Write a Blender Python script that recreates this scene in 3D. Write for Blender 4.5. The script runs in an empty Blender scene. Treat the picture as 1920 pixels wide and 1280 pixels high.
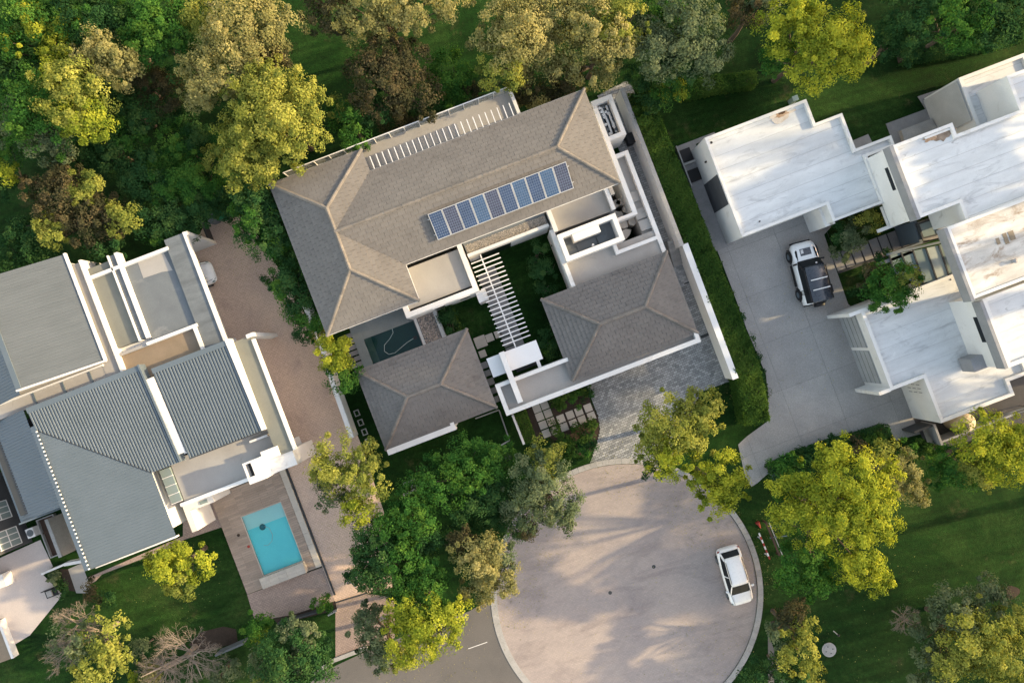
import bpy, math, random
import numpy as np
from mathutils import Vector, Matrix
# ------------------------------------------------------------------ camera, sky, sun, exposure
scene = bpy.context.scene
CAM_H, FOC = 51.2, 1280.0                       # the drone hangs 51 m up and looks straight down
cam_data = bpy.data.cameras.new('camera'); cam_data.sensor_width = 36.0; cam_data.lens = 24.0
cam_data.clip_start = 0.5; cam_data.clip_end = 2000.0
camera = bpy.data.objects.new('camera', cam_data); scene.collection.objects.link(camera)
camera.location = (0, 0, CAM_H); camera.rotation_euler = (0, 0, 0); scene.camera = camera
SUN_EL, SUN_AZ = math.radians(20.0), math.radians(13.5)
world = bpy.data.worlds.new('World'); scene.world = world; world.use_nodes = True
wn = world.node_tree.nodes; wl = world.node_tree.links
sky = wn.new('ShaderNodeTexSky'); sky.sky_type = 'NISHITA'; sky.sun_disc = False
sky.sun_elevation = SUN_EL; sky.sun_rotation = math.pi / 2 - SUN_AZ
sky.air_density = 1.0; sky.dust_density = 0.7; sky.ozone_density = 1.0
tint = wn.new('ShaderNodeMix'); tint.data_type = 'RGBA'; tint.blend_type = 'MULTIPLY'; tint.inputs[0].default_value = 1.0   # the photograph's white balance
tint.inputs[7].default_value = (1.47, 1.09, 0.785, 1); wl.new(sky.outputs[0], tint.inputs[6]); wl.new(tint.outputs[2], wn['Background'].inputs[0]); wn['Background'].inputs[1].default_value = 0.15
sun_vec = Vector((math.cos(SUN_EL) * math.cos(SUN_AZ), math.cos(SUN_EL) * math.sin(SUN_AZ), math.sin(SUN_EL)))
sl = bpy.data.lights.new('sun', 'SUN'); sl.energy = 2.15; sl.angle = math.radians(1.2); sl.color = (1.0, 0.76, 0.42)
so = bpy.data.objects.new('sun', sl); scene.collection.objects.link(so)
so.rotation_euler = (-sun_vec).to_track_quat('-Z', 'Y').to_euler(); so.location = sun_vec * 80
scene.view_settings.view_transform = 'Standard'; scene.view_settings.look = 'None'
scene.view_settings.exposure = 2.0; scene.view_settings.gamma = 1.0
scene.render.engine = 'CYCLES'
scene.cycles.use_denoising = True
scene.cycles.max_bounces = 6; scene.cycles.diffuse_bounces = 3; scene.cycles.transmission_bounces = 4
scene.cycles.transparent_max_bounces = 6
rnd = random.Random(7)
# ------------------------------------------------------------------ coordinates
TH = math.radians(20.9)                         # every plot is turned by the same angle
CT, ST = math.cos(TH), math.sin(TH)
def P(px, py, z=0.0):
    k = (CAM_H - z) / FOC
    return Vector(((px - 960) * k, (640 - py) * k, z))
def view(ox, oy, s):
    return lambda x, y: (ox + x / s, oy + y / s)
Z2 = view(480, 120, 3.765); Z3 = view(780, 140, 3.556); Z4 = view(560, 440, 3.048); Z5 = view(860, 440, 2.909)
Z6 = view(1240, 80, 3.2); Z7 = view(1560, 80, 3.2); Z8 = view(1400, 400, 2.909)
L1 = view(0, 400, 3.555); L2 = view(0, 700, 4.267); L3 = view(0, 920, 3.556); L4 = view(240, 600, 3.555)
L5 = view(240, 840, 2.908); L6 = view(560, 780, 2.56); L7 = view(880, 840, 2.909); L8 = view(1360, 760, 2.461)
V1 = view(1020, 150, 6.4); V2 = view(1020, 330, 6.4); V3 = view(740, 380, 5.82); V6 = view(890, 640, 6.4)
V7 = view(1640, 640, 5.818); V8 = view(1640, 330, 5.564)
PX = lambda x, y: (x, y)
def poly(V, pts, z=0.0):
    return [P(*V(*p), z).xy for p in pts]
def uv(p): return (p[0] * CT + p[1] * ST, p[0] * ST - p[1] * CT)
def xy(u, v): return Vector((u * CT + v * ST, u * ST - v * CT))
def rect(V, a, b, z=0.0):
    ua, va = uv(P(*V(*a), z)); ub, vb = uv(P(*V(*b), z))
    return (min(ua, ub), max(ua, ub), min(va, vb), max(va, vb))
def rpoly(r):
    u0, u1, v0, v1 = r
    return [xy(u0, v0), xy(u1, v0), xy(u1, v1), xy(u0, v1)]
def rp(V, a, b, z=0.0): return rpoly(rect(V, a, b, z))
def ortho(V, pts, z=0.0):
    """polygon of alternating u / v edges, snapped square to the plot"""
    q = [list(uv(P(*V(*p), z))) for p in pts]
    n = len(q)
    for i in range(n):
        j = (i + 1) % n
        if abs(q[i][0] - q[j][0]) > abs(q[i][1] - q[j][1]):
            m = (q[i][1] + q[j][1]) / 2; q[i][1] = q[j][1] = m
        else:
            m = (q[i][0] + q[j][0]) / 2; q[i][0] = q[j][0] = m
    return [xy(*p) for p in q]
def area2(p):
    return 0.5 * sum(p[i][0] * p[(i + 1) % len(p)][1] - p[(i + 1) % len(p)][0] * p[i][1] for i in range(len(p)))
def ccw(p):
    p = [Vector((a[0], a[1])) for a in p]
    return p if area2(p) > 0 else p[::-1]
def inset(p, d):
    p = ccw(p); n = len(p); out = []
    for i in range(n):
        a, b, c = p[i - 1], p[i], p[(i + 1) % n]
        e1 = (b - a).normalized(); e2 = (c - b).normalized()
        n1 = Vector((-e1.y, e1.x)); n2 = Vector((-e2.y, e2.x))
        m = n1 + n2; m = m / max(m.dot(m) / 2, 0.2) if m.length > 1e-6 else n1
        out.append(b + m * d)
    return out
# ------------------------------------------------------------------ meshes and objects
COL = scene.collection
class MB:
    def __init__(self): self.v = []; self.f = []
    def add(self, vs, fs):
        o = len(self.v); self.v += [tuple(x) for x in vs]; self.f += [tuple(i + o for i in f) for f in fs]; return self
    def prism(self, p, z0, z1):
        p = ccw(p); n = len(p)
        return self.add([(a[0], a[1], z0) for a in p] + [(a[0], a[1], z1) for a in p],
                        [tuple(range(n - 1, -1, -1)), tuple(range(n, 2 * n))] + [(i, (i + 1) % n, n + (i + 1) % n, n + i) for i in range(n)])
    def sheet(self, p, z):
        p = ccw(p); return self.add([(a[0], a[1], z) for a in p], [tuple(range(len(p)))])
    def ring(self, p, w, z0, z1):
        p = ccw(p); q = inset(p, w); n = len(p)
        vs = [(a[0], a[1], z) for z in (z0, z1) for pp in (p, q) for a in pp]
        fs = []
        for i in range(n):
            j = (i + 1) % n
            fs += [(i, j, 2 * n + j, 2 * n + i), (n + j, n + i, 3 * n + i, 3 * n + j), (2 * n + i, 2 * n + j, 3 * n + j, 3 * n + i), (j, i, n + i, n + j)]
        return self.add(vs, fs)
    def box(self, r, z0, z1): return self.prism(rpoly(r), z0, z1)
    def bar(self, a, b, w, h, up=(0, 0, 1)):
        a, b = Vector(a), Vector(b); d = (b - a).normalized(); s = d.cross(Vector(up))
        if s.length < 1e-4: s = Vector((1, 0, 0))
        s = s.normalized() * w / 2; t = s.cross(d).normalized() * h / 2
        vs = [q + i * s + j * t for q in (a, b) for i, j in ((-1, -1), (1, -1), (1, 1), (-1, 1))]
        return self.add(vs, [(0, 1, 2, 3), (7, 6, 5, 4), (0, 4, 5, 1), (1, 5, 6, 2), (2, 6, 7, 3), (3, 7, 4, 0)])
    def tube(self, pts, rad, n=6, cap=True):
        pts = [Vector(p) for p in pts]; rad = rad if hasattr(rad, '__len__') else [rad] * len(pts)
        o = []
        for i, p in enumerate(pts):
            d = (pts[min(i + 1, len(pts) - 1)] - pts[max(i - 1, 0)]).normalized()
            s = d.cross(Vector((0.13, 0.21, 0.97))); s = s.normalized() if s.length > 1e-3 else Vector((1, 0, 0)); t = d.cross(s)
            o += [p + (s * math.cos(2 * math.pi * k / n) + t * math.sin(2 * math.pi * k / n)) * rad[i] for k in range(n)]
        fs = [(i * n + k, i * n + (k + 1) % n, (i + 1) * n + (k + 1) % n, (i + 1) * n + k) for i in range(len(pts) - 1) for k in range(n)]
        if cap: fs += [tuple(range(n - 1, -1, -1)), tuple(range((len(pts) - 1) * n, len(pts) * n))]
        return self.add(o, fs)
    def lathe(self, c, prof, n=20):
        c = Vector(c)
        vs = [c + Vector((r * math.cos(2 * math.pi * k / n), r * math.sin(2 * math.pi * k / n), z)) for r, z in prof for k in range(n)]
        m = len(prof)
        fs = [(i * n + k, i * n + (k + 1) % n, (i + 1) * n + (k + 1) % n, (i + 1) * n + k) for i in range(m - 1) for k in range(n)]
        fs += [tuple(range(n - 1, -1, -1)), tuple(range((m - 1) * n, m * n))]
        return self.add(vs, fs)
    def face(self, pts): return self.add(pts, [tuple(range(len(pts)))])
    def mesh(self, name, mat=None, smooth=False):
        me = bpy.data.meshes.new(name); me.from_pydata(self.v, [], self.f)
        if mat: me.materials.append(mat)
        if smooth: me.polygons.foreach_set('use_smooth', [True] * len(me.polygons))
        me.update(); return me
    def build(self, name, mat, parent=None, smooth=False, **k):
        return link(name, self.mesh(name, mat, smooth), parent, **k)
def tag(o, label=None, cat=None, group=None, kind=None):
    if label: o['label'] = label
    if cat: o['category'] = cat
    if group: o['group'] = group
    if kind: o['kind'] = kind
    return o
def base_of(p):
    m = Matrix.Identity(4)
    while p is not None:
        m = Matrix.Translation(p.location) @ Matrix.Identity(4) if p.parent is None and p.type == 'EMPTY' else m
        p = p.parent
    return m
def link(name, me, parent=None, label=None, cat=None, group=None, kind=None, matrix=None):
    o = bpy.data.objects.new(name, me); COL.objects.link(o)
    if parent is not None:
        o.parent = parent
        if parent.type == 'EMPTY': o.matrix_parent_inverse = Matrix.Translation(-Vector(parent.location))
    if matrix is not None: o.matrix_basis = matrix
    return tag(o, label, cat, group, kind)
def thing(name, label, cat, loc=(0, 0, 0), group=None):
    o = bpy.data.objects.new(name, None); COL.objects.link(o); o.location = Vector(loc); o.empty_display_size = 0.3
    return tag(o, label, cat, group)
def copy_thing(root, loc, label, rotz=0.0):
    r = root.copy(); COL.objects.link(r); r.location = loc; r.rotation_euler = (0, 0, rotz); r['label'] = label
    for ch in root.children:
        c = ch.copy(); COL.objects.link(c); c.parent = r
        for g in ch.children:
            d = g.copy(); COL.objects.link(d); d.parent = c
    return r
def clip_rect(p, x0, x1, y0, y1):
    for ax, lim, sg in ((0, x0, 1), (0, x1, -1), (1, y0, 1), (1, y1, -1)):
        out = []; n = len(p)
        for i in range(n):
            a, b = p[i - 1], p[i]
            da, db = (a[ax] - lim) * sg, (b[ax] - lim) * sg
            if (da >= 0) != (db >= 0):
                t = da / (da - db); out.append((a[0] + (b[0] - a[0]) * t, a[1] + (b[1] - a[1]) * t))
            if db >= 0: out.append((b[0], b[1]))
        p = out
        if len(p) < 3: return []
    return p
def pieces(name, poly2, M, du, dv, gap, h_lo, h_hi, mat, parent, stagger=0.0, most=300, x_off=0.0, y_off=0.0, rest='stuff', jit=0.0, z0=-0.01, minarea=0.004, gy=None):
    gy = gap if gy is None else gy
    """cut a surface into single pieces (tiles, slabs, sheets): whole ones become objects that share a mesh, cut ones one joined part"""
    xs = [p[0] for p in poly2]; ys = [p[1] for p in poly2]
    cells = []; joined = MB(); r = random.Random(len(poly2) + int(du * 1000))
    j = 0; y = min(ys) + y_off
    while y < max(ys):
        x = min(xs) - du + x_off + (stagger * du * (j % 2))
        while x < max(xs):
            c = clip_rect(poly2, x + gap / 2, x + du - gap / 2, y + gy / 2, y + dv - gy / 2)
            if c:
                a = abs(area2(c)); full = (du - gap) * (dv - gy)
                if a > 0.985 * full: cells.append((x, y))
                elif a > minarea: cells.append((x, y, c))
            x += du
        y += dv; j += 1
    full = [c for c in cells if len(c) == 2]
    cen = Vector((0, 0, 0)); full.sort(key=lambda c: (M @ Vector((c[0], c[1], 0))).xy.length)
    m = MB(); g = gap / 2; q = gy / 2; X, Y = du - g, dv - q
    m.add([(g, q, z0), (X, q, z0), (X, Y, z0), (g, Y, z0), (g, q, h_lo), (X, q, h_lo), (X, Y, h_hi), (g, Y, h_hi)],
          [(3, 2, 1, 0), (4, 5, 6, 7), (0, 1, 5, 4), (1, 2, 6, 5), (2, 3, 7, 6), (3, 0, 4, 7)])
    me = m.mesh(name, mat); out = []
    def hz(yy, y0): return h_lo + (h_hi - h_lo) * (yy - y0) / dv
    def cutpiece(c, y0):
        c = ccw(c); n = len(c)
        joined.add([M @ Vector((a[0], a[1], z0)) for a in c] + [M @ Vector((a[0], a[1], hz(a[1], y0))) for a in c],
                   [tuple(range(n - 1, -1, -1)), tuple(range(n, 2 * n))] + [(i, (i + 1) % n, n + (i + 1) % n, n + i) for i in range(n)])
    for k, c in enumerate(full):
        if k < most:
            T = M @ Matrix.Translation((c[0], c[1], r.uniform(-jit, jit)))
            out.append(link(name, me, parent, matrix=T))
        else:
            cutpiece([(c[0] + g, c[1] + q), (c[0] + X, c[1] + q), (c[0] + X, c[1] + Y), (c[0] + g, c[1] + Y)], c[1])
    for c in cells:
        if len(c) == 3: cutpiece(c[2], c[1])
    if joined.v:
        joined.build('cut_' + name + 's', mat, parent, kind='stuff')
    return out
def flat_M(z, ang=TH): return Matrix.Translation((0, 0, z)) @ Matrix.Rotation(ang, 4, 'Z')
def to_local(p, M):
    I = M.inverted(); return [(I @ Vector((a[0], a[1], 0))).xy for a in p]
def pave(name, p, z, du, dv, gap, th, mat, parent, ang=TH, th2=None, **k):
    M = flat_M(z, ang); return pieces(name, to_local(p, M), M, du, dv, gap, th, th if th2 is None else th2, mat, parent, **k)
# ------------------------------------------------------------------ materials
MATS = {}
def srgb(r, g, b):
    f = lambda c: (c / 255 / 12.92) if c / 255 <= 0.04045 else ((c / 255 + 0.055) / 1.055) ** 2.4
    return (f(r), f(g), f(b), 1.0)
def newmat(name):
    m = bpy.data.materials.new(name); m.use_nodes = True; MATS[name] = m
    return m, m.node_tree.nodes, m.node_tree.links, m.node_tree.nodes['Principled BSDF']
def mixc(n, l, f, a, b, mode='MIX'):
    x = n.new('ShaderNodeMix'); x.data_type = 'RGBA'; x.blend_type = mode
    for s, v in ((0, f), (6, a), (7, b)):
        if hasattr(v, 'is_linked') or hasattr(v, 'links'): l.new(v, x.inputs[s])
        else: x.inputs[s].default_value = v
    return x.outputs[2]
def noise(n, l, vec, scale, detail=5, rough=0.6, dist=0.0):
    t = n.new('ShaderNodeTexNoise'); t.inputs['Scale'].default_value = scale; t.inputs['Detail'].default_value = detail
    t.inputs['Roughness'].default_value = rough; t.inputs['Distortion'].default_value = dist
    l.new(vec, t.inputs['Vector']); return t.outputs['Fac']
def ramp(n, l, fac, stops, interp='LINEAR'):
    r = n.new('ShaderNodeValToRGB'); r.color_ramp.interpolation = interp; e = r.color_ramp.elements
    while len(e) < len(stops): e.new(0.5)
    for k, (p, c) in enumerate(stops):
        e[k].position = p; e[k].color = c if len(c) == 4 else (*c, 1)
    l.new(fac, r.inputs[0]); return r.outputs[0]
def pos(n, l, rot=0.0, scale=(1, 1, 1)):
    g = n.new('ShaderNodeNewGeometry'); mp = n.new('ShaderNodeMapping'); mp.vector_type = 'TEXTURE'
    mp.inputs['Rotation'].default_value = (0, 0, rot); mp.inputs['Scale'].default_value = scale
    l.new(g.outputs['Position'], mp.inputs[0]); return mp.outputs[0]
def randval(n, l):
    g = n.new('ShaderNodeNewGeometry'); o = n.new('ShaderNodeObjectInfo'); a = n.new('ShaderNodeMath'); a.operation = 'ADD'
    l.new(g.outputs['Random Per Island'], a.inputs[0]); l.new(o.outputs['Random'], a.inputs[1])
    f = n.new('ShaderNodeMath'); f.operation = 'FRACT'; l.new(a.outputs[0], f.inputs[0]); return f.outputs[0]
def bump(n, l, b, fac, strength, dist=0.02):
    x = n.new('ShaderNodeBump'); x.inputs['Strength'].default_value = strength; x.inputs['Distance'].default_value = dist
    l.new(fac, x.inputs['Height']); l.new(x.outputs[0], b.inputs['Normal'])
W0, W1 = (0, 0, 0, 1), (1, 1, 1, 1)
def mat(name, c, c2=None, scale=1.0, rough=0.8, var=0.0, bmp=0.0, bscale=40.0, metal=0.0, spec=0.3, fine=0.08, stains=None, streak=None, sr=(.7, 1.12)):
    """general surface: two tones in soft patches, fine speckle, variation by piece, optional stains [(rgb, scale, threshold, width)]"""
    m, n, l, b = newmat(name); v = pos(n, l, TH)
    c2 = c2 or tuple(x * 0.8 for x in c[:3]) + (1,)
    f = noise(n, l, v, scale, 6, 0.62, 0.4)
    col = mixc(n, l, ramp(n, l, f, [(0.3, W0), (0.7, W1)]), c, c2)
    if streak:
        sv = pos(n, l, TH, streak); sf = noise(n, l, sv, 1.0, 4, 0.6)
        col = mixc(n, l, ramp(n, l, sf, [(0.38, (0.82, 0.82, 0.82, 1)), (0.66, (1.1, 1.1, 1.1, 1))]), col, col, 'MIX') if False else mixc(n, l, 0.75, col, ramp(n, l, sf, [(0.35, (sr[0],) * 3), (0.65, (sr[1],) * 3)]), 'MULTIPLY')
    for (sc, s_s, th, wd, *st_) in stains or []:
        sf = noise(n, l, pos(n, l, TH, st_[0]) if st_ else v, s_s, 7, 0.68, 0.8)
        col = mixc(n, l, ramp(n, l, sf, [(th, W0), (min(th + wd, 1.0), W1)]), col, sc)
    if fine:
        ff = noise(n, l, v, 22.0, 4, 0.7)
        col = mixc(n, l, 1.0, col, ramp(n, l, ff, [(0.25, (1 - fine * 3,) * 3), (0.75, (1 + fine * 2,) * 3)]), 'MULTIPLY')
    if var:
        rv = randval(n, l)
        col = mixc(n, l, 1.0, col, ramp(n, l, rv, [(0.0, (1 - var, 1 - var, 1 - var)), (1.0, (1 + var, 1 + var * 0.9, 1 + var * 0.8))]), 'MULTIPLY')
    l.new(col, b.inputs['Base Color']); b.inputs['Roughness'].default_value = rough
    b.inputs['Metallic'].default_value = metal; b.inputs['Specular IOR Level'].default_value = spec
    if bmp: bump(n, l, b, noise(n, l, v, bscale, 4, 0.6), bmp)
    return m
def brickmat(name, c1, c2, mortar, bw=0.22, bh=0.11, patch=(0.75, 1.2), ang=TH, pscale=0.25, msize=0.012, stain=(), grit=(0.8, 1.15)):
    m, n, l, b = newmat(name); v = pos(n, l, ang)
    t = n.new('ShaderNodeTexBrick'); l.new(v, t.inputs['Vector'])
    t.inputs['Color1'].default_value = c1; t.inputs['Color2'].default_value = c2; t.inputs['Mortar'].default_value = mortar
    t.inputs['Scale'].default_value = 1.0; t.inputs['Mortar Size'].default_value = msize; t.inputs['Brick Width'].default_value = bw; t.inputs['Row Height'].default_value = bh
    t.inputs['Bias'].default_value = 0.0
    p0, p1 = patch
    col = mixc(n, l, 1.0, t.outputs[0], ramp(n, l, noise(n, l, v, pscale, 7, 0.62, 0.6), [(0.3, (p0, p0, p0 * 1.04)), (0.7, (p1, p1 * 0.98, p1 * 0.95))]), 'MULTIPLY')
    col = mixc(n, l, 1.0, col, ramp(n, l, noise(n, l, v, 6.0, 5, 0.7), [(0.25, (grit[0],) * 3), (0.75, (grit[1],) * 3)]), 'MULTIPLY')
    for sc, th_, k_ in stain:
        col = mixc(n, l, ramp(n, l, noise(n, l, pos(n, l, 0.24, sc), 1.0, 8, 0.7, 0.7), [(th_, W0), (th_ + .16, W1)]), col, mixc(n, l, 1.0, col, (k_, k_, k_ * 1.03, 1), 'MULTIPLY'))
    l.new(col, b.inputs['Base Color']); b.inputs['Roughness'].default_value = 0.88; b.inputs['Specular IOR Level'].default_value = 0.2
    bump(n, l, b, t.outputs['Fac'], -0.4, 0.01); return m
def leafmat(name, stops, transl=0.35):
    m, n, l, b = newmat(name); n.remove(b)
    at = n.new('ShaderNodeAttribute'); at.attribute_name = 'tone'
    rv = n.new('ShaderNodeNewGeometry').outputs['Random Per Island']
    k = len(stops); st = [(i / (k - 1), c) for i, c in enumerate(stops)]
    a = n.new('ShaderNodeMath'); a.operation = 'MULTIPLY_ADD'; l.new(rv, a.inputs[0]); a.inputs[1].default_value = 0.35; l.new(at.outputs['Fac'], a.inputs[2])
    c = ramp(n, l, a.outputs[0], st)
    d = n.new('ShaderNodeBsdfDiffuse'); t = n.new('ShaderNodeBsdfTranslucent'); mx = n.new('ShaderNodeMixShader')
    l.new(c, d.inputs[0]); tc = mixc(n, l, 1.0, c, (1.25, 1.2, 0.6, 1), 'MULTIPLY'); l.new(tc, t.inputs[0])
    mx.inputs[0].default_value = transl; l.new(d.outputs[0], mx.inputs[1]); l.new(t.outputs[0], mx.inputs[2])
    l.new(mx.outputs[0], n['Material Output'].inputs[0]); return m
G = lambda x: (x, x, x, 1)
white = mat('white_render', (0.68, 0.68, 0.675, 1), (0.61, 0.61, 0.605, 1), 0.5, 0.75, fine=0.03, stains=[((0.42, 0.395, 0.36, 1), 0.9, 0.58, 0.22), ((0.36, 0.35, 0.33, 1), 1.0, 0.64, 0.12, (.25, 1.6, 2.0)), ((0.4, 0.38, 0.35, 1), 4.0, 0.66, 0.12)])
whitem = mat('white_painted_metal', (0.72, 0.72, 0.72, 1), None, 1.0, 0.4, fine=0.01)
membrane = mat('white_roof_membrane', (0.62, 0.645, 0.665, 1), (0.54, 0.565, 0.59, 1), 0.45, 0.6, var=0.05, fine=0.03, spec=0.3,
               stains=[((0.39, 0.41, 0.435, 1), 1.0, 0.55, 0.15, (2.2, 0.7, 1)), ((0.27, 0.28, 0.29, 1), 1.0, 0.64, 0.10, (1.2, 0.35, 1)), ((0.42, 0.435, 0.455, 1), 0.9, 0.6, 0.18), ((0.7, 0.72, 0.74, 1), 0.5, 0.6, 0.2)], streak=(3.0, 0.5, 1), sr=(.88, 1.06))
membrane_rust = mat('weathered_roof_membrane', (0.66, 0.645, 0.62, 1), (0.55, 0.52, 0.48, 1), 0.5, 0.7, var=0.06, fine=0.05,
               stains=[((0.28, 0.215, 0.16, 1), 1.0, 0.52, 0.14, (2.6, 1.3, 1)), ((0.2, 0.15, 0.11, 1), 1.6, 0.62, 0.12), ((0.33, 0.32, 0.31, 1), 1.1, 0.6, 0.2)], streak=(2.5, 0.6, 1))
concrete_pale = mat('pale_terrace_screed', (0.335, 0.325, 0.31, 1), (0.29, 0.28, 0.268, 1), 0.6, 0.8, fine=0.04, stains=[((0.18, 0.175, 0.165, 1), 0.7, 0.62, 0.2)])
concrete_grey = mat('grey_flat_roof', (0.15, 0.17, 0.185, 1), (0.12, 0.135, 0.15, 1), 0.5, 0.8, fine=0.06, stains=[((0.25, 0.26, 0.265, 1), 0.4, 0.58, 0.2)])
screed_olive = mat('olive_flat_roof', (0.19, 0.195, 0.17, 1), (0.155, 0.16, 0.14, 1), 0.6, 0.85, fine=0.05, stains=[((0.22, 0.2, 0.15, 1), 0.9, 0.6, 0.2)])
screed_tan = mat('tan_flat_roof', (0.26, 0.205, 0.15, 1), (0.2, 0.16, 0.115, 1), 0.7, 0.85, fine=0.05, stains=[((0.25, 0.18, 0.12, 1), 1.1, 0.6, 0.2)])
tilem = mat('grey_brown_roof_tile', (0.158, 0.152, 0.147, 1), (0.140, 0.134, 0.130, 1), 0.7, 0.85, var=0.05, bmp=0.2, bscale=30, fine=0.07, stains=[((0.24, 0.22, 0.2, 1), 1.4, 0.68, 0.2), ((0.105, 0.10, 0.097, 1), 1.0, 0.56, 0.2, (1.6, .9, 1)), ((0.19, 0.19, 0.165, 1), 5.0, 0.66, 0.1)])
capm = mat('mortared_ridge_tile', (0.18, 0.168, 0.157, 1), (0.14, 0.132, 0.125, 1), 1.5, 0.9, var=0.14, fine=0.1, stains=[((0.30, 0.28, 0.255, 1), 2.6, 0.62, 0.12)])
grey_fascia = mat('grey_fascia', (0.25, 0.26, 0.28, 1), None, 1, 0.6)
charcoal = mat('charcoal_paint', (0.045, 0.05, 0.055, 1), None, 1, 0.7, fine=0.05)
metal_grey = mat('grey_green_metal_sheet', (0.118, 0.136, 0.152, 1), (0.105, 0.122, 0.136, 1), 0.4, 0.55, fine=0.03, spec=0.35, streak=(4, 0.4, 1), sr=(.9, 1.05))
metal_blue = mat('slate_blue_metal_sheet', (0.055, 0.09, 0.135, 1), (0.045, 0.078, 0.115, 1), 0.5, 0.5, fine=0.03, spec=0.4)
metal_seam = mat('pale_grey_metal_sheet', (0.105, 0.135, 0.165, 1), (0.09, 0.118, 0.143, 1), 0.4, 0.5, fine=0.03, spec=0.4)
slate = mat('slate_grey_coating', (0.15, 0.17, 0.185, 1), (0.12, 0.135, 0.15, 1), 0.6, 0.75, fine=0.06, streak=(2.2, 0.4, 1))
gravelm = mat('pebbles', (0.36, 0.34, 0.31, 1), (0.25, 0.23, 0.21, 1), 9.0, 0.9, var=0.45, fine=0.0)
asphalt = mat('road_asphalt', (0.14, 0.132, 0.126, 1), (0.11, 0.105, 0.102, 1), 0.35, 0.9, bmp=0.3, bscale=60, fine=0.12, stains=[((0.15, 0.14, 0.13, 1), 0.3, 0.6, 0.3)])
aggregate = mat('exposed_aggregate_concrete', (0.34, 0.335, 0.33, 1), (0.28, 0.277, 0.275, 1), 0.5, 0.85, var=0.05, bmp=0.3, bscale=70, fine=0.13, stains=[((0.12, 0.12, 0.125, 1), 0.8, 0.68, 0.2)])
cobble = mat('grey_cobbles', (0.34, 0.355, 0.37, 1), (0.235, 0.25, 0.265, 1), 0.5, 0.85, var=0.3, bmp=0.3, bscale=25, fine=0.12)
joint_pale = mat('pale_lap_shadow', (0.42, 0.43, 0.44, 1), None, 2, 0.95)
joint_soft = mat('soft_joint', (0.15, 0.15, 0.15, 1), None, 2, 0.95)
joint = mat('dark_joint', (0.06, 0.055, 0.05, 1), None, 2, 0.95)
kerbm = mat('kerb_concrete', (0.36, 0.355, 0.35, 1), (0.28, 0.28, 0.275, 1), 1.2, 0.9, var=0.1, fine=0.1)
slabm = mat('cream_paving_slab', (0.48, 0.44, 0.39, 1), (0.40, 0.37, 0.33, 1), 1.5, 0.85, var=0.08, fine=0.06)
slabg = mat('grey_paving_slab', (0.26, 0.255, 0.26, 1), (0.2, 0.2, 0.205, 1), 1.5, 0.85, var=0.1, fine=0.08)
deckm = mat('weathered_pool_deck', (0.36, 0.29, 0.24, 1), (0.29, 0.235, 0.195, 1), 0.7, 0.85, var=0.14, fine=0.08)
soil = mat('bark_soil', (0.055, 0.038, 0.028, 1), (0.035, 0.026, 0.02, 1), 3.0, 0.95, bmp=0.5, bscale=30, fine=0.2)
barkm = mat('tree_bark', (0.12, 0.09, 0.065, 1), (0.07, 0.055, 0.042, 1), 3.0, 0.95, fine=0.15)
twigm = mat('dry_pale_twig', (0.30, 0.25, 0.21, 1), (0.2, 0.165, 0.14, 1), 2.0, 0.95, fine=0.1, var=0.2)
drive_brick = brickmat('brown_brick_paving', (0.57, 0.435, 0.35, 1), (0.52, 0.395, 0.318, 1), (0.38, 0.285, 0.228, 1), patch=(0.93, 1.18), stain=(((1.5, 3.0, 1), .56, .8), ((.6, .6, 1), .66, .72)))
patio_brick = brickmat('pink_grey_brick_paving', (0.37, 0.29, 0.255, 1), (0.31, 0.245, 0.215, 1), (0.2, 0.16, 0.14, 1))
circle_brick = brickmat('worn_brick_turning_circle', (0.355, 0.31, 0.29, 1), (0.315, 0.278, 0.262, 1), (0.29, 0.252, 0.236, 1), patch=(0.86, 1.1), ang=0.35, pscale=0.22, grit=(.92, 1.07), stain=(((5.0, 1.6, 1), .5, .78), ((1.6, .8, 1), .6, .72), ((.5, .4, 1), .66, .7)))
greenpoly = mat('green_bin_plastic', (0.02, 0.09, 0.05, 1), None, 1, 0.5)
blackp = mat('black_plastic', (0.012, 0.012, 0.014, 1), None, 1, 0.5, fine=0.02)
brownwood = mat('brown_stained_timber', (0.07, 0.04, 0.028, 1), (0.045, 0.028, 0.02, 1), 2, 0.7)
tankm = mat('cream_tank_plastic', (0.5, 0.42, 0.29, 1), None, 1, 0.6, fine=0.05)
redp = mat('red_paint', (0.32, 0.04, 0.03, 1), None, 1, 0.5)
bluepool = mat('pale_pool_wall', (0.22, 0.50, 0.56, 1), (0.19, 0.45, 0.52, 1), 0.8, 0.6, fine=0.02)
def glassmat(name, c, rough=0.08, transm=0.0):
    m, n, l, b = newmat(name); b.inputs['Base Color'].default_value = c; b.inputs['Roughness'].default_value = rough
    b.inputs['Specular IOR Level'].default_value = 0.15; b.inputs['Transmission Weight'].default_value = transm
    v = pos(n, l, TH); bump(n, l, b, noise(n, l, v, 1.5, 2), 0.02); return m
glass_dark = glassmat('dark_window_glass', (0.010, 0.013, 0.016, 1), 0.3)
glass_grey = glassmat('grey_skylight_glass', (0.20, 0.25, 0.25, 1), 0.15)
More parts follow.
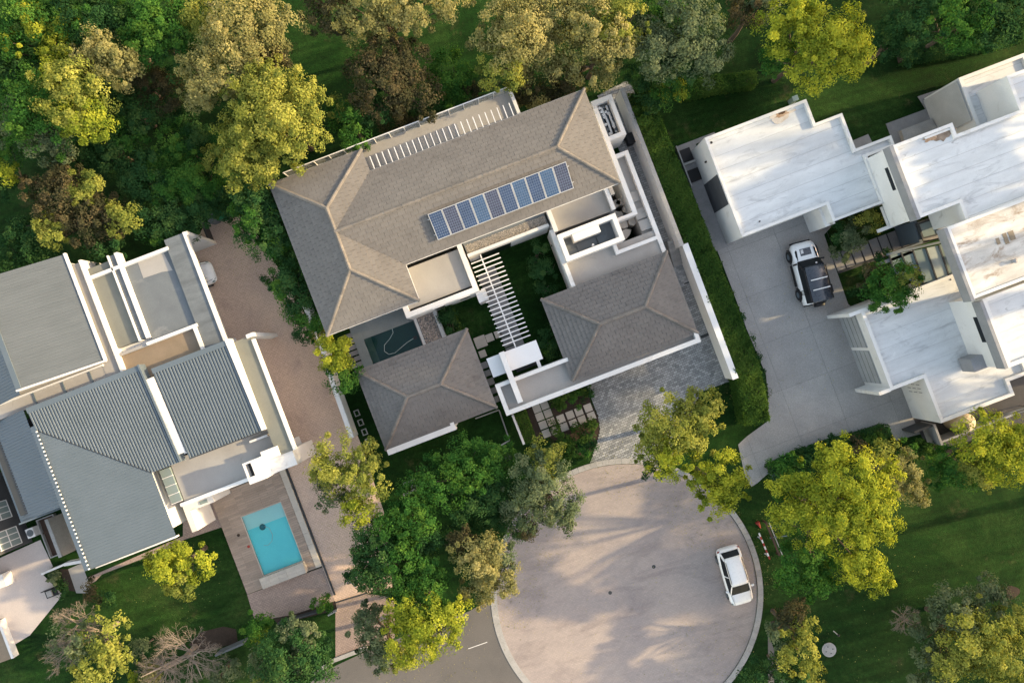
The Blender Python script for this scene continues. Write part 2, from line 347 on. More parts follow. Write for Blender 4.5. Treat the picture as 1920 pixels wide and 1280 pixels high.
def clear_glass():
    m, n, l, b = newmat('dusty_balustrade_glass'); n.remove(b)
    t = n.new('ShaderNodeBsdfTransparent'); t.inputs[0].default_value = (0.9, 0.93, 0.93, 1); g = n.new('ShaderNodeBsdfDiffuse'); g.inputs[0].default_value = (0.5, 0.52, 0.53, 1)
    mx = n.new('ShaderNodeMixShader'); l.new(ramp(n, l, noise(n, l, pos(n, l, TH), 2.0), [(0.3, (.25,) * 3), (0.7, (.5,) * 3)]), mx.inputs[0]); l.new(t.outputs[0], mx.inputs[1]); l.new(g.outputs[0], mx.inputs[2])
    l.new(mx.outputs[0], n['Material Output'].inputs[0]); return m
glass_clear = clear_glass()
def watermat(name, c):
    m, n, l, b = newmat(name); b.inputs['Base Color'].default_value = c; b.inputs['Roughness'].default_value = 0.04; b.inputs['Transmission Weight'].default_value = 1.0; b.inputs['IOR'].default_value = 1.33
    v = pos(n, l); bump(n, l, b, noise(n, l, v, 2.2, 4), 0.22); return m
water = watermat('pool_water', (0.75, 0.95, 0.97, 1))
water_dk = watermat('green_pool_water', (0.35, 0.62, 0.6, 1))
def carpaint(name, c):
    m, n, l, b = newmat(name); b.inputs['Base Color'].default_value = c; b.inputs['Roughness'].default_value = 0.28; b.inputs['Coat Weight'].default_value = 0.7; b.inputs['Coat Roughness'].default_value = 0.05
    v = pos(n, l); f = noise(n, l, v, 5, 3); l.new(ramp(n, l, f, [(0.3, (0.24,) * 3), (0.7, (0.34,) * 3)]), b.inputs['Roughness']); return m
car_white = carpaint('white_car_paint', (0.78, 0.79, 0.80, 1)); car_navy = carpaint('blue_black_car_paint', (0.022, 0.03, 0.045, 1))
def grassmat():
    m, n, l, b = newmat('lawn_grass'); v = pos(n, l)
    c = ramp(n, l, noise(n, l, v, 0.13, 9, 0.7, 0.6), [(0.3, (0.0035, 0.015, 0.003, 1)), (0.48, (0.0075, 0.031, 0.005, 1)), (0.62, (0.02, 0.05, 0.010, 1)), (0.75, (0.042, 0.06, 0.017, 1))])
    c = mixc(n, l, ramp(n, l, noise(n, l, v, 0.35, 9, 0.75), [(0.58, W0), (0.72, W1)]), c, (0.06, 0.058, 0.026, 1))
    mow = noise(n, l, pos(n, l, 0.25, (6.0, .55, 1)), 1.0, 3, 0.5)
    c = mixc(n, l, 1.0, c, ramp(n, l, mow, [(0.35, (0.8,) * 3), (0.65, (1.2,) * 3)]), 'MULTIPLY')
    c = mixc(n, l, 1.0, c, ramp(n, l, noise(n, l, v, 3.5, 7, 0.8), [(0.3, (0.5,) * 3), (0.7, (1.5,) * 3)]), 'MULTIPLY')
    c = mixc(n, l, 1.0, c, ramp(n, l, noise(n, l, v, 16.0, 3, 0.7), [(0.3, (0.55,) * 3), (0.7, (1.45,) * 3)]), 'MULTIPLY')
    l.new(c, b.inputs['Base Color']); b.inputs['Roughness'].default_value = 0.95; b.inputs['Specular IOR Level'].default_value = 0.1
    bump(n, l, b, noise(n, l, v, 14.0, 5, 0.75), 1.0, 0.08); return m
grass = grassmat()
# ------------------------------------------------------------------ ground, roads, drives
MB().sheet([(-300, -300), (300, -300), (300, 300), (-300, 300)], 0.0).build('ground', grass, kind='structure')
def arc(c, r, a0, a1, n):
    return [(c[0] + r * math.cos(math.radians(a0 + (a1 - a0) * i / n)), c[1] + r * math.sin(math.radians(a0 + (a1 - a0) * i / n))) for i in range(n + 1)]
CC = P(1175, 1114).xy; CR = 252 * 0.04
MB().sheet(poly(PX, [(560, 1300), (600, 1262), (632, 1246), (700, 1214), (790, 1180), (880, 1145), (930, 1118), (960, 1060), (1180, 1060), (1180, 1420), (1440, 1420), (1440, 1185), (1480, 1300), (1480, 1600), (300, 1600), (300, 1420)]), 0.004).build('asphalt_road', asphalt, kind='structure')
MB().prism(arc(CC, CR - 0.3, 0, 360, 96)[:-1], -0.1, 0.024).build('turning_circle', circle_brick, kind='structure')
# pale concrete edging strip on the road side, single kerb stones round the rest
ks = tag(bpy.data.objects.new('kerb', None), kind='structure'); COL.objects.link(ks)
m = MB(); a = arc(CC, CR + 0.12, 176, 262, 40); b = arc(CC, CR - 0.36, 176, 262, 40); m.prism(a + b[::-1], -0.05, 0.034); m.build('edging_strip', kerbm, ks)
kd = 0.0
km = MB(); rr = CR - 0.07; w = 0.46
km.prism([(-0.2, -w / 2), (0.2, -w / 2), (0.2, w / 2), (-0.2, w / 2)], -0.1, 0.0); kme = km.mesh('kerb_stone', kerbm)
for i in range(int(math.radians(262) * rr / 0.475)):
    an = math.radians(-94) + i * 0.475 / rr
    x, y = CC[0] + rr * math.cos(an), CC[1] + rr * math.sin(an)
    drop = 0.055 if (math.radians(50) < an < math.radians(58) or math.radians(76) < an < math.radians(104)) else 0.11
    link('kerb_stone', kme, ks, matrix=Matrix.Translation((x, y, drop + rnd.uniform(-.008, .008))) @ Matrix.Rotation(an + rnd.uniform(-.02, .02), 4, 'Z'))
m = MB(); m.bar(P(689, 1213, .06), P(626, 1237, .06), .3, .12); m.bar(P(626, 1237, .06), P(590, 1262, .06), .3, .12); m.build('road_kerb', kerbm, ks)
a, b = P(878, 1215.5, 0.008), P(913.5, 1203, 0.008)
MB().bar(a, b, 0.05, 0.004).build('road_line', whitem, kind='structure')
# cobbled drive of the middle house
cob_poly = poly(PX, [(1100, 724), (1121, 779), (1125, 804), (1118, 832), (1104, 874), (1150, 864), (1205, 866), (1250, 876), (1285, 800), (1314, 734), (1376, 712), (1276, 460), (1262, 478), (1150, 560), (1060, 640)])
drv = MB().sheet(cob_poly, 0.006).build('cobbled_drive', joint, kind='structure')
pave('cobblestone', cob_poly, 0.008, 0.30, 0.17, 0.022, 0.03, cobble, drv, ang=TH + math.radians(4), stagger=0.5, most=0, jit=0.004)
walk = poly(PX, [(1120, 180), (1178, 150), (1210, 215), (1292, 430), (1325, 520), (1268, 540), (1180, 330)])
wk = MB().sheet(walk, 0.012).build('side_passage', joint, kind='structure')
pave('passage_cobble', walk, 0.014, 0.30, 0.17, 0.022, 0.03, cobble, wk, ang=TH, stagger=0.5, most=0)
# right-hand drive in big concrete bays
rd = poly(PX, [(1338, 452), (1372, 540), (1400, 617), (1436, 702), (1440, 745), (1441, 788), (1400, 818), (1384, 833), (1389, 856), (1397, 895), (1409, 912), (1420, 905), (1437, 890), (1457, 868), (1502, 847), (1575, 823), (1661, 799), (1681, 825), (1730, 812), (1760, 700), (1640, 610), (1590, 570), (1545, 440), (1600, 380), (1340, 380)])
rdo = MB().sheet(rd, 0.006).build('concrete_drive', joint_soft, kind='structure')
pave('concrete_bay', rd, 0.008, 3.7, 3.7, 0.016, 0.012, aggregate, rdo, ang=TH, most=60, x_off=1.2, y_off=-0.6)
# left-hand brick drive
ld = poly(PX, [(385, 420), (442, 398), (470, 420), (520, 500), (572, 590), (606, 650), (640, 742), (676, 830), (700, 900), (720, 960), (736, 1100), (690, 1112), (629, 1130), (540, 885), (470, 700), (380, 640), (300, 560)])
MB().sheet(ld, 0.006).build('brick_drive', drive_brick, kind='structure')
MB().sheet(poly(PX, [(629, 1130), (690, 1112), (740, 1120), (740, 1195), (689, 1210), (629, 1233)]), 0.008).build('drive_apron', patio_brick, kind='structure')
# six-pointed star of dark pavers let into the drive
st = thing('paved_star', 'six-pointed star of dark blue-grey pavers inlaid in the brown drive', 'inlay', P(662, 1083, .012))
c = P(664, 1083, .014)
for k in range(2):
    pts = [c + Vector((math.cos(math.radians(100 + 60 * k + 120 * i)) * .68, math.sin(math.radians(100 + 60 * k + 120 * i)) * .68, 0)) for i in range(3)]
    for i in range(3):
        MB().bar(pts[i] + Vector((0, 0, .001 * i + .004 * k)), pts[(i + 1) % 3] + Vector((0, 0, .001 * i + .004 * k)), .085, .008).build('paver_strip', slate, st)
MB().bar(P(629, 1129, .03), P(688, 1111, .03), .1, .05).build('gate_track', charcoal, label='dark sliding gate track across the brown brick drive', cat='gate track')
# ------------------------------------------------------------------ helper for roofs
def roof_face(pts, eave, parent, du=.52, dv=.315, most=0, name='roof_tile', matl=None):
    """tile a planar face; eave = (a, b) two points of its lower edge"""
    a, b = Vector(eave[0]), Vector(eave[1]); x = (b - a); x.z = 0; x.normalize()
    n = Vector((0, 0, 0)); k = len(pts); P3 = [Vector(p) for p in pts]
    for i in range(k): n += (P3[i] - P3[0]).cross(P3[(i + 1) % k] - P3[0])
    n.normalize(); n = n if n.z > 0 else -n
    y = n.cross(x).normalized()
    M = Matrix(((x.x, y.x, n.x, a.x), (x.y, y.y, n.y, a.y), (x.z, y.z, n.z, a.z), (0, 0, 0, 1)))
    if y.z < 0: raise ValueError('eave runs the wrong way')
    lap = (.05 if a.z > 5 else .028) if uv(-y)[1] < -.3 else .014   # dark gaps widened on upper faces stand in for shadow under each course
    I = M.inverted(); p2 = [(I @ p).xy for p in P3]
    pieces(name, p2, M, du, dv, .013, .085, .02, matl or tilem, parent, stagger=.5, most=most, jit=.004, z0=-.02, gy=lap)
    return M
def ridge_caps(a, b, parent, w=.25, l=.42, zup=.085):
    a, b = Vector(a), Vector(b); d = b - a; n = max(1, int(d.length / l)); st = d / n
    m = MB(); h = .1
    prof = [(-w / 2, -.05), (-w * .3, h * .65), (0, h), (w * .3, h * .65), (w / 2, -.05)]
    L = st.length + .04
    m.add([(0, y, z) for y, z in prof] + [(L, y * .92, z * .9) for y, z in prof], [(i, i + 1, i + 6, i + 5) for i in range(4)] + [(4, 3, 2, 1, 0), (5, 6, 7, 8, 9)])
    me = m.mesh('ridge_cap', capm)
    x = st.normalized(); y = Vector((0, 0, 1)).cross(x).normalized(); z = x.cross(y)
    for i in range(n):
        p = a + st * i + z * zup + Vector((0, 0, rnd.uniform(-.008, .008)))
        M = Matrix(((x.x, y.x, z.x, p.x), (x.y, y.y, z.y, p.y), (x.z, y.z, z.z, p.z), (0, 0, 0, 1)))
        link('ridge_cap', me, parent, matrix=M)
def V3d(u, v, z): p = xy(u, v); return Vector((p.x, p.y, z))
def hip_roof(parent, r, ze, dz, most=150, eave_t=.14):
    """rectangular hip roof with tiles, caps, deck and fascia"""
    u0, u1, v0, v1 = r; h = (v1 - v0) / 2; vm = (v0 + v1) / 2
    A, B, C, D = V3d(u0, v0, ze), V3d(u1, v0, ze), V3d(u1, v1, ze), V3d(u0, v1, ze)
    R0, R1 = V3d(u0 + h, vm, ze + dz), V3d(u1 - h, vm, ze + dz)
    deck = MB(); lo = lambda p: p - Vector((0, 0, .03))
    for f in ([A, D, R0], [D, C, R1, R0], [C, B, R1], [B, A, R0, R1]): deck.face([lo(p) for p in f])
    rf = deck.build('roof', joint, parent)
    MB().ring(rpoly(r), .12, ze - eave_t, ze - .035).build('fascia', grey_fascia, rf)
    MB().prism(inset(rpoly(r), .13), ze - .12, ze - .05).build('soffit', white, rf)
    for f, e in (([A, D, R0], (A, D)), ([D, C, R1, R0], (D, C)), ([C, B, R1], (C, B)), ([B, A, R0, R1], (B, A))):
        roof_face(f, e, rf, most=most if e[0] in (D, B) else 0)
    for a, b in ((A, R0), (D, R0), (B, R1), (C, R1), (R0, R1)): ridge_caps(a, b, rf)
    return rf
# ------------------------------------------------------------------ middle house
EZ, DZ = 5.8, 1.55
house = thing('hip_roofed_house', 'large two-storey house under the big T-shaped hip roof with solar panels', 'house', P(850, 400))
q = {k: uv(P(*p, EZ)) for k, p in dict(A=(503, 346), C=(678, 281), D=(695, 322), K=(1095, 167), L=(1160, 341), I=(762, 497), H=(783, 565), G=(616, 627)).items()}
u0 = (q['A'][0] + q['G'][0]) / 2; u1 = (q['C'][0] + q['D'][0] + q['I'][0] + q['H'][0]) / 4; u2 = (q['K'][0] + q['L'][0]) / 2
v0 = (q['A'][1] + q['C'][1]) / 2; v1 = (q['D'][1] + q['K'][1]) / 2; v2 = (q['I'][1] + q['L'][1]) / 2; v3 = (q['G'][1] + q['H'][1]) / 2
hw = (u1 - u0) / 2; um = (u0 + u1) / 2; hm = (v2 - v1) / 2; vm = (v1 + v2) / 2; dzm = DZ * hm / hw
E = lambda u, v: V3d(u, v, EZ)
A, C, D, K, L, I_, H_, G_ = E(u0, v0), E(u1, v0), E(u1, v1), E(u2, v1), E(u2, v2), E(u1, v2), E(u1, v3), E(u0, v3)
B, F = V3d(um, v0 + hw, EZ + DZ), V3d(um, v3 - hw, EZ + DZ)
sl_ = DZ / hw; rz = EZ + sl_ * hm
J = V3d(u2 - hm, vm, rz); Ex = V3d(u1 - hm, vm, rz)
faces = [([A, B, C], (C, A)), ([A, G_, F, B], (A, G_)), ([G_, H_, F], (G_, H_)),
         ([C, B, Ex, D], (D, C)) if False else ([C, B, Ex, D], (D, C)), ([H_, I_, Ex, F], (H_, I_)),
         ([D, Ex, J, K], (K, D)), ([I_, L, J, Ex], (I_, L)), ([L, K, J], (L, K))]
if hm < hw:   # the wing ridge runs on above the crossing
    Ex_t = V3d(um, vm, EZ + DZ)
deck = MB()
for f, e in faces: deck.face([p - Vector((0, 0, .03)) for p in f])
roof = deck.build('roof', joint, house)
for f, e in faces:
    f3 = [p for p in f]
    if len(f) == 4 and Ex in f and F in f: f3 = [H_, I_, Ex, V3d(um, vm, EZ + DZ), F] if hm < hw - .02 else f
    if len(f) == 4 and Ex in f and B in f: f3 = [C, B, V3d(um, vm, EZ + DZ), Ex, D] if hm < hw - .02 else f
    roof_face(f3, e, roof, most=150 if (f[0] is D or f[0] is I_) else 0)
for a, b in ((A, B), (C, B), (B, F), (F, G_), (F, H_), (Ex, J), (J, K), (J, L)): ridge_caps(a, b, roof)
outl = [A, C, D, K, L, I_, H_, G_]
MB().ring([p.xy for p in outl], .12, EZ - .16, EZ - .035).build('fascia', grey_fascia, roof)
MB().prism(inset([p.xy for p in outl], .13), EZ - .13, EZ - .06).build('soffit', white, roof)
MB().prism(inset([p.xy for p in outl], .62), 0, EZ - .13).build('wall', white, house)
for pa, pb in ((A, C), (D, K), (L, I_), (I_, H_), (H_, G_), (G_, A), (K, L)):   # gutters
    o = (pb - pa).normalized(); nn = Vector((-o.y, o.x, 0)) if True else None
    MB().bar(pa + Vector((0, 0, -.06)), pb + Vector((0, 0, -.06)), .1, .09).build('gutter', whitem, roof)
def wallquad(name, a, b, z0, z1, matl, parent, out=.03):
    """thin upright panel on a wall between ground points a and b"""
    a, b = Vector((a[0], a[1], 0)), Vector((b[0], b[1], 0)); d = (b - a).normalized(); n = Vector((d.y, -d.x, 0))
    m = MB(); m.prism([a.xy - n.xy * out, b.xy - n.xy * out, b.xy + n.xy * out, a.xy + n.xy * out], z0, z1); return m.build(name, matl, parent)
# upper terrace with glass balustrade and roof battens
TZ = 4.2
ter = rect(PX, (960, 170), (700, 330), TZ)
tA = uv(P(540, 332, TZ)); tB = uv(P(958, 168, TZ)); tC = uv(P(973, 212, TZ))
tr = (tA[0], tB[0], (tA[1] + tB[1]) / 2, v1 + 1.0)
terrace = MB().box((tr[0], tr[1], tr[2], tr[3]), TZ - .3, TZ).build('terrace', concrete_pale, house)
MB().prism(inset(rpoly((tr[0] + .4, tr[1] - .4, tr[2] + .8, tr[3])), 0), 0, TZ - .3).build('terrace_wall', white, house)
MB().box((tr[1] - .22, tr[1], tr[2], tr[3] - 1.1), TZ, TZ + .35).build('terrace_parapet', white, house)
nb = 15; bu = (tr[1] - tr[0] - .3) / nb
for i in range(nb + 1):
    p = V3d(tr[0] + .05 + bu * i, tr[2] + .06, 0)
    if i < nb: wallquad('balustrade_pane', V3d(tr[0] + .08 + bu * i, tr[2] + .06, 0), V3d(tr[0] + .02 + bu * (i + 1), tr[2] + .06, 0), TZ + .08, TZ + 1.0, glass_clear, house, .008)
    MB().bar(V3d(tr[0] + .05 + bu * i, tr[2] + .08, TZ), V3d(tr[0] + .05 + bu * i, tr[2] + .08, TZ + 1.05), .05, .05, (1, 0, 0)).build('balustrade_post', whitem, house)
MB().bar(V3d(tr[0], tr[2] + .06, TZ + 1.05), V3d(tr[1] - .2, tr[2] + .06, TZ + 1.05), .06, .05).build('handrail', whitem, house)
s0, s1 = uv(P(*Z2(820, 745), EZ)), uv(P(*Z3(655, 265), EZ)); ns = 24
for i in range(ns):
    u = s0[0] + .15 + (s1[0] - s0[0] - .2) * i / (ns - 1)
    MB().bar(V3d(u, v1 - .05, EZ - .16), V3d(u, v1 - .98, EZ - .16), .055, .12).build('batten', whitem, house)
# lower flat roof between the wings
FZ = 3.4
fr = ortho(PX, [(757, 582), (896, 542), (862, 458), (720, 515)], FZ)
fl = MB().prism(inset(fr, .18), 0, FZ - .30).build('flat_roof', concrete_pale, house)
fq = rect(PX, (758, 500), (897, 545), FZ); fa = uv(P(773, 592, FZ)); fb = uv(P(898, 545, FZ)); fc = uv(P(863, 459, FZ))
MB().box((fb[0] - .34, fb[0], fc[1] - .6, fb[1]), 0, FZ).build('parapet', white, house)
MB().box((uv(P(757, 583, FZ))[0], fb[0] - .342, fb[1] - .36, fb[1]), 0, FZ).build('parapet', white, house)
MB().box((uv(P(757, 583, FZ))[0], uv(P(757, 583, FZ))[0] + .36, fb[1] - .9, fb[1] - .362), 2.3, FZ + .002).build('parapet', white, house)
for t0, t1 in ((.36, .50), (.72, .86)):
    ua = uv(P(757, 583, FZ))[0]; ub = fb[0]
    m = MB(); m.box((ua + (ub - ua) * t0, ua + (ub - ua) * t1, fb[1] - .01, fb[1] + .02), 1.5, FZ - .45); w_ = m.build('window', glass_dark, house)
    MB().box((ua + (ub - ua) * t0 - .05, ua + (ub - ua) * t1 + .05, fb[1], fb[1] + .05), FZ - .45, FZ - .39).build('window_head', whitem, w_)
MB().box((fb[0] - .3, fb[0] + .42, fb[1] - .05, fb[1] + .75), 0, 2.6).build('garden_pier', white, house)
# gravel roof above the courtyard
ga, gb = uv(P(*Z3(300, 1130), 3.0)), uv(P(*Z3(885, 1000), 3.0)); gc = uv(P(*Z3(345, 1195), 3.0))
gr = (ga[0] + .15, gb[0], v2 - .5, gc[1])
MB().box((gr[0], gr[1], gr[2], gr[3]), 0, 2.8).build('gravel_roof', concrete_grey, house)
MB().box((gr[0], gr[1], gr[3] + .002, gr[3] + .22), 0, 3.02).build('parapet', white, house)
def pebbles(name, p, z, n, parent, r0=.035, r1=.075, seed=3, matl=None, **k):
    r = random.Random(seed); m = MB(); us = [uv(a) for a in p]; ua, ub = min(a[0] for a in us), max(a[0] for a in us); va, vb = min(a[1] for a in us), max(a[1] for a in us)
    oc = [(1, 0, 0), (0, 1, 0), (-1, 0, 0), (0, -1, 0), (0, 0, 1)]
    for i in range(n):
        c = V3d(r.uniform(ua, ub), r.uniform(va, vb), z); s = r.uniform(r0, r1); an = r.uniform(0, 6.28); e = r.uniform(.6, 1.2)
        m.add([c + Vector((s * (x * math.cos(an) - y * math.sin(an) * e), s * (x * math.sin(an) + y * math.cos(an) * e), s * zz * .7)) for x, y, zz in oc], [(0, 1, 4), (1, 2, 4), (2, 3, 4), (3, 0, 4)])
    return m.build(name, matl or gravelm, parent, kind='stuff', **k)
pebbles('gravel', rpoly((gr[0] + .1, gr[1] - .1, v2 - .2, gr[3] - .03)), 2.8, 2600, house)
# entrance court: solar panels
ns_ = 10
pa, pb = P(*Z3(75, 925), 6.7), P(*Z3(990, 563), 6.7)
nlow = (L - I_).normalized()
up = Vector((0, 0, 1)); slope_dir = (V3d(um, vm, rz) - V3d(um, v2, EZ)).normalized(); nrm = nlow.cross(slope_dir).normalized(); nrm = nrm if nrm.z > 0 else -nrm
def on_low(px_, py_):
    z = 6.6
    for _ in range(8):
        p = P(px_, py_, z); z = EZ + (v2 - uv(p)[1]) * sl_
    return P(px_, py_, z)
c00, c10, c01 = on_low(*Z3(75, 925)), on_low(*Z3(990, 563)), on_low(*Z3(150, 1093))
plen = (c10 - c00).dot(nlow); pdep = -(c01 - c00).dot(slope_dir); pw = plen / ns_
frame_m = MB(); pn = MB()
W_, D_ = pw - .025, pdep
fm = MB()
for r_ in ((0, 0, W_, .035), (0, D_ - .035, W_, D_), (0, .036, .035, D_ - .036), (W_ - .035, .036, W_, D_ - .036)):
    fm.prism([(r_[0], r_[1]), (r_[2], r_[1]), (r_[2], r_[3]), (r_[0], r_[3])], 0, .045)
frame_me = fm.mesh('frame', mat('silver_aluminium', (0.5, 0.51, 0.52, 1), None, 1, 0.4, fine=0.02, metal=0.2))
bk = MB(); bk.prism([(.036, .036), (W_ - .036, .036), (W_ - .036, D_ - .036), (.036, D_ - .036)], .005, .034); back_me = bk.mesh('backsheet', mat('pale_blue_grid', (0.14, 0.18, 0.26, 1), None, 1, 0.3, fine=0.0))
cellsm = []
for k, cc in enumerate(((0.030, 0.055, 0.12, 1), (0.045, 0.05, 0.085, 1), (0.04, 0.085, 0.17, 1))):
    cm = mat('solar_cell_%d' % k, cc, None, 2, 0.12, var=0.15, fine=0.0, spec=0.6); ce = MB(); nx, ny = 6, 10; cx, cy = (W_ - .09) / nx, (D_ - .09) / ny
    for i in range(nx):
        for j in range(ny):
            ce.prism([(.045 + i * cx + .012, .045 + j * cy + .012), (.045 + (i + 1) * cx - .012, .045 + j * cy + .012), (.045 + (i + 1) * cx - .012, .045 + (j + 1) * cy - .012), (.045 + i * cx + .012, .045 + (j + 1) * cy - .012)], .03, .039)
    cellsm.append(ce.mesh('cells', cm))
kinds = [0, 1, 0, 2, 1, 0, 2, 0, 2, 1]
ordn = ['first', 'second', 'third', 'fourth', 'fifth', 'sixth', 'seventh', 'eighth', 'ninth', 'tenth']
yv = -slope_dir
for i in range(ns_):
    o = c00 + nlow * (pw * i + .012) + nrm * .26
    M = Matrix(((nlow.x, yv.x, nrm.x, o.x), (nlow.y, yv.y, nrm.y, o.y), (nlow.z, yv.z, nrm.z, o.z), (0, 0, 0, 1)))
    if M.to_3x3().determinant() < 0: M = Matrix(((nlow.x, -yv.x, nrm.x, 0), (nlow.y, -yv.y, nrm.y, 0), (nlow.z, -yv.z, nrm.z, 0), (0, 0, 0, 1))); oo = o + yv * D_; M.translation = oo
    lab = ordn[i] + (' solar panel along the row on the hip roof, counted from its lower end' if i not in (0, 9) else '')
    if i == 0: lab = 'solar panel at the lower-left end of the row of ten on the hip roof'
    if i == 9: lab = 'solar panel at the upper-right end of the row of ten on the hip roof'
    t = thing('solar_panel', lab, 'solar panel', o, 'row of solar panels'); t.location = o
    for nm, me in (('frame', frame_me), ('backsheet', back_me), ('cells', cellsm[kinds[i]])):
        ob = link(nm, me, t); ob.matrix_parent_inverse = Matrix.Translation(-o); ob.matrix_basis = M
rail = MB()
for f in (.2, .8):
    s = c00 - slope_dir * pdep * f + nrm * .2; rail.bar(s - nlow * .12, s + nlow * (plen + .12), .05, .06)
for i in range(8):
    for f in (.2, .8): s = c00 - slope_dir * pdep * f + nlow * (plen * (i + .5) / 8); rail.bar(s - nrm * .02, s + nrm * .18, .04, .04)
rail.build('mounting_rail', frame_me.materials[0], house)
# ------------------------------------------------------------------ right end of the middle house: service yards, low flat roofs
def ring_roof(name, p, w, z0, z1, zf, floor_mat, parent, wall_mat=None):
    """flat roof: floor slab with an upstand all round"""
    o = MB().prism(inset(p, w * .9), z0, zf).build(name, floor_mat, parent)
    MB().ring(p, w, z0, z1).build('parapet', wall_mat or white, parent); return o
pb_ = rect(V1, (560, 262), (990, 650), 3.1)
pbox = ring_roof('plant_yard_floor', rpoly(pb_), .30, 0, 3.1, 1.9, charcoal, house)
r = random.Random(5)
eq = thing('geyser_equipment', 'silver pipes and solar geyser parts heaped in the white walled plant box', 'pipes', V3d((pb_[0] + pb_[1]) / 2, (pb_[2] + pb_[3]) / 2, 1.9))
for i in range(5):
    u = pb_[0] + .48 + i * .19; a = V3d(u, pb_[2] + .5, 2.45 + .1 * (i % 2)); b = V3d(u + r.uniform(-.08, .08), pb_[3] - .5, 2.4 + r.uniform(0, .15))
    MB().tube([a, (a + b) / 2 + Vector((r.uniform(-.04, .04), 0, .05)), b], [.05 + .03 * (i % 2)] * 3, 8).build('pipe', whitem if i % 2 else metal_seam, eq)
for i in range(16):
    c = V3d(pb_[0] + r.uniform(.45, pb_[1] - pb_[0] - .45), pb_[2] + r.uniform(.5, pb_[3] - pb_[2] - .5), 2.5)
    MB().lathe(c, [(.02, 0), (.1, .03), (.12, .1), (.05, .16)], 8).build('fitting', whitem if i % 3 else slate, eq)
for i in range(4):
    a = V3d(pb_[0] + .42 + .32 * i, pb_[2] + .42, 1.9); MB().bar(a, a + Vector((0, 0, .6)), .06, .06).build('stand', charcoal, eq)
# tall white wall strip along the right eave
EW1 = (uv(P(*V1(655, 335), 3.5))[0] + uv(P(*V2(1100, 412), 3.5))[0]) / 2; EW0 = EW1 - .32
se = uv(P(*V2(1100, 420), 3.5))
MB().box((EW0, EW1, uv(P(*V1(600, 345), 3.5))[1], se[1]), 0, 3.5).build('end_wall', white, house)
# low ledge roof outside it
lz = 2.9
lw = ortho(V2, [(880, -250), (1010, -305), (1465, 905), (1330, 960)], lz)
la = uv(P(*V1(875, 890), lz)); lb = uv(P(*V1(1005, 838), lz)); lc = uv(P(*V2(1465, 900), lz)); le = uv(P(*V2(870, 950), lz))
ledge = (EW1 + .002, lb[0], lb[1], lc[1])
MB().box((EW1 + .002, lb[0] - .01, lb[1] + .01, lc[1] - .01), 0, 2.45).build('ledge_roof', concrete_pale, house)
MB().box((lb[0] - .30, lb[0], lb[1], lc[1]), 0, lz).build('parapet', white, house)
MB().box((EW1 + .002, lb[0] - .302, lb[1], lb[1] + .28), 0, lz).build('parapet', white, house)
for yy, hh in ((160, 2.62), (390, 2.58), (545, 2.66)):
    vv = uv(P(*V2(1140, yy), 2.5))[1]; MB().box((EW1 + .01, lb[0] - .302, vv, vv + .75), 2.4, hh).build('roof_step', concrete_pale, house)
# stone court with an air conditioner
sc = rect(V2, (725, 152), (1045, 440), 3.3)
MB().box((sc[0] - .1, sc[1], sc[2] - .3, sc[3]), 0, .4).build('stone_court', soil, house)
court_u1 = EW0
MB().box((sc[0] - .1, EW1, max(sc[3], se[1] + .002), max(sc[3], se[1]) + .22), 0, 3.45).build('parapet', white, house)
for i in range(7):
    c = V3d(sc[0] + .55 + (i % 2) * .75 + r.uniform(-.1, .1), sc[2] + 1.1 + i // 2 * .75, 1.5)
    m = MB(); k = 9; pts = []
    for j in range(k): an = 6.283 * j / k; rr_ = .34 * (1 + .25 * math.sin(2 * an + i)) * r.uniform(.9, 1.1); pts.append((c.x + rr_ * math.cos(an) * 1.25, c.y + rr_ * math.sin(an)))
    m.prism(pts, .4, 1.9); m.build('boulder', slabm, house)
ac = thing('air_conditioner', 'cream air conditioning unit on the flat roof beside the boulder court', 'air conditioner', P(*V2(800, 200), 3.0))
acr = rect(V2, (768, 135), (850, 215), 3.4)
MB().box(acr, 2.7, 3.45).build('casing', slabm, ac); MB().box((acr[0] + .06, acr[1] - .06, acr[3] - .02, acr[3] + .015), 2.8, 3.35).build('grille', charcoal, ac)
MB().box((acr[0] + .05, acr[1] - .05, acr[2] + .05, acr[3] - .05), 2.5, 2.7).build('bracket', charcoal, ac)
# pale flat roof and sunken roof yard
fz = 3.3
f1 = ortho(V2, [(60, 405), (700, 160), (830, 400), (190, 655)], fz)
MB().prism(f1, 0, 3.0).build('flat_roof', concrete_pale, house)
f1u = [uv(p) for p in f1]; a0, a1 = min(p[0] for p in f1u), max(p[0] for p in f1u); b0, b1 = min(p[1] for p in f1u), max(p[1] for p in f1u)
MB().box((a0 - .3, a0, b0 - .1, b1), 0, 3.38).build('parapet', white, house)
MB().box((a1, a1 + .28, b0 - .1, b1), 0, 3.38).build('parapet', white, house)
yz = 4.1
yr = rect(V2, (125, 715), (955, 745), yz)
yA, yB, yC, yD = uv(P(*V2(125, 715), yz)), uv(P(*V2(840, 395), yz)), uv(P(*V2(965, 745), yz)), uv(P(*V2(310, 1035), yz))
yr = ((yA[0] + yD[0]) / 2, (yB[0] + yC[0]) / 2, (yA[1] + yB[1]) / 2 + .15, (yC[1] + yD[1]) / 2)
MB().ring(rpoly(yr), .32, 0, yz).build('parapet', white, house)
MB().box((yr[0] + .3, yr[1] - .3, yr[2] + .3, yr[3] - .3), 0, 2.9).build('sunken_roof', concrete_grey, house)
MB().box((yr[0] + 1.0, yr[0] + 2.95, yr[2] + .33, yr[2] + .85), 2.9, 4.0).build('flue_box', white, house)
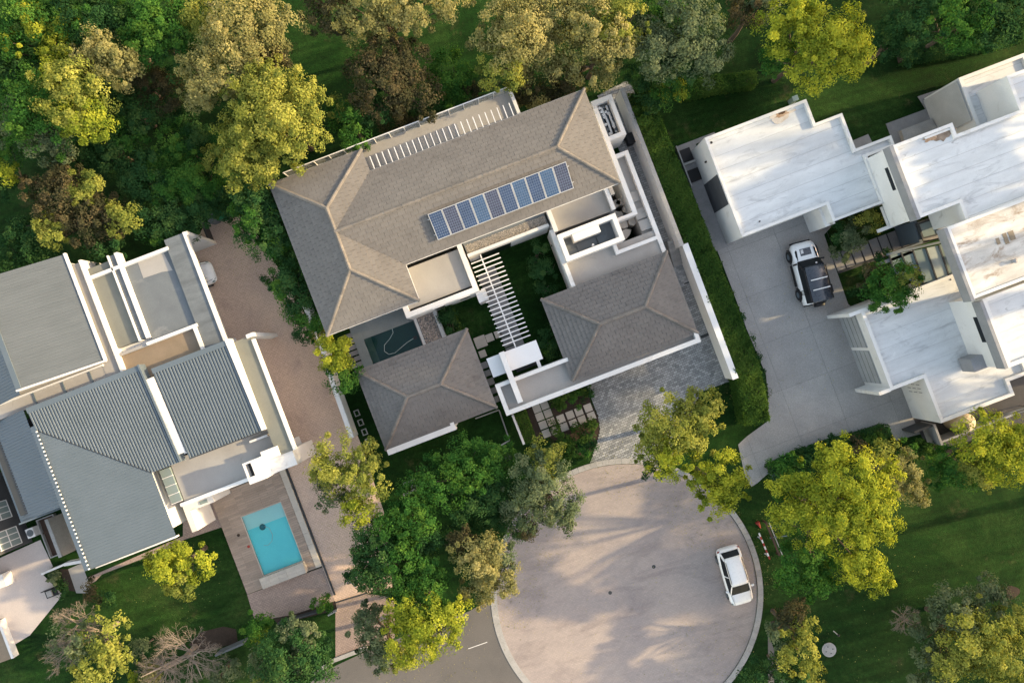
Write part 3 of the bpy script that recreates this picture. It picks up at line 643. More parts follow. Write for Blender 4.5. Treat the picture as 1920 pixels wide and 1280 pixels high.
for (a, b, c, d, h) in ((.5, 1.1, 1.2, 1.9, .1), (1.15, 2.6, .95, 1.75, .07), (2.7, 3.4, 1.0, 1.6, .12), (3.0, 3.5, 1.55, 1.9, .25)):
    MB().box((yr[0] + a, min(yr[0] + b, yr[1] - .35), yr[2] + c, min(yr[2] + d, yr[3] - .34)), 2.9, 2.9 + h).build('plinth', concrete_grey, house)
MB().lathe(V3d(yr[0] + 2.2, yr[3] - .5, 2.9), [(.04, 0), (.04, .5), (.09, .5), (.09, .58)], 8).build('vent_pipe', whitem, house)
MB().box((yr[0] - .25, yr[0] + .05, yr[2] - .6, yr[3] + .3), 0, 3.1).build('lower_wall', white, house)
# link roof between the yard and the garage
lz2 = 3.05
lk = ortho(V2, [(320, 1035), (1400, 720), (1465, 905), (380, 1270)], lz2)
lku = [uv(p) for p in lk]
lkr = (yr[0] + .05, lb[0] - .31, yr[3] + .002, max(p[1] for p in lku) + 1.2)
MB().box(lkr, 0, 2.8).build('link_roof', concrete_pale, house)
MB().box((lkr[0] - .28, lkr[0], yr[3] + .1, lkr[3]), 0, 3.3).build('parapet', white, house)
pk = uv(P(*V2(835, 825), 3.15)); pk2 = uv(P(*V2(870, 945), 3.15)); 
MB().box((pk2[0], lkr[1], pk2[1] - .25, pk2[1]), 2.8, 3.15).build('upstand', white, house)
MB().box((pk2[0], pk2[0] + .25, pk2[1] - 1.0, pk2[1] - .252), 2.8, 3.15).build('upstand', white, house)
# courtyard windows on the near wall
wallquad('window', V3d(gr[0] + .8, gr[3] + .23, 0), V3d(gr[0] + 3.2, gr[3] + .23, 0), .1, 2.2, glass_dark, house)
# ------------------------------------------------------------------ garage wing
gar = thing('garage_wing', 'single-storey garage with a small hip roof beside the cobbled drive', 'garage', P(1160, 610))
gq = [uv(P(*Z5(*p), 3.3)) for p in ((450, 350), (1130, 95), (1310, 540), (615, 790))]
g_r = ((gq[0][0] + gq[3][0]) / 2, (gq[1][0] + gq[2][0]) / 2, (gq[0][1] + gq[1][1]) / 2, (gq[2][1] + gq[3][1]) / 2)
hip_roof(gar, g_r, 3.3, 1.3)
MB().prism(inset(rpoly(g_r), .45), 0, 3.18).build('wall', white, gar)
# long front parapet and flat roof over the entrance
pz = 3.45
fA, fB, fC, fD = uv(P(*V6(240, 520), pz)), uv(P(*V6(380, 882), pz)), uv(P(*Z5(1325, 588), pz)), uv(P(*V6(1060, 215), pz))
f_u0 = (fA[0] + fB[0]) / 2; f_v1 = (fB[1] + fC[1]) / 2; f_v0 = (fA[1] + fD[1]) / 2
MB().box((f_u0, fC[0], f_v1 - .32, f_v1), 2.35, pz).build('front_parapet', white, gar)
MB().box((f_u0, f_u0 + .3, f_v0, f_v1 - .322), 2.35, pz).build('parapet', white, gar)
MB().box((f_u0 + .302, g_r[0] + .5, f_v0, f_v0 + .26), 2.35, pz).build('parapet', white, gar)
MB().box((fC[0] - .28, fC[0], f_v1 - .75, f_v1 - .322), 2.35, pz).build('parapet', white, gar)
MB().box((f_u0 + .302, fC[0] - .29, f_v0 + .262, f_v1 - .322), 2.75, 3.02).build('flat_roof', concrete_pale, gar)
for u in (f_u0 + .15, f_u0 + 3.2): MB().box((u, u + .3, f_v1 - .8, f_v1 - .5), 0, 2.75).build('column', white, gar)
for k in range(2):
    ua = g_r[0] + 1.0 + k * 3.2
    gd = MB().box((ua, ua + 2.7, g_r[3] - .44, g_r[3] - .40), .05, 2.3).build('garage_door', grey_fascia, gar)
# canopy slab, cross beam
cz = 3.0
cq = rect(V6, (135, 190), (825, 210), cz); cp = [uv(P(*V6(*p), cz)) for p in ((135, 190), (740, 0), (825, 210), (220, 430))]
c_r = ((cp[0][0] + cp[3][0]) / 2, (cp[1][0] + cp[2][0]) / 2, (cp[0][1] + cp[1][1]) / 2, (cp[2][1] + cp[3][1]) / 2)
ent = thing('entrance_canopy', 'flat white entrance canopy slab crossed by a tall white beam', 'canopy', V3d((c_r[0] + c_r[1]) / 2, (c_r[2] + c_r[3]) / 2, 0))
slab_m = mat('white_canopy_screed', (0.74, 0.75, 0.76, 1), (0.66, 0.67, 0.68, 1), 0.6, 0.6, fine=0.02)
MB().box(c_r, cz - .16, cz).build('slab', slab_m, ent)
bq = [uv(P(*V6(*p), 3.75)) for p in ((290, 140), (350, 115), (582, 722), (520, 742))]
MB().box(((bq[0][0] + bq[3][0]) / 2, (bq[1][0] + bq[2][0]) / 2, (bq[0][1] + bq[1][1]) / 2, (bq[2][1] + bq[3][1]) / 2), 3.06, 3.75).build('beam', white, ent)
b_u0, b_u1 = (bq[0][0] + bq[3][0]) / 2, (bq[1][0] + bq[2][0]) / 2
for vv in (c_r[2] + .3, c_r[3] - .5): MB().box((c_r[1] - .5, c_r[1] - .25, vv, vv + .25), 0, cz - .16).build('post', white, ent); MB().box((c_r[0] + .3, c_r[0] + .55, vv, vv + .25), 0, cz - .16).build('post', white, ent)
pj = uv(P(*V6(770, 270), 2.9)); MB().box((pj[0] - .12, pj[0] + .12, c_r[3], f_v0), 2.75, 2.95).build('tie_beam', whitem, ent)
MB().box((b_u1 + .3, pj[0], c_r[3] + .15, f_v0 - .15), 0, .6).build('door_recess', charcoal, ent)
# courtyard pergola, twenty slats on one spine
pgz = 2.7
s_a, s_b = P(*V3(935, 565), pgz), P(*Z4(1242, 650), pgz)
su = (uv(s_a)[0] + uv(s_b)[0]) / 2
perg = thing('slatted_pergola', 'narrow white pergola of twenty slats over the courtyard path', 'pergola', (s_a.x, s_a.y, 0))
MB().bar(V3d(su, uv(s_a)[1], pgz), V3d(su, uv(s_b)[1] - .05, pgz), .09, .16).build('spine', whitem, perg)
rl = [(1145, 107), (1155, 132), (1165, 157), (1173, 181), (1182, 206), (1192, 230), (1200, 254), (1210, 280), (1218, 304), (1230, 328), (1240, 352), (1250, 378), (1258, 410), (1267, 427), (1278, 452), (1287, 476), (1295, 500), (1303, 524), (1312, 550), (1320, 574)]
va, vb = uv(P(*Z4(*rl[0]), pgz))[1], uv(P(*Z4(*rl[-1]), pgz))[1]
hu0 = uv(P(*V3(835, 665), pgz))[0]; hu1 = uv(P(*V3(1140, 553), pgz))[0]
for i in range(20):
    v = va + (vb - va) * i / 19
    MB().bar(V3d(hu0, v, pgz + .085), V3d(hu1, v, pgz + .085), .075, .09).build('slat', whitem, perg)
for vv in (va + .3, (va + vb) / 2, vb - .4): MB().bar(V3d(su, vv, 0), V3d(su, vv, pgz - .08), .08, .08, (1, 0, 0)).build('post', whitem, perg)
# path slabs under it
path = tag(bpy.data.objects.new('courtyard_path', None), kind='structure'); COL.objects.link(path)
def slab(p, z0, z1, matl, parent, name='paving_slab'): return MB().prism(p, z0, z1).build(name, matl, parent)
for i in range(9):
    v = va + .75 + i * .82
    for s, o in ((-.40, 0), (.36, -.38)):
        slab(rpoly((su + s - .35, su + s + .35, v + o, v + o + .74)), 0, .05, slabg, path)
for c_ in ((1040, 612, 33), (1092, 588, 22), (1140, 568, 20), (1052, 680, 20), (1062, 745, 18), (1080, 790, 17), (1098, 838, 19), (1112, 890, 17), (1128, 940, 17)):
    u, v = uv(P(*Z4(c_[0], c_[1]))); s = c_[2] / 3.048 * .04
    slab(rpoly((u - s, u + s, v - s, v + s)), 0, .05, slabm if c_[1] < 700 else slabg, path)
# front garden pavers
gpath = tag(bpy.data.objects.new('garden_path', None), kind='structure'); COL.objects.link(gpath)
for c_ in ((745, 805), (840, 765), (780, 900), (880, 862), (820, 1000), (920, 962), (860, 1102), (962, 1065), (1035, 925), (1145, 880), (1250, 840), (1360, 795), (1075, 1025), (1185, 982), (1290, 938), (1402, 893)):
    u, v = uv(P(*V6(*c_))); slab(rpoly((u - .29, u + .29, v - .29, v + .29)), 0, .05 + rnd.uniform(-.006, .006), slabm, gpath)
MB().sheet(poly(V6, [(610, 800), (690, 770), (820, 1160), (745, 1180)]), .012).build('bark_bed', soil, kind='structure')
MB().sheet(poly(V6, [(880, 700), (1340, 560), (1400, 740), (1480, 900), (1500, 1010), (1480, 1180), (1440, 1290), (1300, 1380), (900, 1150), (950, 900)]), .008).build('planting_bed', soil, kind='structure')
gw = MB(); gw.bar(P(*V6(455, 870), .8), P(*V6(590, 1215), .8), .16, 1.6); gw.build('garden_wall', white, label='low white garden wall beside the clipped sunlit hedge', cat='wall')
# ------------------------------------------------------------------ pavilion
pav = thing('pavilion', 'square single-storey pavilion with a small grey hip roof beside the dark pool', 'pavilion', P(795, 730))
pq = [uv(P(*Z4(*p), 3.3)) for p in ((325, 775), (965, 540), (1130, 985), (500, 1230))]
p_r = ((pq[0][0] + pq[3][0]) / 2, (pq[1][0] + pq[2][0]) / 2, (pq[0][1] + pq[1][1]) / 2, (pq[2][1] + pq[3][1]) / 2)
hip_roof(pav, p_r, 3.3, 1.35)
MB().prism(inset(rpoly(p_r), .5), 0, 3.18).build('wall', white, pav)
bA, bB = uv(P(*Z4(512, 1250), 3.3)), uv(P(*Z4(900, 1105), 3.3))
MB().box((bA[0], bB[0], p_r[3] + .02, p_r[3] + .42), 2.6, 3.42).build('front_beam', white, pav)
MB().box((bB[0] - .28, bB[0], p_r[3] - .25, p_r[3] + .018), 2.6, 3.42).build('beam_return', white, pav)
for u in (bA[0] + .2, bB[0] - .4): MB().box((u, u + .25, p_r[3] + .1, p_r[3] + .35), 0, 2.6).build('column', white, pav)
# courtyard pool
pool = thing('courtyard_pool', 'dark green rectangular pool with a grey surround beside the pavilion', 'pool', P(740, 640))
pr_o = [uv(P(*Z4(*p))) for p in ((300, 560), (660, 440), (730, 660), (370, 740))]
pi = [uv(P(*Z4(*p), 0)) for p in ((370, 600), (660, 490), (735, 700), (420, 760))]
po_r = (pr_o[0][0], pr_o[1][0] + .1, v3 - 1.4, pr_o[3][1] + 2.0); pi_r = (pi[0][0] + .05, pi[1][0] - .05, pi[0][1], po_r[3] - .4)
pool_grey = mat('grey_green_pool_render', (0.15, 0.185, 0.18, 1), (0.11, 0.145, 0.145, 1), 0.8, 0.7)
m = MB(); u0_, u1_, v0_, v1_ = pi_r; U0, U1, W0_, W1_ = po_r
for rr_ in ((U0, U1, W0_, v0_), (U0, u0_, v0_ + .0, v1_), (u1_, U1, v0_, v1_), (U0, U1, v1_, W1_)): m.box(rr_, -.2, .12)
m.build('surround', mat('grey_pool_coping', (0.24, 0.265, 0.27, 1), (0.19, 0.215, 0.22, 1), 0.8, 0.8), pool)
pool_floor = MB().box((u0_ - .01, u1_ + .01, v0_ - .01, v1_ + .01), .0, .012).build('pool_floor', mat('deep_green_pool_floor', (0.03, 0.095, 0.10, 1), (0.024, 0.08, 0.088, 1), 0.6, 0.6), pool)
MB().box((u0_, u0_ + .55, v0_, v1_), .012, .05).build('pool_step', pool_grey, pool)
MB().sheet(rpoly((u0_, u1_, v0_, v1_)), .075).build('water', water_dk, pool)
hs = thing('pool_hose', 'curly white suction hose floating in the dark green pool', 'hose', P(*Z4(560, 600), .08))
pts = [P(*Z4(*p), .09) for p in ((530, 520), (540, 560), (520, 595), (490, 630), (490, 665), (515, 683), (550, 675), (585, 645), (620, 615), (660, 590))]
MB().tube(pts, .022, 6).build('hose', mat('pale_hose_plastic', (0.45, 0.6, 0.6, 1), None, 1, .5), hs); MB().box((uv(pts[-1])[0] - .06, uv(pts[-1])[0] + .2, uv(pts[-1])[1] - .12, uv(pts[-1])[1] + .12), .05, .14).build('cleaner_head', charcoal, hs)
# pebble strip beside the pool
ps = [uv(P(*Z4(*p), .5)) for p in ((665, 462), (762, 430), (812, 590), (720, 625))]
ps_r = (ps[0][0], ps[1][0], ps[0][1] - .3, ps[2][1] + .1)
pbd = thing('pebble_planter', 'raised white-edged bed of pink and grey pebbles beside the dark pool', 'pebble bed', V3d(ps_r[0], ps_r[2], 0))
MB().box((ps_r[0], ps_r[1], ps_r[2], ps_r[3]), 0, .42).build('bed', concrete_grey, pbd)
MB().box((ps_r[1] + .002, ps_r[1] + .28, ps_r[2], ps_r[3]), 0, .62).build('edge_wall', white, pbd)
MB().box((ps_r[0] - .2, ps_r[0] - .002, ps_r[2], ps_r[3]), 0, .5).build('edge_wall', white, pbd)
pebbles('pebble', rpoly((ps_r[0] + .05, ps_r[1] - .05, ps_r[2] + .05, ps_r[3] - .05)), .42, 900, pbd, .04, .08, 9, mat('pink_pebbles', (0.5, 0.43, 0.38, 1), (0.3, 0.27, 0.25, 1), 5.0, 0.9, var=0.5, fine=0.0))
# side passage slabs left of the pool and behind the pavilion
sp = tag(bpy.data.objects.new('side_path', None), kind='structure'); COL.objects.link(sp)
for i in range(6):
    u, v = uv(P(*Z4(275 + i * 12, 583 + i * 32))); slab(rpoly((u - .42, u + .42, v - .17, v + .17)), 0, .05, slabg, sp)
for i in range(4):
    u, v = uv(P(*Z4(333 + i * 22, 1018 + i * 54)));
    m = MB(); m.ring(rpoly((u - .2, u + .2, v - .24, v + .24)), .07, 0, .07); m.build('stone_edging', kerbm, sp)
le_ = MB(); pts = [P(*Z4(*p), .03) for p in ((1010, 1050), (1145, 1000), (1205, 1175), (1150, 1205))]
for a, b in zip(pts, pts[1:]): le_.bar(a, b, .09, .06)
le_.build('lawn_edging', kerbm, sp)
for i in range(3):
    u, v = uv(P(*L6(535, 315 + i * 24))); slab(rpoly((u - .55, u + .55, v - .12, v + .12)), 0, .06, slabg, sp, 'step_plank')
# ------------------------------------------------------------------ boundary walls
def wall(name, pts, w, h, matl, label, cap=None, seg=0):
    t = thing(name, label, 'wall', (pts[0][0], pts[0][1], 0))
    for i, (a, b) in enumerate(zip(pts, pts[1:])):
        a, b = Vector((a[0], a[1], 0)), Vector((b[0], b[1], 0)); d = (b - a).normalized()
        MB().bar(a + Vector((0, 0, h / 2)), b + d * (w * .0) + Vector((0, 0, h / 2)), w, h).build('panel', matl, t)
        if cap: MB().bar(a + Vector((0, 0, h + .03)), b + Vector((0, 0, h + .03)), w + .08, .058).build('coping', cap, t)
    return t
wz = 2.2
wall('boundary_wall', [P(*V1(930, 100), wz), P(*V2(1655, 835), wz)], .22, wz, white, 'long grey-white boundary wall beside the hedge and cobbled passage', kerbm)
wall('drive_wall', [P(*V2(1690, 815), 1.9), P(*Z5(1510, 785), 1.9)], .36, 1.9, white, 'white boundary wall beside the cobbled garage drive', slab_m)
wall('side_wall', [P(*PX(566, 560), 1.5), P(*Z4(130, 625), 1.5), P(*Z4(205, 880), 1.5), P(*Z4(305, 1160), 1.5)], .25, 1.5, white, 'white boundary wall between the brown brick drive and the pavilion', slab_m)
# steps in the side passage
st_ = thing('garden_steps', 'flight of seven pale steps in the passage behind the drive wall', 'steps', P(*V2(1560, 920)))
sA, sB, sC = uv(P(*V2(1450, 805))), uv(P(*V2(1570, 762))), uv(P(*V2(1560, 1090)))
for i in range(7):
    v = sA[1] + (sC[1] - sA[1]) * i / 7; dv = (sC[1] - sA[1]) / 7
    MB().box((sA[0] - .05, sB[0] + .15, v, v + dv - .002), 0, 1.0 - i * .13).build('step', kerbm, st_)
MB().bar(P(*Z5(1230, 268), .03), P(*Z5(1290, 245), .03), .1, .06).build('drain_channel', charcoal, label='dark slot drain across the upper end of the cobbled drive', cat='drain')
MB().bar(P(*Z5(1320, 558), .03), P(*Z5(1388, 532), .03), .22, .06).build('gate_rail', charcoal, label='dark gate rail across the cobbles beside the garage corner', cat='gate rail')
bn = thing('wheelie_bin', 'black wheelie bin in the passage beside the plant box', 'bin', P(*V1(1045, 700)))
def bin_(t, c, matl, ang=TH, h=1.05):
    M = Matrix.Translation((c[0], c[1], 0)) @ Matrix.Rotation(ang, 4, 'Z')
    def tp(x0, x1, y0, y1, z0, z1, s=.9):
        m = MB(); vs = [M @ Vector((x * (s if z == z0 else 1), y * (s if z == z0 else 1), z)) for z in (z0, z1) for x, y in ((x0, y0), (x1, y0), (x1, y1), (x0, y1))]
        m.add(vs, [(3, 2, 1, 0), (4, 5, 6, 7), (0, 1, 5, 4), (1, 2, 6, 5), (2, 3, 7, 6), (3, 0, 4, 7)]); return m
    tp(-.28, .28, -.35, .33, .08, h - .08).build('body', matl, t)
    lid = tp(-.31, .31, -.38, .36, h - .08, h, .97).build('lid', matl, t)
    mm = MB(); mm.tube([M @ Vector((-.26, .4, h - .06)), M @ Vector((.26, .4, h - .06))], .025, 6); mm.build('handle', blackp, lid)
    for s in (-1, 1):
        mm = MB(); mm.tube([M @ Vector((s * .27, .3, .1)), M @ Vector((s * .33, .3, .1))], .1, 10); mm.build('wheel', blackp, t)
bin_(bn, P(*V1(1045, 700), 1.0), blackp)
# ------------------------------------------------------------------ left house
lh = thing('metal_roofed_house', 'rambling house with grey ribbed metal roofs beside the brown brick drive', 'house', P(200, 750))
def zpt(V, x, y, z): return uv(P(*V(x, y), z))
def ribbed(name, r, zf, along, pitch, h, matl, parent, clip=None, w=.5, most=0):
    """metal sheeting over rect r; zf(u, v) gives height; ribs run along 'u' or 'v'; clip(u, v) optional line cut"""
    u0, u1, v0, v1 = r; m = MB()
    a0, a1 = (v0, v1) if along == 'u' else (u0, u1); n = int((a1 - a0) / pitch); pitch = (a1 - a0) / n
    prof = []
    for i in range(n):
        s = a0 + i * pitch
        prof += [(s, 0), (s + pitch * (1 - w) / 2, 0), (s + pitch * (1 - w * .55) / 2, h), (s + pitch * (1 + w * .55) / 2, h), (s + pitch * (1 + w) / 2, 0)]
    prof.append((a1, 0))
    ends = []
    for s, hh in prof:
        b0, b1 = (u0, u1) if along == 'u' else (v0, v1)
        if clip: b0, b1 = clip(s, b0, b1)
        ends.append((s, hh, b0, b1))
    vs = []
    for s, hh, b0, b1 in ends:
        for b in (b0, b1):
            u, v = (b, s) if along == 'u' else (s, b); vs.append(V3d(u, v, zf(u, v) + hh))
    fs = [(2 * i, 2 * i + 1, 2 * i + 3, 2 * i + 2) for i in range(len(ends) - 1) if ends[i][3] > ends[i][2] or ends[i + 1][3] > ends[i + 1][2]]
    m.add(vs, fs); return m.build(name, matl, parent)
# A: big roof, ridge on its left
eA = zpt(L1, 425, 275, 5.2); eB = zpt(L1, 700, 975, 5.2); rA = zpt(L1, 130, 1150, 6.4); rB = zpt(L1, 4, 820, 6.4)
A_u1 = (eA[0] + eB[0]) / 2; A_u0 = (rA[0] + rB[0]) / 2; A_v0 = eA[1]; A_v1 = (eB[1])
zA = lambda u, v: 5.2 + (A_u1 - u) / (A_u1 - A_u0) * 1.2
ra = ribbed('upper_roof', (A_u0, A_u1, A_v0, A_v1), zA, 'u', .20, .03, metal_grey, lh, w=.3)
zAl = lambda u, v: 6.4 - (A_u0 - u) * .42
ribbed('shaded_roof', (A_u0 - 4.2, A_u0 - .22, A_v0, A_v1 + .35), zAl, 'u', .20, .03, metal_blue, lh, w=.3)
MB().bar(V3d(A_u0 - .1, A_v0, 6.42), V3d(A_u0 - .1, A_v1, 6.42), .36, .06).build('ridge_flashing', metal_seam, lh)
MB().bar(V3d(A_u1 + .06, A_v0 - .05, 5.2), V3d(A_u1 + .06, A_v1 + .06, 5.2), .14, .22).build('gutter', whitem, lh)
MB().add([V3d(A_u0 - .3, A_v1 + .02, 6.1), V3d(A_u1, A_v1 + .02, 4.95), V3d(A_u1, A_v1 + .12, 4.95), V3d(A_u0 - .3, A_v1 + .12, 6.1), V3d(A_u0 - .3, A_v1 + .02, 6.45), V3d(A_u1, A_v1 + .02, 5.26), V3d(A_u1, A_v1 + .12, 5.26), V3d(A_u0 - .3, A_v1 + .12, 6.45)], [(3, 2, 1, 0), (4, 5, 6, 7), (0, 1, 5, 4), (1, 2, 6, 5), (2, 3, 7, 6), (3, 0, 4, 7)]).build('barge_board', whitem, lh)
MB().box((A_u0 - 4, A_u1 - .3, A_v0 + .4, A_v1 - .3), 0, 4.9).build('wall', white, lh)
# B: beige gutters round it
b1 = zpt(L1, 520, 310, 4.9); b2 = zpt(L1, 820, 1045, 4.9)
B_u = (b1[0] + b2[0]) / 2
MB().box((A_u1 - .6, B_u - .18, b1[1] + .1, b2[1] + .1), 4.2, 4.62).build('flat_roof', concrete_pale, lh)
MB().box((A_u0 - 5, A_u1 - .602, A_v1 - .6, b2[1] + .1), 4.2, 4.6).build('flat_roof', concrete_pale, lh)
MB().box((B_u - .17, B_u, b1[1], b2[1] + .1), 0, 4.78).build('parapet', white, lh)
for x, y in ((400, 1100), (590, 1060), (215, 1200)):
    u, v = zpt(L1, x, y, 4.62); MB().box((u, u + .1, A_v1 + .15, b2[1] + .05), 4.6, 4.66).build('roof_seam', metal_seam, lh)
MB().box((A_u0 - 5, A_u1 - .5, A_v1 + .13, A_v1 + .25), 4.6, 4.8).build('upstand', white, lh)
# C, D: flat roofs to the right
cA, cB = zpt(L1, 930, 840, 4.4), zpt(L1, 740, 330, 4.4)
C_u = (cA[0] + cB[0]) / 2; C_v1 = zpt(L1, 860, 870, 4.4)[1]
d0 = zpt(L1, 985, 835, 4.8)[0]; dR = zpt(L1, 1300, 725, 4.5); dT = zpt(L1, 1110, 235, 4.6)
e0 = zpt(L1, 1105, 170, 4.55); e1 = zpt(L1, 1225, 125, 4.55); e2 = zpt(L1, 1505, 820, 4.55)
C_v0 = zpt(L1, 600, 385, 4.4)[1]; E_u1 = (e1[0] + e2[0]) / 2; E_v0 = e1[1]; E_v1 = zpt(L1, 1340, 890, 4.5)[1]; E_u0 = zpt(L1, 1300, 720, 4.5)[0]
D_v0 = dT[1]; D_v1 = dR[1]
MB().box((B_u + .002, C_u, C_v0 - .2, C_v1), 4.0, 4.36).build('flat_roof', screed_olive, lh)
MB().box((C_u + .002, C_u + .1, C_v0 - .5, C_v1 + .1), 3.9, 4.62).build('divider', white, lh)
MB().box((C_u + .102, d0 - .2, C_v0 - .45, C_v1), 3.9, 4.48).build('divider_gutter', slate, lh)
MB().box((d0 - .198, d0 + .02, C_v0 - .5, C_v1 + .1), 3.9, 4.6).build('divider', white, lh)
pave('roofing_sheet', rpoly((d0 + .022, E_u0, D_v0 + .1, D_v1 + .12)), 4.28, 20, 1.05, .0, .02, concrete_grey, lh, most=0, rest='stuff')
MB().box((d0 + .022, E_u0, D_v0 + .1, D_v1 + .12), 3.9, 4.28).build('flat_roof', concrete_grey, lh)
MB().box((B_u, E_u0 + .1, D_v0 - .12, D_v0 + .1), 3.7, 4.62).build('parapet', white, lh)
patchp = poly(L1, [(915, 320), (1090, 265), (1150, 380), (1080, 390), (955, 432)], 4.32)
MB().prism(patchp, 4.29, 4.312).build('screed_patch', concrete_pale, lh)
# E: car port roof
cp_ = thing('car_port', 'long grey flat-roofed car port with white edge at the top of the brown drive', 'car port', P(400, 520))
MB().box((E_u0, E_u1 - .16, E_v0 + .02, E_v1 + .8), 4.3, 4.52).build('roof', slate, cp_)
MB().box((E_u1 - .158, E_u1, E_v0, E_v1 + .9), 4.2, 4.62).build('fascia', white, cp_)
MB().box((E_u0, E_u1 + 0, E_v0 + .02, E_v0 + .26), 0, 4.298).build('end_wall', white, cp_)
for vv in (E_v0 + 2.6, E_v1 - .4): MB().box((E_u0 + .2, E_u0 + .5, vv, vv + .28), 0, 4.3).build('pier', white, cp_)
wA, wB = P(*L1(1225, 130), 4.5), P(*L1(1415, 200), 0)
MB().box((E_u1 + .002, E_u1 + .14, E_v0, E_v0 + .26), 0, 4.55).build('wing_wall', white, cp_)
MB().box((B_u - .3, E_u0, D_v0 + .3, D_v1 + 2), 0, 4.0).build('wall', white, lh)
# F: tan roofs
f0 = zpt(L1, 960, 865, 4.6); f1_ = zpt(L1, 1340, 880, 4.6)
F_v1 = zpt(L1, 830, 1045, 4.3)[1] + .3
MB().box((B_u + .002, E_u0, D_v1 + .35, F_v1 + 1.2), 3.9, 4.3).build('flat_roof', screed_tan, lh)
MB().box((d0 - .3, E_u0 + .1, D_v1 + .122, D_v1 + .348), 3.9, 4.64).build('parapet', white, lh)
MB().box((E_u0 - .25, E_u0 - .002, D_v1 + .35, E_v1 + .5), 3.9, 4.64).build('parapet', white, lh)
MB().box((B_u + .002, d0 - .302, D_v1 + .15, D_v1 + .35), 3.9, 4.5).build('parapet', concrete_pale, lh)
# G: ribbed roofs
ztop, slope = 5.5, .09
t0 = zpt(L2, 210, 285, ztop); t1 = zpt(L1, 925, 1005, ztop)
G_v0 = (t0[1] + t1[1]) / 2; G_u0 = t0[0]; G_u1 = t1[0]
k0 = zpt(L2, 290, 450, ztop - .1); k1 = zpt(L2, 1210, 790, 4.95)
zG = lambda u, v: ztop - (v - G_v0) * slope
bt = zpt(L2, 1470, 695, 4.85); G_v1 = bt[1]
def clipG(s, b0, b1_):
    t = (s - k0[0]) / (k1[0] - k0[0]); lim = k0[1] + (k1[1] - k0[1]) * t
    return b0, min(b1_, max(b0, lim))
ribbed('ribbed_roof', (G_u0, G_u1 - .1, G_v0 + .35, G_v1), zG, 'v', .205, .075, metal_seam, lh, clipG, w=.75)
MB().add([V3d(G_u0, G_v0, ztop + .06), V3d(G_u1, G_v0, ztop + .06), V3d(G_u1, G_v0 + .38, ztop + .03), V3d(G_u0, G_v0 + .38, ztop + .03)], [(0, 1, 2, 3)]).build('top_flashing', metal_seam, lh)
zS = lambda u, v: zG(k0[0], k0[1]) - (u - k0[0]) * (zG(0, k0[1]) - zG(0, k1[1])) / (k1[0] - k0[0])
s1 = zpt(L3, 1170, 300, 4.9); s2 = zpt(L3, 590, 525, 5.9); S_v1 = zpt(L3, 590, 525, 5.3)[1]; S_v1 = (S_v1 + s1[1]) / 2
S_u1 = k1[0]
def clipS(s, b0, b1_):
    t = (s - k0[1]) / (k1[1] - k0[1]); lim = k0[0] + (k1[0] - k0[0]) * t
    return b0, min(b1_, max(b0, lim))
ribbed('seamed_roof', (k0[0], S_u1, k0[1], S_v1), zS, 'u', .205, .03, metal_seam, lh, clipS, w=.35)
MB().bar(V3d(k0[0], k0[1], zS(*k0) + .03), V3d(k1[0], k1[1], zS(*k1) + .03), .12, .03).build('valley', charcoal, lh)
zr = zS(k0[0], 0)
MB().add([V3d(k0[0] - .42, k0[1] - .3, zr - .05), V3d(k0[0] + .02, k0[1] - .3, zr + .07), V3d(k0[0] + .02, S_v1, zr + .07), V3d(k0[0] - .42, S_v1, zr - .05)], [(3, 2, 1, 0)]).build('ridge_flashing', metal_seam, lh)
n = 36
for i in range(n):
    v = k0[1] + .1 + (S_v1 - k0[1] - .2) * i / (n - 1); MB().box((k0[0] - .03, k0[0] + .05, v, v + .1), zr + .05, zr + .13).build('rib_end', whitem, lh)
zB = lambda u, v: zr - .05 - (k0[0] - .4 - u) * .38
bl = zpt(L2, 180, 290, 5.3); bb = zpt(L2, 480, 1070, 5.2)
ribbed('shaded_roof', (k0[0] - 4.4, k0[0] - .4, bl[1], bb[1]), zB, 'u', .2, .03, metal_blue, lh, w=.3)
MB().box((k0[0] - 4.2, k0[0] - .5, bb[1] + .01, bb[1] + .12), 3.6, 4.3).build('barge_board', metal_seam, lh)
MB().box((k0[0] - 4.0, S_u1 - .4, G_v0 + .5, bb[1] - .4), 0, 4.15).build('wall', charcoal, lh)
MB().box((k0[0] + .3, S_u1 - .5, bb[1] - .398, S_v1 - .5), 0, 4.4).build('wall', white, lh)
MB().box((k0[0] + .1, S_u1, S_v1 + .01, S_v1 + .12), 4.5, 4.95).build('barge_board', white, lh)
MB().add([V3d(k0[0], S_v1 + .02, zr - .25), V3d(S_u1, S_v1 + .02, 4.7), V3d(S_u1, S_v1 + .02, zS(S_u1, 0) + .05), V3d(k0[0], S_v1 + .02, zr + .06)], [(0, 1, 2, 3)]).build('gable_trim', white, lh)
# white parapet between the two ribbed roofs
wq0 = zpt(L4, 85, 295, 6.2); wq1 = zpt(L4, 375, 925, 5.2)
H_u0 = zpt(L4, 160, 330, 5.4)[0]; H_u1 = zpt(L4, 660, 130, 5.4)[0]; H_v0 = (zpt(L4, 160, 325, 5.4)[1] + zpt(L4, 660, 130, 5.4)[1]) / 2; H_v1 = (zpt(L4, 410, 915, 4.95)[1] + zpt(L4, 920, 730, 4.95)[1]) / 2
zH = lambda u, v: 5.4 - (v - H_v0) * .07
ribbed('ribbed_roof', (H_u0, H_u1 - .15, H_v0 + .32, H_v1), zH, 'v', .205, .075, metal_seam, lh, None, w=.75)
MB().add([V3d(H_u0, H_v0, 5.5), V3d(H_u1, H_v0, 5.5), V3d(H_u1, H_v0 + .36, 5.47), V3d(H_u0, H_v0 + .36, 5.47)], [(0, 1, 2, 3)]).build('top_flashing', metal_seam, lh)
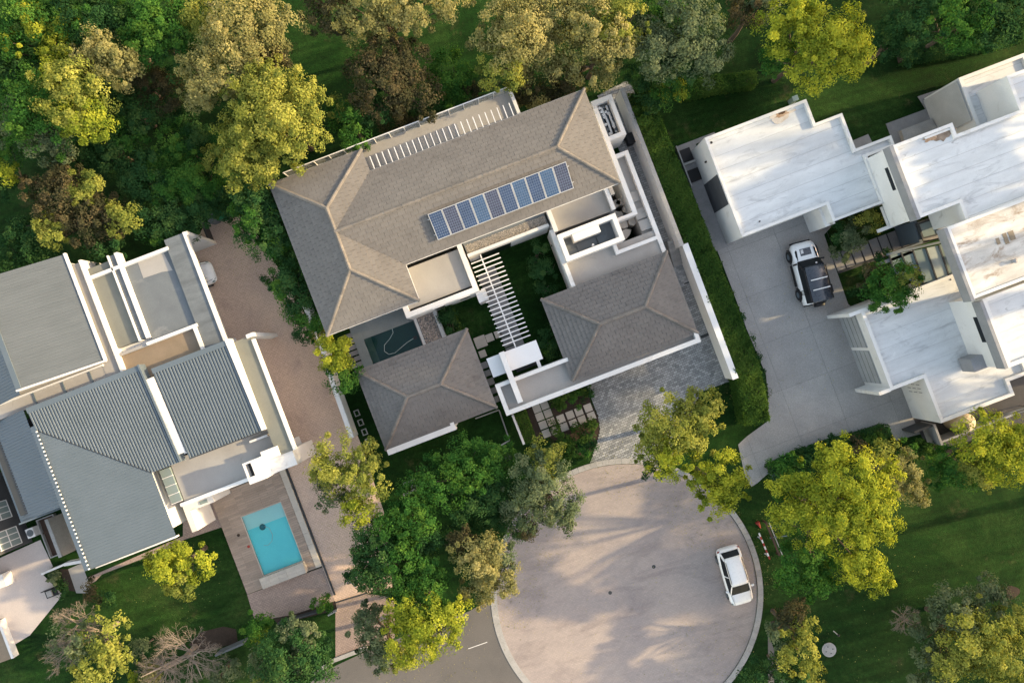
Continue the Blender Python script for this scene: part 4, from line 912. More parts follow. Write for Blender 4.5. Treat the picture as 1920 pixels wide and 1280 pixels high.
def slopebar(u0, u1, v0, v1, za, zb, d, matl, name):
    MB().add([V3d(u0, v0, za - d), V3d(u1, v0, za - d), V3d(u1, v1, zb - d), V3d(u0, v1, zb - d), V3d(u0, v0, za), V3d(u1, v0, za), V3d(u1, v1, zb), V3d(u0, v1, zb)], [(0, 1, 2, 3), (7, 6, 5, 4), (4, 5, 1, 0), (5, 6, 2, 1), (6, 7, 3, 2), (7, 4, 0, 3)]).build(name, matl, lh)
slopebar(G_u1 - .06, G_u1 + .06, G_v0 - .03, G_v1, ztop + .16, zG(0, G_v1) + .16, .8, metal_seam, 'box_gutter')
slopebar(G_u1 + .062, H_u0 - .08, H_v0 + .55, G_v1 - .5, ztop - .05, zG(0, G_v1) + .1, .8, white, 'parapet')
slopebar(H_u1 - .12, H_u1 + .1, H_v0 - .03, H_v1, 5.55, zH(0, H_v1) + .17, .9, whitem, 'parapet')
MB().box((H_u0 - .3, H_u1 - .3, H_v0 + .4, H_v1 - .4), 0, 4.8).build('wall', white, lh)
MB().bar(V3d(H_u0, H_v1 + .02, zH(0, H_v1)), V3d(H_u1, H_v1 + .02, zH(0, H_v1)), .1, .1).build('gutter', charcoal, lh)
# I: beige canopy on the drive side
i0 = zpt(L4, 820, 100, 4.8); i1 = zpt(L4, 1130, 855, 4.8); I_u1 = (i0[0] + i1[0]) / 2; I_v0 = i0[1]; I_v1 = i1[1]
MB().box((H_u1 + .1, I_u1 - .2, I_v0, I_v1), 4.4, 4.7).build('canopy', screed_olive, lh)
MB().box((I_u1 - .198, I_u1, I_v0 + .3, I_v1), 4.5, 4.82).build('canopy_edge', white, lh)
MB().box((I_u1 - .45, I_u1 + .05, I_v0 - .15, I_v0 + .12), 0, 4.8).build('wing_wall', white, lh)
# J: terrace south of the ribbed roof, chimney stack, skylights
jz = 4.0
j = [zpt(L4, *p, jz) for p in ((245, 990), (330, 1225), (780, 1055), (950, 850))]
MB().box((S_u1 + .85, j[3][0] + .3, H_v1 - .3, j[2][1]), 0, jz - .1).build('flat_roof', concrete_pale, lh)
MB().box((S_u1 + .6, j[2][0] + .4, j[2][1] + .002, j[2][1] + .25), 0, jz + .15).build('parapet', white, lh)
MB().box((j[3][0] - 1.1, j[3][0] + .2, H_v1 + .35, H_v1 + .5), jz - .1, jz + .3).build('upstand', white, lh)
sk = [zpt(L4, *p, 4.1) for p in ((165, 1010), (245, 990), (335, 1230))]
for i in range(4):
    va_ = k1[1] + .1 + i * .62; 
    s_ = MB().box((S_u1 + .05, S_u1 + .8, va_, va_ + .57), 3.9, 4.08).build('skylight', glass_grey, lh)
    MB().box((S_u1 + .05, S_u1 + .8, va_ + .572, va_ + .618), 3.9, 4.12).build('glazing_bar', whitem, s_)
ch = thing('chimney_block', 'cluster of stepped white chimney blocks with a sooty flue opening', 'chimney', P(*L4(850, 990), 0))
ca = zpt(L4, 765, 965, 5.6)
def bl_(x0, y0, x1, y1, z, name='block', matl=white):
    a = zpt(L4, x0, y0, z); b = zpt(L4, x1, y1, z); return MB().box((min(a[0], b[0]), max(a[0], b[0]), min(a[1], b[1]), max(a[1], b[1])), 0, z).build(name, matl, ch)
bl_(880, 880, 1010, 900, 5.0); bl_(910, 930, 1130, 960, 4.6)
a = zpt(L4, 760, 958, 5.8); b = zpt(L4, 915, 1030, 5.8); rr_ = (a[0], b[0], a[1], b[1] + .25)
MB().box((rr_[0], rr_[0] + .1, rr_[2], rr_[3]), 0, 5.8).build('flue_wall', white, ch); MB().box((rr_[0] + .55, rr_[1], rr_[2], rr_[3]), 0, 5.8).build('flue_wall', white, ch)
MB().box((rr_[0] + .102, rr_[0] + .548, rr_[2], rr_[2] + .12), 0, 5.8).build('flue_wall', white, ch); MB().box((rr_[0] + .102, rr_[0] + .548, rr_[3] - .45, rr_[3]), 0, 5.8).build('flue_wall', white, ch)
MB().box((rr_[0] + .102, rr_[0] + .548, rr_[2] + .122, rr_[3] - .452), 0, 5.2).build('flue', charcoal, ch)
# white garden annexe below the skylights
an = [zpt(L5, *p, 3.0) for p in ((235, 345), (455, 255), (300, 470))]
MB().box((S_u1 + .1, an[1][0], an[0][1] - .3, an[0][1] + .45), 0, 3.0).build('annexe_roof', white, lh)
MB().box((S_u1 + .1, S_u1 + .5, an[0][1] + .452, an[2][1] + .1), 0, 3.0).build('annexe_roof', white, lh)
w_ = MB().box((an[1][0] - .95, an[1][0] - .4, an[0][1] + .05, an[0][1] + .3), 3.0, 3.06).build('roof_window', glass_grey, lh)
# ------------------------------------------------------------------ pool terrace of the left house
deckp = poly(L5, [(398 * 0 + 462, 250), (868, 118), (1060, 645), (648, 795)])
dk = MB().sheet(deckp, .02).build('pool_terrace', joint, kind='structure')
pool2 = [uv(P(*L5(*p))) for p in ((627, 370), (842, 290), (950, 610), (740, 690))]
p2 = ((pool2[0][0] + pool2[3][0]) / 2, (pool2[1][0] + pool2[2][0]) / 2, (pool2[0][1] + pool2[1][1]) / 2, (pool2[2][1] + pool2[3][1]) / 2)
du_ = [uv(p) for p in deckp]; D = (min(p[0] for p in du_) + .1, max(p[0] for p in du_) - .1, min(p[1] for p in du_) + .1, max(p[1] for p in du_) - .1)
for rr_ in ((D[0], p2[0], D[2], D[3]), (p2[1], D[1] - .45, D[2], D[3]), (p2[0] + .002, p2[1] - .002, D[2], p2[2]), (p2[0] + .002, p2[1] - .002, p2[3], D[3])):
    pave('deck_plank', rpoly(rr_), .10, 1.8, .17, .012, .06, deckm, dk, stagger=.37, most=40, z0=-.08)
pave('edge_slab', rpoly((D[1] - .44, D[1] + .02, D[2], D[3])), .10, .46, .9, .012, .08, slabm, dk, most=40, z0=-.08)
MB().bar(V3d(D[1] + .12, D[2] - .3, .05), V3d(D[1] + .12, D[3] + 2.4, .05), .12, .1).build('drive_edging', charcoal, kind='structure')
pl = thing('swimming_pool', 'bright turquoise rectangular swimming pool in the brown deck', 'pool', V3d(p2[0], p2[2], 0))
MB().box((p2[0], p2[1], p2[2], p2[3]), .022, .03).build('pool_floor', mat('turquoise_pool_floor', (0.20, 0.80, 0.86, 1), (0.17, 0.74, 0.82, 1), 0.5, 0.5, fine=0.02), pl)
MB().box((p2[0] + .02, p2[1] - .02, p2[2] + .02, p2[2] + 1.1), .03, .055).build('beach_step', mat('pale_pool_step', (0.52, 0.82, 0.83, 1), (0.48, 0.78, 0.8, 1), 0.8, 0.6, fine=0.02), pl)
MB().sheet(rpoly(p2), .11).build('water', water, pl)
MB().ring(inset(rpoly(p2), -.06), .06, .1, .168).build('coping', slabm, pl)
wr = thing('pool_weir', 'raised stone-clad weir wall at the lower end of the turquoise pool', 'weir', V3d(p2[0], p2[3], 0))
MB().box((p2[0] - .2, p2[1] + .12, p2[3] + .05, p2[3] + .85), .1, .62).build('core', slabm, wr)
for i in range(5):
    for k in range(3):
        uu = p2[0] - .2 + i * (p2[1] - p2[0] + .32) / 5; MB().box((uu + .006, uu + (p2[1] - p2[0] + .32) / 5 - .006, p2[3] + .05 + k * .266, p2[3] + .31 + k * .266), .62, .65 + rnd.uniform(0, .01)).build('cap_stone', slabm, wr)
cl = thing('pool_cleaner', 'round dark pool cleaner with a looping pale hose on the pool floor', 'pool cleaner', P(*L5(735, 428), .05))
MB().lathe(P(*L5(735, 428), .035), [(.2, 0), (.24, .04), (.12, .07), (.03, .08)], 14).build('body', mat('teal_plastic', (0.02, 0.16, 0.2, 1), None, 1, .5), cl)
MB().tube([P(*L5(*p), .09) for p in ((745, 425), (770, 435), (788, 470), (785, 505), (765, 527), (740, 530))], .014, 6).build('hose', whitem, cl)
MB().sheet(poly(L5, [(650, 797), (1060, 648), (1128, 832), (900, 905), (740, 935), (690, 932)]), .016).build('patio', patio_brick, kind='structure')
MB().sheet(poly(L5, [(300, 385), (465, 270), (525, 425), (300, 500)]), .014).build('side_patio', patio_brick, kind='structure')
MB().sheet(poly(L3, [(590, 575), (1220, 300), (1225, 345), (680, 555), (640, 600), (600, 620)]), .018).build('house_apron', patio_brick, kind='structure')
for i, (x, y) in enumerate(((603, 473), (658, 535))):
    MB().lathe(P(*L5(x, y), .16), [(.1, 0), (.11, .03), (.09, .05), (.02, .055)], 12).build('skimmer_lid', soil if i == 0 else redp, label=('brown round skimmer lid on the pool deck' if i == 0 else 'red round skimmer lid beside the turquoise pool'), cat='lid')
MB().sheet(poly(L5, [(795, 930), (1130, 830), (1140, 880), (820, 960)]), .012).build('flower_bed', soil, kind='structure')
m = MB(); m.bar(P(*L5(1095, 905), .25), P(*L5(1140, 880), .25), .1, .5); m.build('meter_box', kerbm, label='small grey meter box at the corner of the brick patio', cat='box')
# ------------------------------------------------------------------ lower left: patio and neighbour
MB().sheet(poly(L3, [(-120, 500), (270, 325), (355, 505), (290, 560), (420, 690), (200, 960), (85, 1030), (-120, 1120)]), .012).build('neighbour_patio', mat('pale_pink_paving', (0.50, 0.44, 0.41, 1), (0.44, 0.39, 0.37, 1), .6, .85), kind='structure')
nh = thing('neighbour_house', 'dark grey rendered house wall with two white gridded windows at the picture edge', 'house', P(0, 960))
nw = zpt(L3, 255, 210, 0)
nu = nw[0] - .9
MB().box((nu - 7, nu, nw[1] - 4.5, nw[1] + 1.2), 0, 3.9).build('wall', mat('dark_grey_render', (0.075, 0.078, 0.085, 1), (0.06, 0.062, 0.068, 1), .8, .8), nh)
for (x, y) in ((35, 118), (95, 300)):
    c = zpt(L3, x, y, 2.2); v = c[1]
    w_ = MB().box((nu + .002, nu + .03, v - .62, v + .62), 1.1, 3.1).build('window', glass_grey, nh)
    fm = MB()
    for k in range(4): fm.box((nu + .03, nu + .07, v - .66 + k * .43, v - .60 + k * .43), 1.05, 3.15)
    for k in range(3): fm.box((nu + .07, nu + .09, v - .66, v + .69), 1.05 + k * 1.0, 1.13 + k * 1.0)
    fm.build('window_frame', whitem, w_)
ac2 = thing('heat_pump', 'white heat pump box beside the dark grey wall', 'heat pump', P(*L3(200, 275), 0))
a = zpt(L3, 165, 250, .9); b = zpt(L3, 240, 300, .9)
MB().box((a[0], b[0], a[1] + .1, b[1]), .08, .95).build('casing', whitem, ac2); MB().lathe(V3d((a[0] + b[0]) / 2, (a[1] + b[1]) / 2 + .05, .95), [(.26, 0), (.26, .02), (.1, .03), (.02, .03)], 14).build('fan_grille', slate, ac2)
pd = [zpt(L3, *p, .3) for p in ((245, 195), (355, 150), (450, 400), (335, 455))]
pp = thing('sunken_pond', 'dark brown water garden basin with a pale rim beside the house', 'pond', V3d(pd[0][0], pd[0][1], 0))
pr_ = ((pd[0][0] + pd[3][0]) / 2, (pd[1][0] + pd[2][0]) / 2, (pd[0][1] + pd[1][1]) / 2, (pd[2][1] + pd[3][1]) / 2)
MB().ring(rpoly(pr_), .08, 0, .35).build('rim', kerbm, pp); MB().box((pr_[0] + .07, pr_[1] - .07, pr_[2] + .07, pr_[3] - .07), 0, .12).build('water', brownwood, pp)
MB().bar(V3d(pr_[0] + .08, (pr_[2] + pr_[3]) / 2 - .4, .2), V3d(pr_[1] - .08, (pr_[2] + pr_[3]) / 2 - .4, .2), .1, .1).build('cross_beam', brownwood, pp)
m = MB(); m.box((pr_[1] + .3, pr_[1] + .55, pr_[2] + .2, pr_[3] + .1), 0, 1.8); m.build('screen_wall', kerbm, label='narrow grey screen wall between the brown basin and metal roof', cat='wall')
gl = thing('low_white_wall', 'low white garden wall between the pale patio and planting', 'wall', P(*L3(350, 520), 0))
a = P(*L3(275, 555), .8); b = P(*L3(425, 492), .8); c = P(*L3(545, 470), .8)
MB().bar(Vector((a.x, a.y, .4)), Vector((b.x, b.y, .4)), .14, .8).build('panel', white, gl); MB().bar(Vector((b.x, b.y, .4)), Vector((c.x, c.y, .4)), .22, .8).build('panel', white, gl)
MB().sheet(poly(L3, [(455, 520), (545, 480), (605, 640), (590, 680), (510, 680)]), .02).build('stone_path', concrete_pale, kind='structure')
MB().sheet(poly(L3, [(400, 520), (455, 520), (510, 670), (440, 660)]), .016).build('side_bed', soil, kind='structure')
a = zpt(L3, -10, 560, .5); b = zpt(L3, 72, 630, .5)
MB().box((a[0] - 1, b[0], a[1], b[1] - .1), 0, .9).build('braai_block', white, label='white rendered braai block on the pale patio', cat='braai')
bk = [zpt(L3, *p, .5) for p in ((-60, 880), (5, 860), (95, 1110), (0, 1150))]
MB().box((bk[0][0] - 3, bk[2][0] - .2, bk[1][1], bk[2][1]), 0, .42).build('tan_deck', screed_tan, label='low tan deck with white edge at the lower left picture edge', cat='deck')
tr_ = bpy.data.objects['tan_deck']; MB().box((bk[2][0] - .198, bk[2][0], bk[1][1], bk[2][1]), 0, .55).build('edge_wall', white, tr_)
cs = thing('garden_bench', 'dark garden bench with grey cushion on the pale patio', 'bench', P(*L3(340, 680), 0))
c = zpt(L3, 340, 680, .4)
MB().box((c[0] - .45, c[0] + .45, c[1] - .3, c[1] + .3), .3, .38).build('seat', blackp, cs); MB().box((c[0] - .3, c[0] + .1, c[1] - .22, c[1] + .22), .38, .48).build('cushion', kerbm, cs)
MB().box((c[0] - .45, c[0] + .45, c[1] - .36, c[1] - .3), .3, .75).build('backrest', blackp, cs)
for sx in (-.4, .36):
    for sy in (-.28, .22): MB().box((c[0] + sx, c[0] + sx + .05, c[1] + sy, c[1] + sy + .05), 0, .3).build('leg', blackp, cs)
# bins at the head of the drive
for i, (x, y) in enumerate(((396, 408), (413, 402), (429, 395))):
    t = thing('wheelie_bin', ['dark grey wheelie bin at the head of the brown drive', 'bright green wheelie bin between two others at the head of the drive', 'dull green wheelie bin beside the trees at the head of the drive'][i], 'bin', P(x, y), 'bins at the head of the drive')
    bin_(t, P(x, y, 1.0), [slate, mat('bright_green_plastic', (0.02, 0.16, 0.07, 1), None, 1, .45), greenpoly][i])
MB().bar(P(*L1(1358, 60), .5), P(*L1(1410, 190), .5), .1, 1.0).build('bin_screen', charcoal, label='thin dark screen wall beside the bins at the drive head', cat='screen')
a = P(*L5(490, 1115), .5); b = P(*L5(640, 1050), .5)
MB().bar(a, b, .14, 1.0).build('lower_garden_wall', slate, label='grey garden wall below the lawn behind the dead tree', cat='wall')
MB().bar(P(*L5(820, 950), .3), P(*L5(1060, 880), .3), .1, .6).build('bed_fence', charcoal, label='low dark fence at the back of the brick patio', cat='fence')
MB().sheet(poly(L5, [(330, 1070), (400, 1000), (520, 970), (590, 985), (600, 1060), (470, 1090), (380, 1110)]), .01).build('tree_bed', soil, kind='structure')
# ------------------------------------------------------------------ right house: white flat roofs
rh = thing('white_flat_roofed_house', 'modern house of white stepped flat roofs beside the grey concrete drive', 'house', P(1750, 450))
def flat(V, pts, z, zf, w=.28, z0=0, over=None, floor=None, sheets=True, sheet_mat=None, wallm=None, name='flat_roof', lap=1.0):
    p = ortho(V, pts, z)
    MB().ring(p, w, z0, z).build('parapet', wallm or white, rh)
    q = inset(p, w - .004)
    MB().prism(q, max(z0, zf - .4), zf).build(name, joint_pale if sheets else (floor or membrane), rh)
    if sheets: pave('roofing_sheet', inset(p, w + .01), zf, 60, lap, .02, .028, sheet_mat or membrane, rh, most=0, z0=-.005, th2=.006)
    MB().prism(inset(p, over or w), 0 if over else z0, zf - .41).build('wall', white, rh) if (over or z0 < zf - .5) else None
    return p
def lapped(p, zf, m_, lap=1.0):
    pass
# R1 garage block with stepped edge (3.5 m)
R1 = flat(Z6, [(265, 572), (870, 335), (925, 490), (1085, 415), (1165, 640), (1378, 552), (1400, 612), (1238, 690), (1340, 945), (1035, 1085), (995, 975), (480, 1165)], 3.5, 3.22, .2)
# its lower sheet under the raised rear
MB().box((*rect(Z6, (85, 625), (330, 560), .1)[:2], *rect(Z6, (85, 625), (330, 560), .1)[2:]), 0, .03).build('apron_slab', slabg, rh)
tp = [zpt(Z6, *p, 0) for p in ((85, 630), (330, 1250), (180, 600))]
lw_ = thing('rubbish_bay', 'grey slab bay with two dark openings beside the white garage', 'bay', V3d(tp[0][0], tp[0][1], 0))
MB().box((tp[0][0], tp[0][0] + 1.5, tp[0][1], tp[1][1]), 0, .06).build('slab', slabg, lw_)
for (x0, y0, x1, y1) in ((105, 650, 180, 730), (155, 770, 235, 850)):
    a = zpt(Z6, x0, y0, .2); b = zpt(Z6, x1, y1, .2); MB().box((a[0], a[0] + .85, a[1], a[1] + .95), .06, .16).build('opening', blackp, lw_)
MB().box((tp[0][0] - .1, tp[0][0] - .002, tp[0][1], tp[0][1] + 3.2), 0, .5).build('edge_wall', kerbm, lw_)
MB().box((tp[0][0], tp[0][0] + .95, tp[0][1] + 1.42, tp[0][1] + 1.55), .06, .5).build('edge_wall', kerbm, lw_)
R1u = [uv(p) for p in R1]; r1u0 = min(p[0] for p in R1u); r1v = [p[1] for p in R1u]
dg = zpt(Z6, 340, 790, 3.2)[1]; dg2 = zpt(Z6, 405, 970, 3.2)[1]
MB().box((r1u0 - .04, r1u0 - .002, dg, dg2), 0, 3.3).build('timber_cladding', mat('charcoal_boarding', (0.07, 0.075, 0.085, 1), None, 2, .7, streak=(.3, 4, 1)), rh)
wl_ = zpt(Z6, 258, 720, 2.2); wlo = MB().box((r1u0 - .12, r1u0 - .002, wl_[1] - .06, wl_[1] + .06), 2.1, 2.3).build('wall_light', blackp, rh)
# downpipe court by the garage
pc = [zpt(Z6, *p, 1.5) for p in ((905, 1020), (1000, 975), (1035, 1085), (950, 1120))]
MB().box((pc[0][0], pc[0][0] + .38, pc[0][1] - .1, pc[3][1]), 0, 2.6).build('pier', white, rh)
MB().box((pc[0][0] + .6, pc[1][0] + .35, pc[0][1] + .1, pc[3][1]), 0, 1.4).build('slot', charcoal, rh)
MB().box((pc[0][0] + .78, pc[0][0] + .95, pc[0][1] + .1, pc[3][1]), 1.4, 2.2).build('fin', white, rh)
# rust blot by the parapet drain
def blot(V, x, y, r0, z, matl, n=14, seed=1):
    rr = random.Random(seed); c = P(*V(x, y), z); pts = []
    for i in range(n): a = 6.283 * i / n; q = r0 * rr.uniform(.6, 1.25); pts.append((c.x + q * 1.7 * math.cos(a) * CT - q * .7 * math.sin(a) * ST, c.y + q * 1.7 * math.cos(a) * ST + q * .7 * math.sin(a) * CT))
    MB().prism(pts, z - .01, z + .004).build('rust_stain', matl, rh)
rust = mat('rust_brown_stain', (0.30, 0.16, 0.08, 1), (0.5, 0.4, 0.3, 1), 2.5, .9, fine=.1); rustd = mat('dark_rust', (0.10, 0.055, 0.03, 1), None, 3, .9)
blot(Z6, 720, 440, .55, 3.262, mat('tan_water_mark', (0.5, 0.42, 0.34, 1), (0.68, 0.64, 0.58, 1), 2.0, .9), 22, 2); blot(Z6, 722, 428, .3, 3.267, rust, 18, 3); blot(Z6, 728, 420, .17, 3.272, rustd, 14, 4)
MB().lathe(P(*Z6(588, 1073), 3.25), [(.05, 0), (.05, .12), (.02, .12)], 8).build('roof_outlet', blackp, rh)
MB().tube([P(*Z6(*q_), 3.3) for q_ in ((1243, 695), (1250, 672), (1268, 655), (1290, 650), (1320, 636))], .025, 6).build('roof_cable', blackp, rh)
for q_ in ((905, 490), (1150, 640), (300, 600), (480, 1130)): MB().lathe(P(*Z6(*q_), 3.24), [(.09, 0), (.09, .03), (.03, .04), (.02, .04)], 10).build('roof_outlet', blackp, rh)
# R2 upper storey (6.7 m)
R2 = flat(Z7, [(375, 610), (722, 482), (750, 550), (1122, 405), (1050, 195), (1400, 70), (1650, 760), (800, 1065), (770, 955), (522, 1060)], 6.7, 6.5, .22, 3.2)
blot(Z7, 670, 555, .5, 6.542, mat('brown_gutter_dirt', (0.16, 0.11, 0.08, 1), (0.35, 0.28, 0.22, 1), 2.2, .9), 18, 8); blot(Z7, 590, 575, .3, 6.545, rust, 14, 9)
m_ = zpt(Z7, 700, 515, 6.6); MB().box((zpt(Z7, 560, 580, 6.6)[0], m_[0] + .25, m_[1] - .02, m_[1] + .12), 6.5, 6.64).build('upstand', white, rh)
R2u = [uv(p) for p in R2]
MB().box((min(p[0] for p in R2u) - .25, min(p[0] for p in R2u) - .002, uv(P(*Z7(375, 610), 6.7))[1], uv(P(*Z7(522, 1060), 6.7))[1]), 5.9, 6.72).build('fascia', grey_fascia, rh)
# low white block and grey wall top right
R2b = flat(Z7, [(755, 222), (1152, 55), (1275, 360), (885, 520)], 4.0, 3.75, .25)
gw_ = zpt(Z7, 865, 300, 3.75); 
MB().box((*[zpt(Z7, 1053, 200, 6.7)[0] - .04, zpt(Z7, 1053, 200, 6.7)[0] - .002], zpt(Z7, 1053, 200, 6.7)[1] + .1, zpt(Z7, 1120, 405, 6.7)[1]), 3.8, 6.6).build('grey_render', mat('grey_wall_render', (0.45, 0.46, 0.47, 1), None, .6, .8), rh)
MB().box((zpt(Z7, 755, 222, 4)[0] - .03, zpt(Z7, 755, 222, 4)[0] - .002, zpt(Z7, 755, 222, 4)[1] + .05, zpt(Z7, 860, 460, 4)[1] - .02), 0, 3.9).build('grey_render', bpy.data.materials['grey_wall_render'], rh)
sl_p = ortho(Z7, [(512, 325), (640, 280), (740, 500), (420, 600), (322, 488), (545, 405)], .02)
MB().prism(poly(Z7, [(322, 488), (560, 400), (512, 325), (660, 275), (760, 520), (380, 640)]), 0, .05).build('back_terrace', slabg, rh)
MB().prism(poly(Z7, [(415, 525), (600, 455), (640, 530), (440, 600)], .45), 0, .45).build('planter_wall', kerbm, rh)
MB().prism(poly(Z7, [(120, 590), (215, 550), (240, 600), (140, 650)]), 0, .05).build('step_slab', slabg, rh)
# link corridor between R1 and R2
lc = [zpt(Z7, *p, 3.3) for p in ((215, 690), (385, 620), (500, 940), (345, 975))]
MB().box((lc[0][0] + .1, lc[1][0] + 1.2, lc[0][1] - .05, lc[2][1] - .5), 0, 3.1).build('link_roof', white, rh)
MB().box((min(p[0] for p in R2u) - .028, min(p[0] for p in R2u) - .0, 0, 0.001), 0, .01) if False else None
lsl = zpt(Z7, 400, 800, 5.0); MB().box((min(p[0] for p in R2u) - .03, min(p[0] for p in R2u) - .003, lsl[1] - .8, lsl[1] + .8), 5.0, 5.35).build('slit_window', glass_dark, rh)
g1 = [zpt(Z7, *p, 3.2) for p in ((375, 965), (465, 935), (500, 1020), (400, 1050))]
s_ = MB().box((g1[0][0], g1[2][0] + .1, g1[1][1], g1[3][1] - .1), 2.9, 3.12).build('rooflight', glass_grey, rh); MB().ring(rpoly((g1[0][0] - .1, g1[2][0] + .2, g1[1][1] - .1, g1[3][1])), .1, 2.9, 3.18).build('frame', charcoal, s_)
wb0, wb1 = zpt(Z7, 272, 1100, 3.0), zpt(Z7, 510, 1040, 3.0)
MB().box((wb0[0], wb1[0], wb1[1] - .1, wb1[1] + .14), 2.7, 3.0).build('canopy_beam', white, rh)
MB().box((wb0[0] + .8, wb0[0] + 1.05, wb1[1] - 1.5, wb1[1] - .102), 2.7, 3.0).build('canopy_beam', white, rh)
# R3 rusty roof (7 m)
R3 = flat(V8, [(730, 548), (1700, 175), (1990, 910), (1065, 1280)], 7.0, 6.85, .2, 6.25, over=2.4, floor=membrane_rust, sheet_mat=membrane_rust, lap=1.35)
R3u = [uv(p) for p in R3]; r3u0 = min(p[0] for p in R3u); r3v0, r3v1 = min(p[1] for p in R3u), max(p[1] for p in R3u)
MB().box((r3u0 - .22, r3u0 - .002, r3v0, r3v1 + .1), 6.2, 7.02).build('fascia', grey_fascia, rh)
for (x, y, w_, h_) in ((1290, 680, .22, .42), (1370, 652, .26, .72), (1432, 620, .36, .6)):
    c = zpt(V8, x, y, 6.9); MB().box((c[0] - w_ / 2, c[0] + w_ / 2, c[1] - h_ / 2, c[1] + h_ / 2), 6.87, 6.9).build('bitumen_patch', mat('tan_bitumen_patch_%d' % x, (0.26, 0.21, 0.15, 1), None, 2, .8), rh)
MB().lathe(P(*V8(1440, 890), 6.88), [(.12, 0), (.12, .25), (.16, .25), (.02, .3)], 10).build('roof_vent', grey_fascia, rh)
# R4 next roof (6.5 m)
R4 = flat(Z8, [(1265, 478), (1600, 345), (1800, 700), (1448, 835)], 6.6, 6.35, .26, 3.0)
R4u = [uv(p) for p in R4]; r4u0 = min(p[0] for p in R4u)
MB().box((r4u0 - .22, r4u0 - .002, min(p[1] for p in R4u) + .1, max(p[1] for p in R4u)), 5.8, 6.62).build('fascia', grey_fascia, rh)
MB().box((r4u0 - .03, r4u0 - .003, min(p[1] for p in R4u) + 1.2, min(p[1] for p in R4u) + 3.0), 5.1, 5.5).build('slit_window', glass_dark, rh)
MB().box((r4u0 - .9, r4u0 + .6, max(p[1] for p in R4u) - .9, max(p[1] for p in R4u) + .05), 3.3, 4.6).build('grey_block', grey_fascia, rh)
# R5 lower front roof (3.4 m)
R5 = flat(Z8, [(620, 520), (1170, 320), (1420, 860), (1513, 850), (1560, 890), (1440, 915), (1470, 995), (1060, 1142), (970, 895), (800, 975)], 3.4, 3.15, .24) if False else \
     flat(PX, [(1612, 580), (1830, 496), (1965, 690), (1990, 740), (1912, 712), (1920, 745), (1762, 791), (1732, 715), (1674, 735)], 3.4, 3.15, .24) if False else None
R5 = flat(PX, [(1612, 580), (1850, 490), (1930, 700), (1893, 714), (1903, 742), (1763, 792), (1733, 707), (1672, 733)], 3.4, 3.14, .24)
R5u = [uv(p) for p in R5]; r5u0 = min(p[0] for p in R5u); r5v0, r5v1 = min(p[1] for p in R5u), uv(P(1672, 733, 3.4))[1]
MB().box((r5u0 - .85, r5u0 - .002, r5v0, r5v0 + .25), 0, 3.38).build('wing_wall', white, rh)
MB().box((r5u0 - .85, r5u0 - .002, r5v1 - .25, r5v1), 0, 3.38).build('wing_wall', white, rh)
wl2 = MB().box((r5u0 - .62, r5u0 - .5, r5v1 + .0, r5v1 + .12), 2.3, 2.5).build('wall_light', blackp, rh)
for k in range(2):
    va_ = r5v0 + .35 + k * 2.75; gd = MB().box((r5u0 - .06, r5u0 - .002, va_, va_ + 2.5), .03, 2.5).build('garage_door', mat('grey_door_panel_%d' % k, (0.33, 0.35, 0.37, 1), None, 1, .6), rh)
    for j in range(4): MB().box((r5u0 - .075, r5u0 - .062, va_, va_ + 2.5), .6 * j + .62, .6 * j + .64).build('door_groove', charcoal, gd)
# charcoal wall with barred opening, side yard
cw_u = uv(P(1733, 707, 3.4))[0]; cw_v1 = uv(P(1763, 792, 3.4))[1]
MB().box((cw_u - .03, cw_u - .002, r5v1 - .1, cw_v1), 0, 3.1).build('charcoal_wall', charcoal, rh)
MB().box((cw_u, cw_u + 4.5, cw_v1 + .002, cw_v1 + .03), 0, 3.1).build('charcoal_wall', charcoal, rh)
for k in range(3):
    for j in range(3): MB().box((cw_u - .05, cw_u - .032, r5v1 + .5 + k * .3, r5v1 + .56 + k * .3), .9 + j * .6, 1.3 + j * .6).build('window_bar', grey_fascia, rh)
yd = ortho(V7, [(500, 830), (720, 700), (1629, 620), (1629, 860), (730, 1130)], 0)
MB().sheet(poly(V7, [(420, 840), (560, 500), (1800, 300), (1800, 900), (760, 1150), (520, 1060)]), .03).build('service_yard', mat('dark_yard_paving', (0.06, 0.06, 0.065, 1), None, 1, .9), kind='structure')
yw = thing('yard_wall', 'charcoal painted yard wall below the white front roof', 'wall', P(*V7(600, 1000), 0))
a, b, c = P(*V7(480, 850), 1.5), P(*V7(690, 990), 1.5), P(*V7(735, 1120), 1.5)
q0, q1 = uv(P(*V7(500, 845), 0)), uv(P(*V7(730, 1120), 1.5))
MB().box((q1[0] - .16, q1[0], q1[1] - 1.6, q1[1]), 0, 1.7).build('panel', grey_fascia, yw)
MB().box((q1[0] - 1.6, q1[0] - .162, q1[1] - 1.62, q1[1] - 1.46), 0, 1.6).build('panel', charcoal, yw)
q2 = uv(P(*V7(1560, 870), 1.3)); MB().box((q1[0] + .002, q2[0], q1[1] - .14, q1[1]), 0, 1.3).build('panel', grey_fascia, yw)
tk = thing('water_tank', 'round cream plastic water tank with a black lid beside the white front roof', 'tank', P(*V7(960, 900), 0))
tc = P(*V7(1030, 890), 2.0)
MB().lathe((tc.x, tc.y, 0), [(.68, 0), (.70, .1), (.68, .5), (.70, .55), (.68, 1.0), (.70, 1.05), (.68, 1.5), (.66, 1.75), (.45, 1.9), (.2, 1.98), (.02, 2.0)], 28).build('shell', tankm, tk, smooth=True)
MB().lathe((tc.x - .2, tc.y - .22, 1.84), [(.24, 0), (.25, .12), (.22, .15), (.02, .17)], 18).build('lid', blackp, tk)
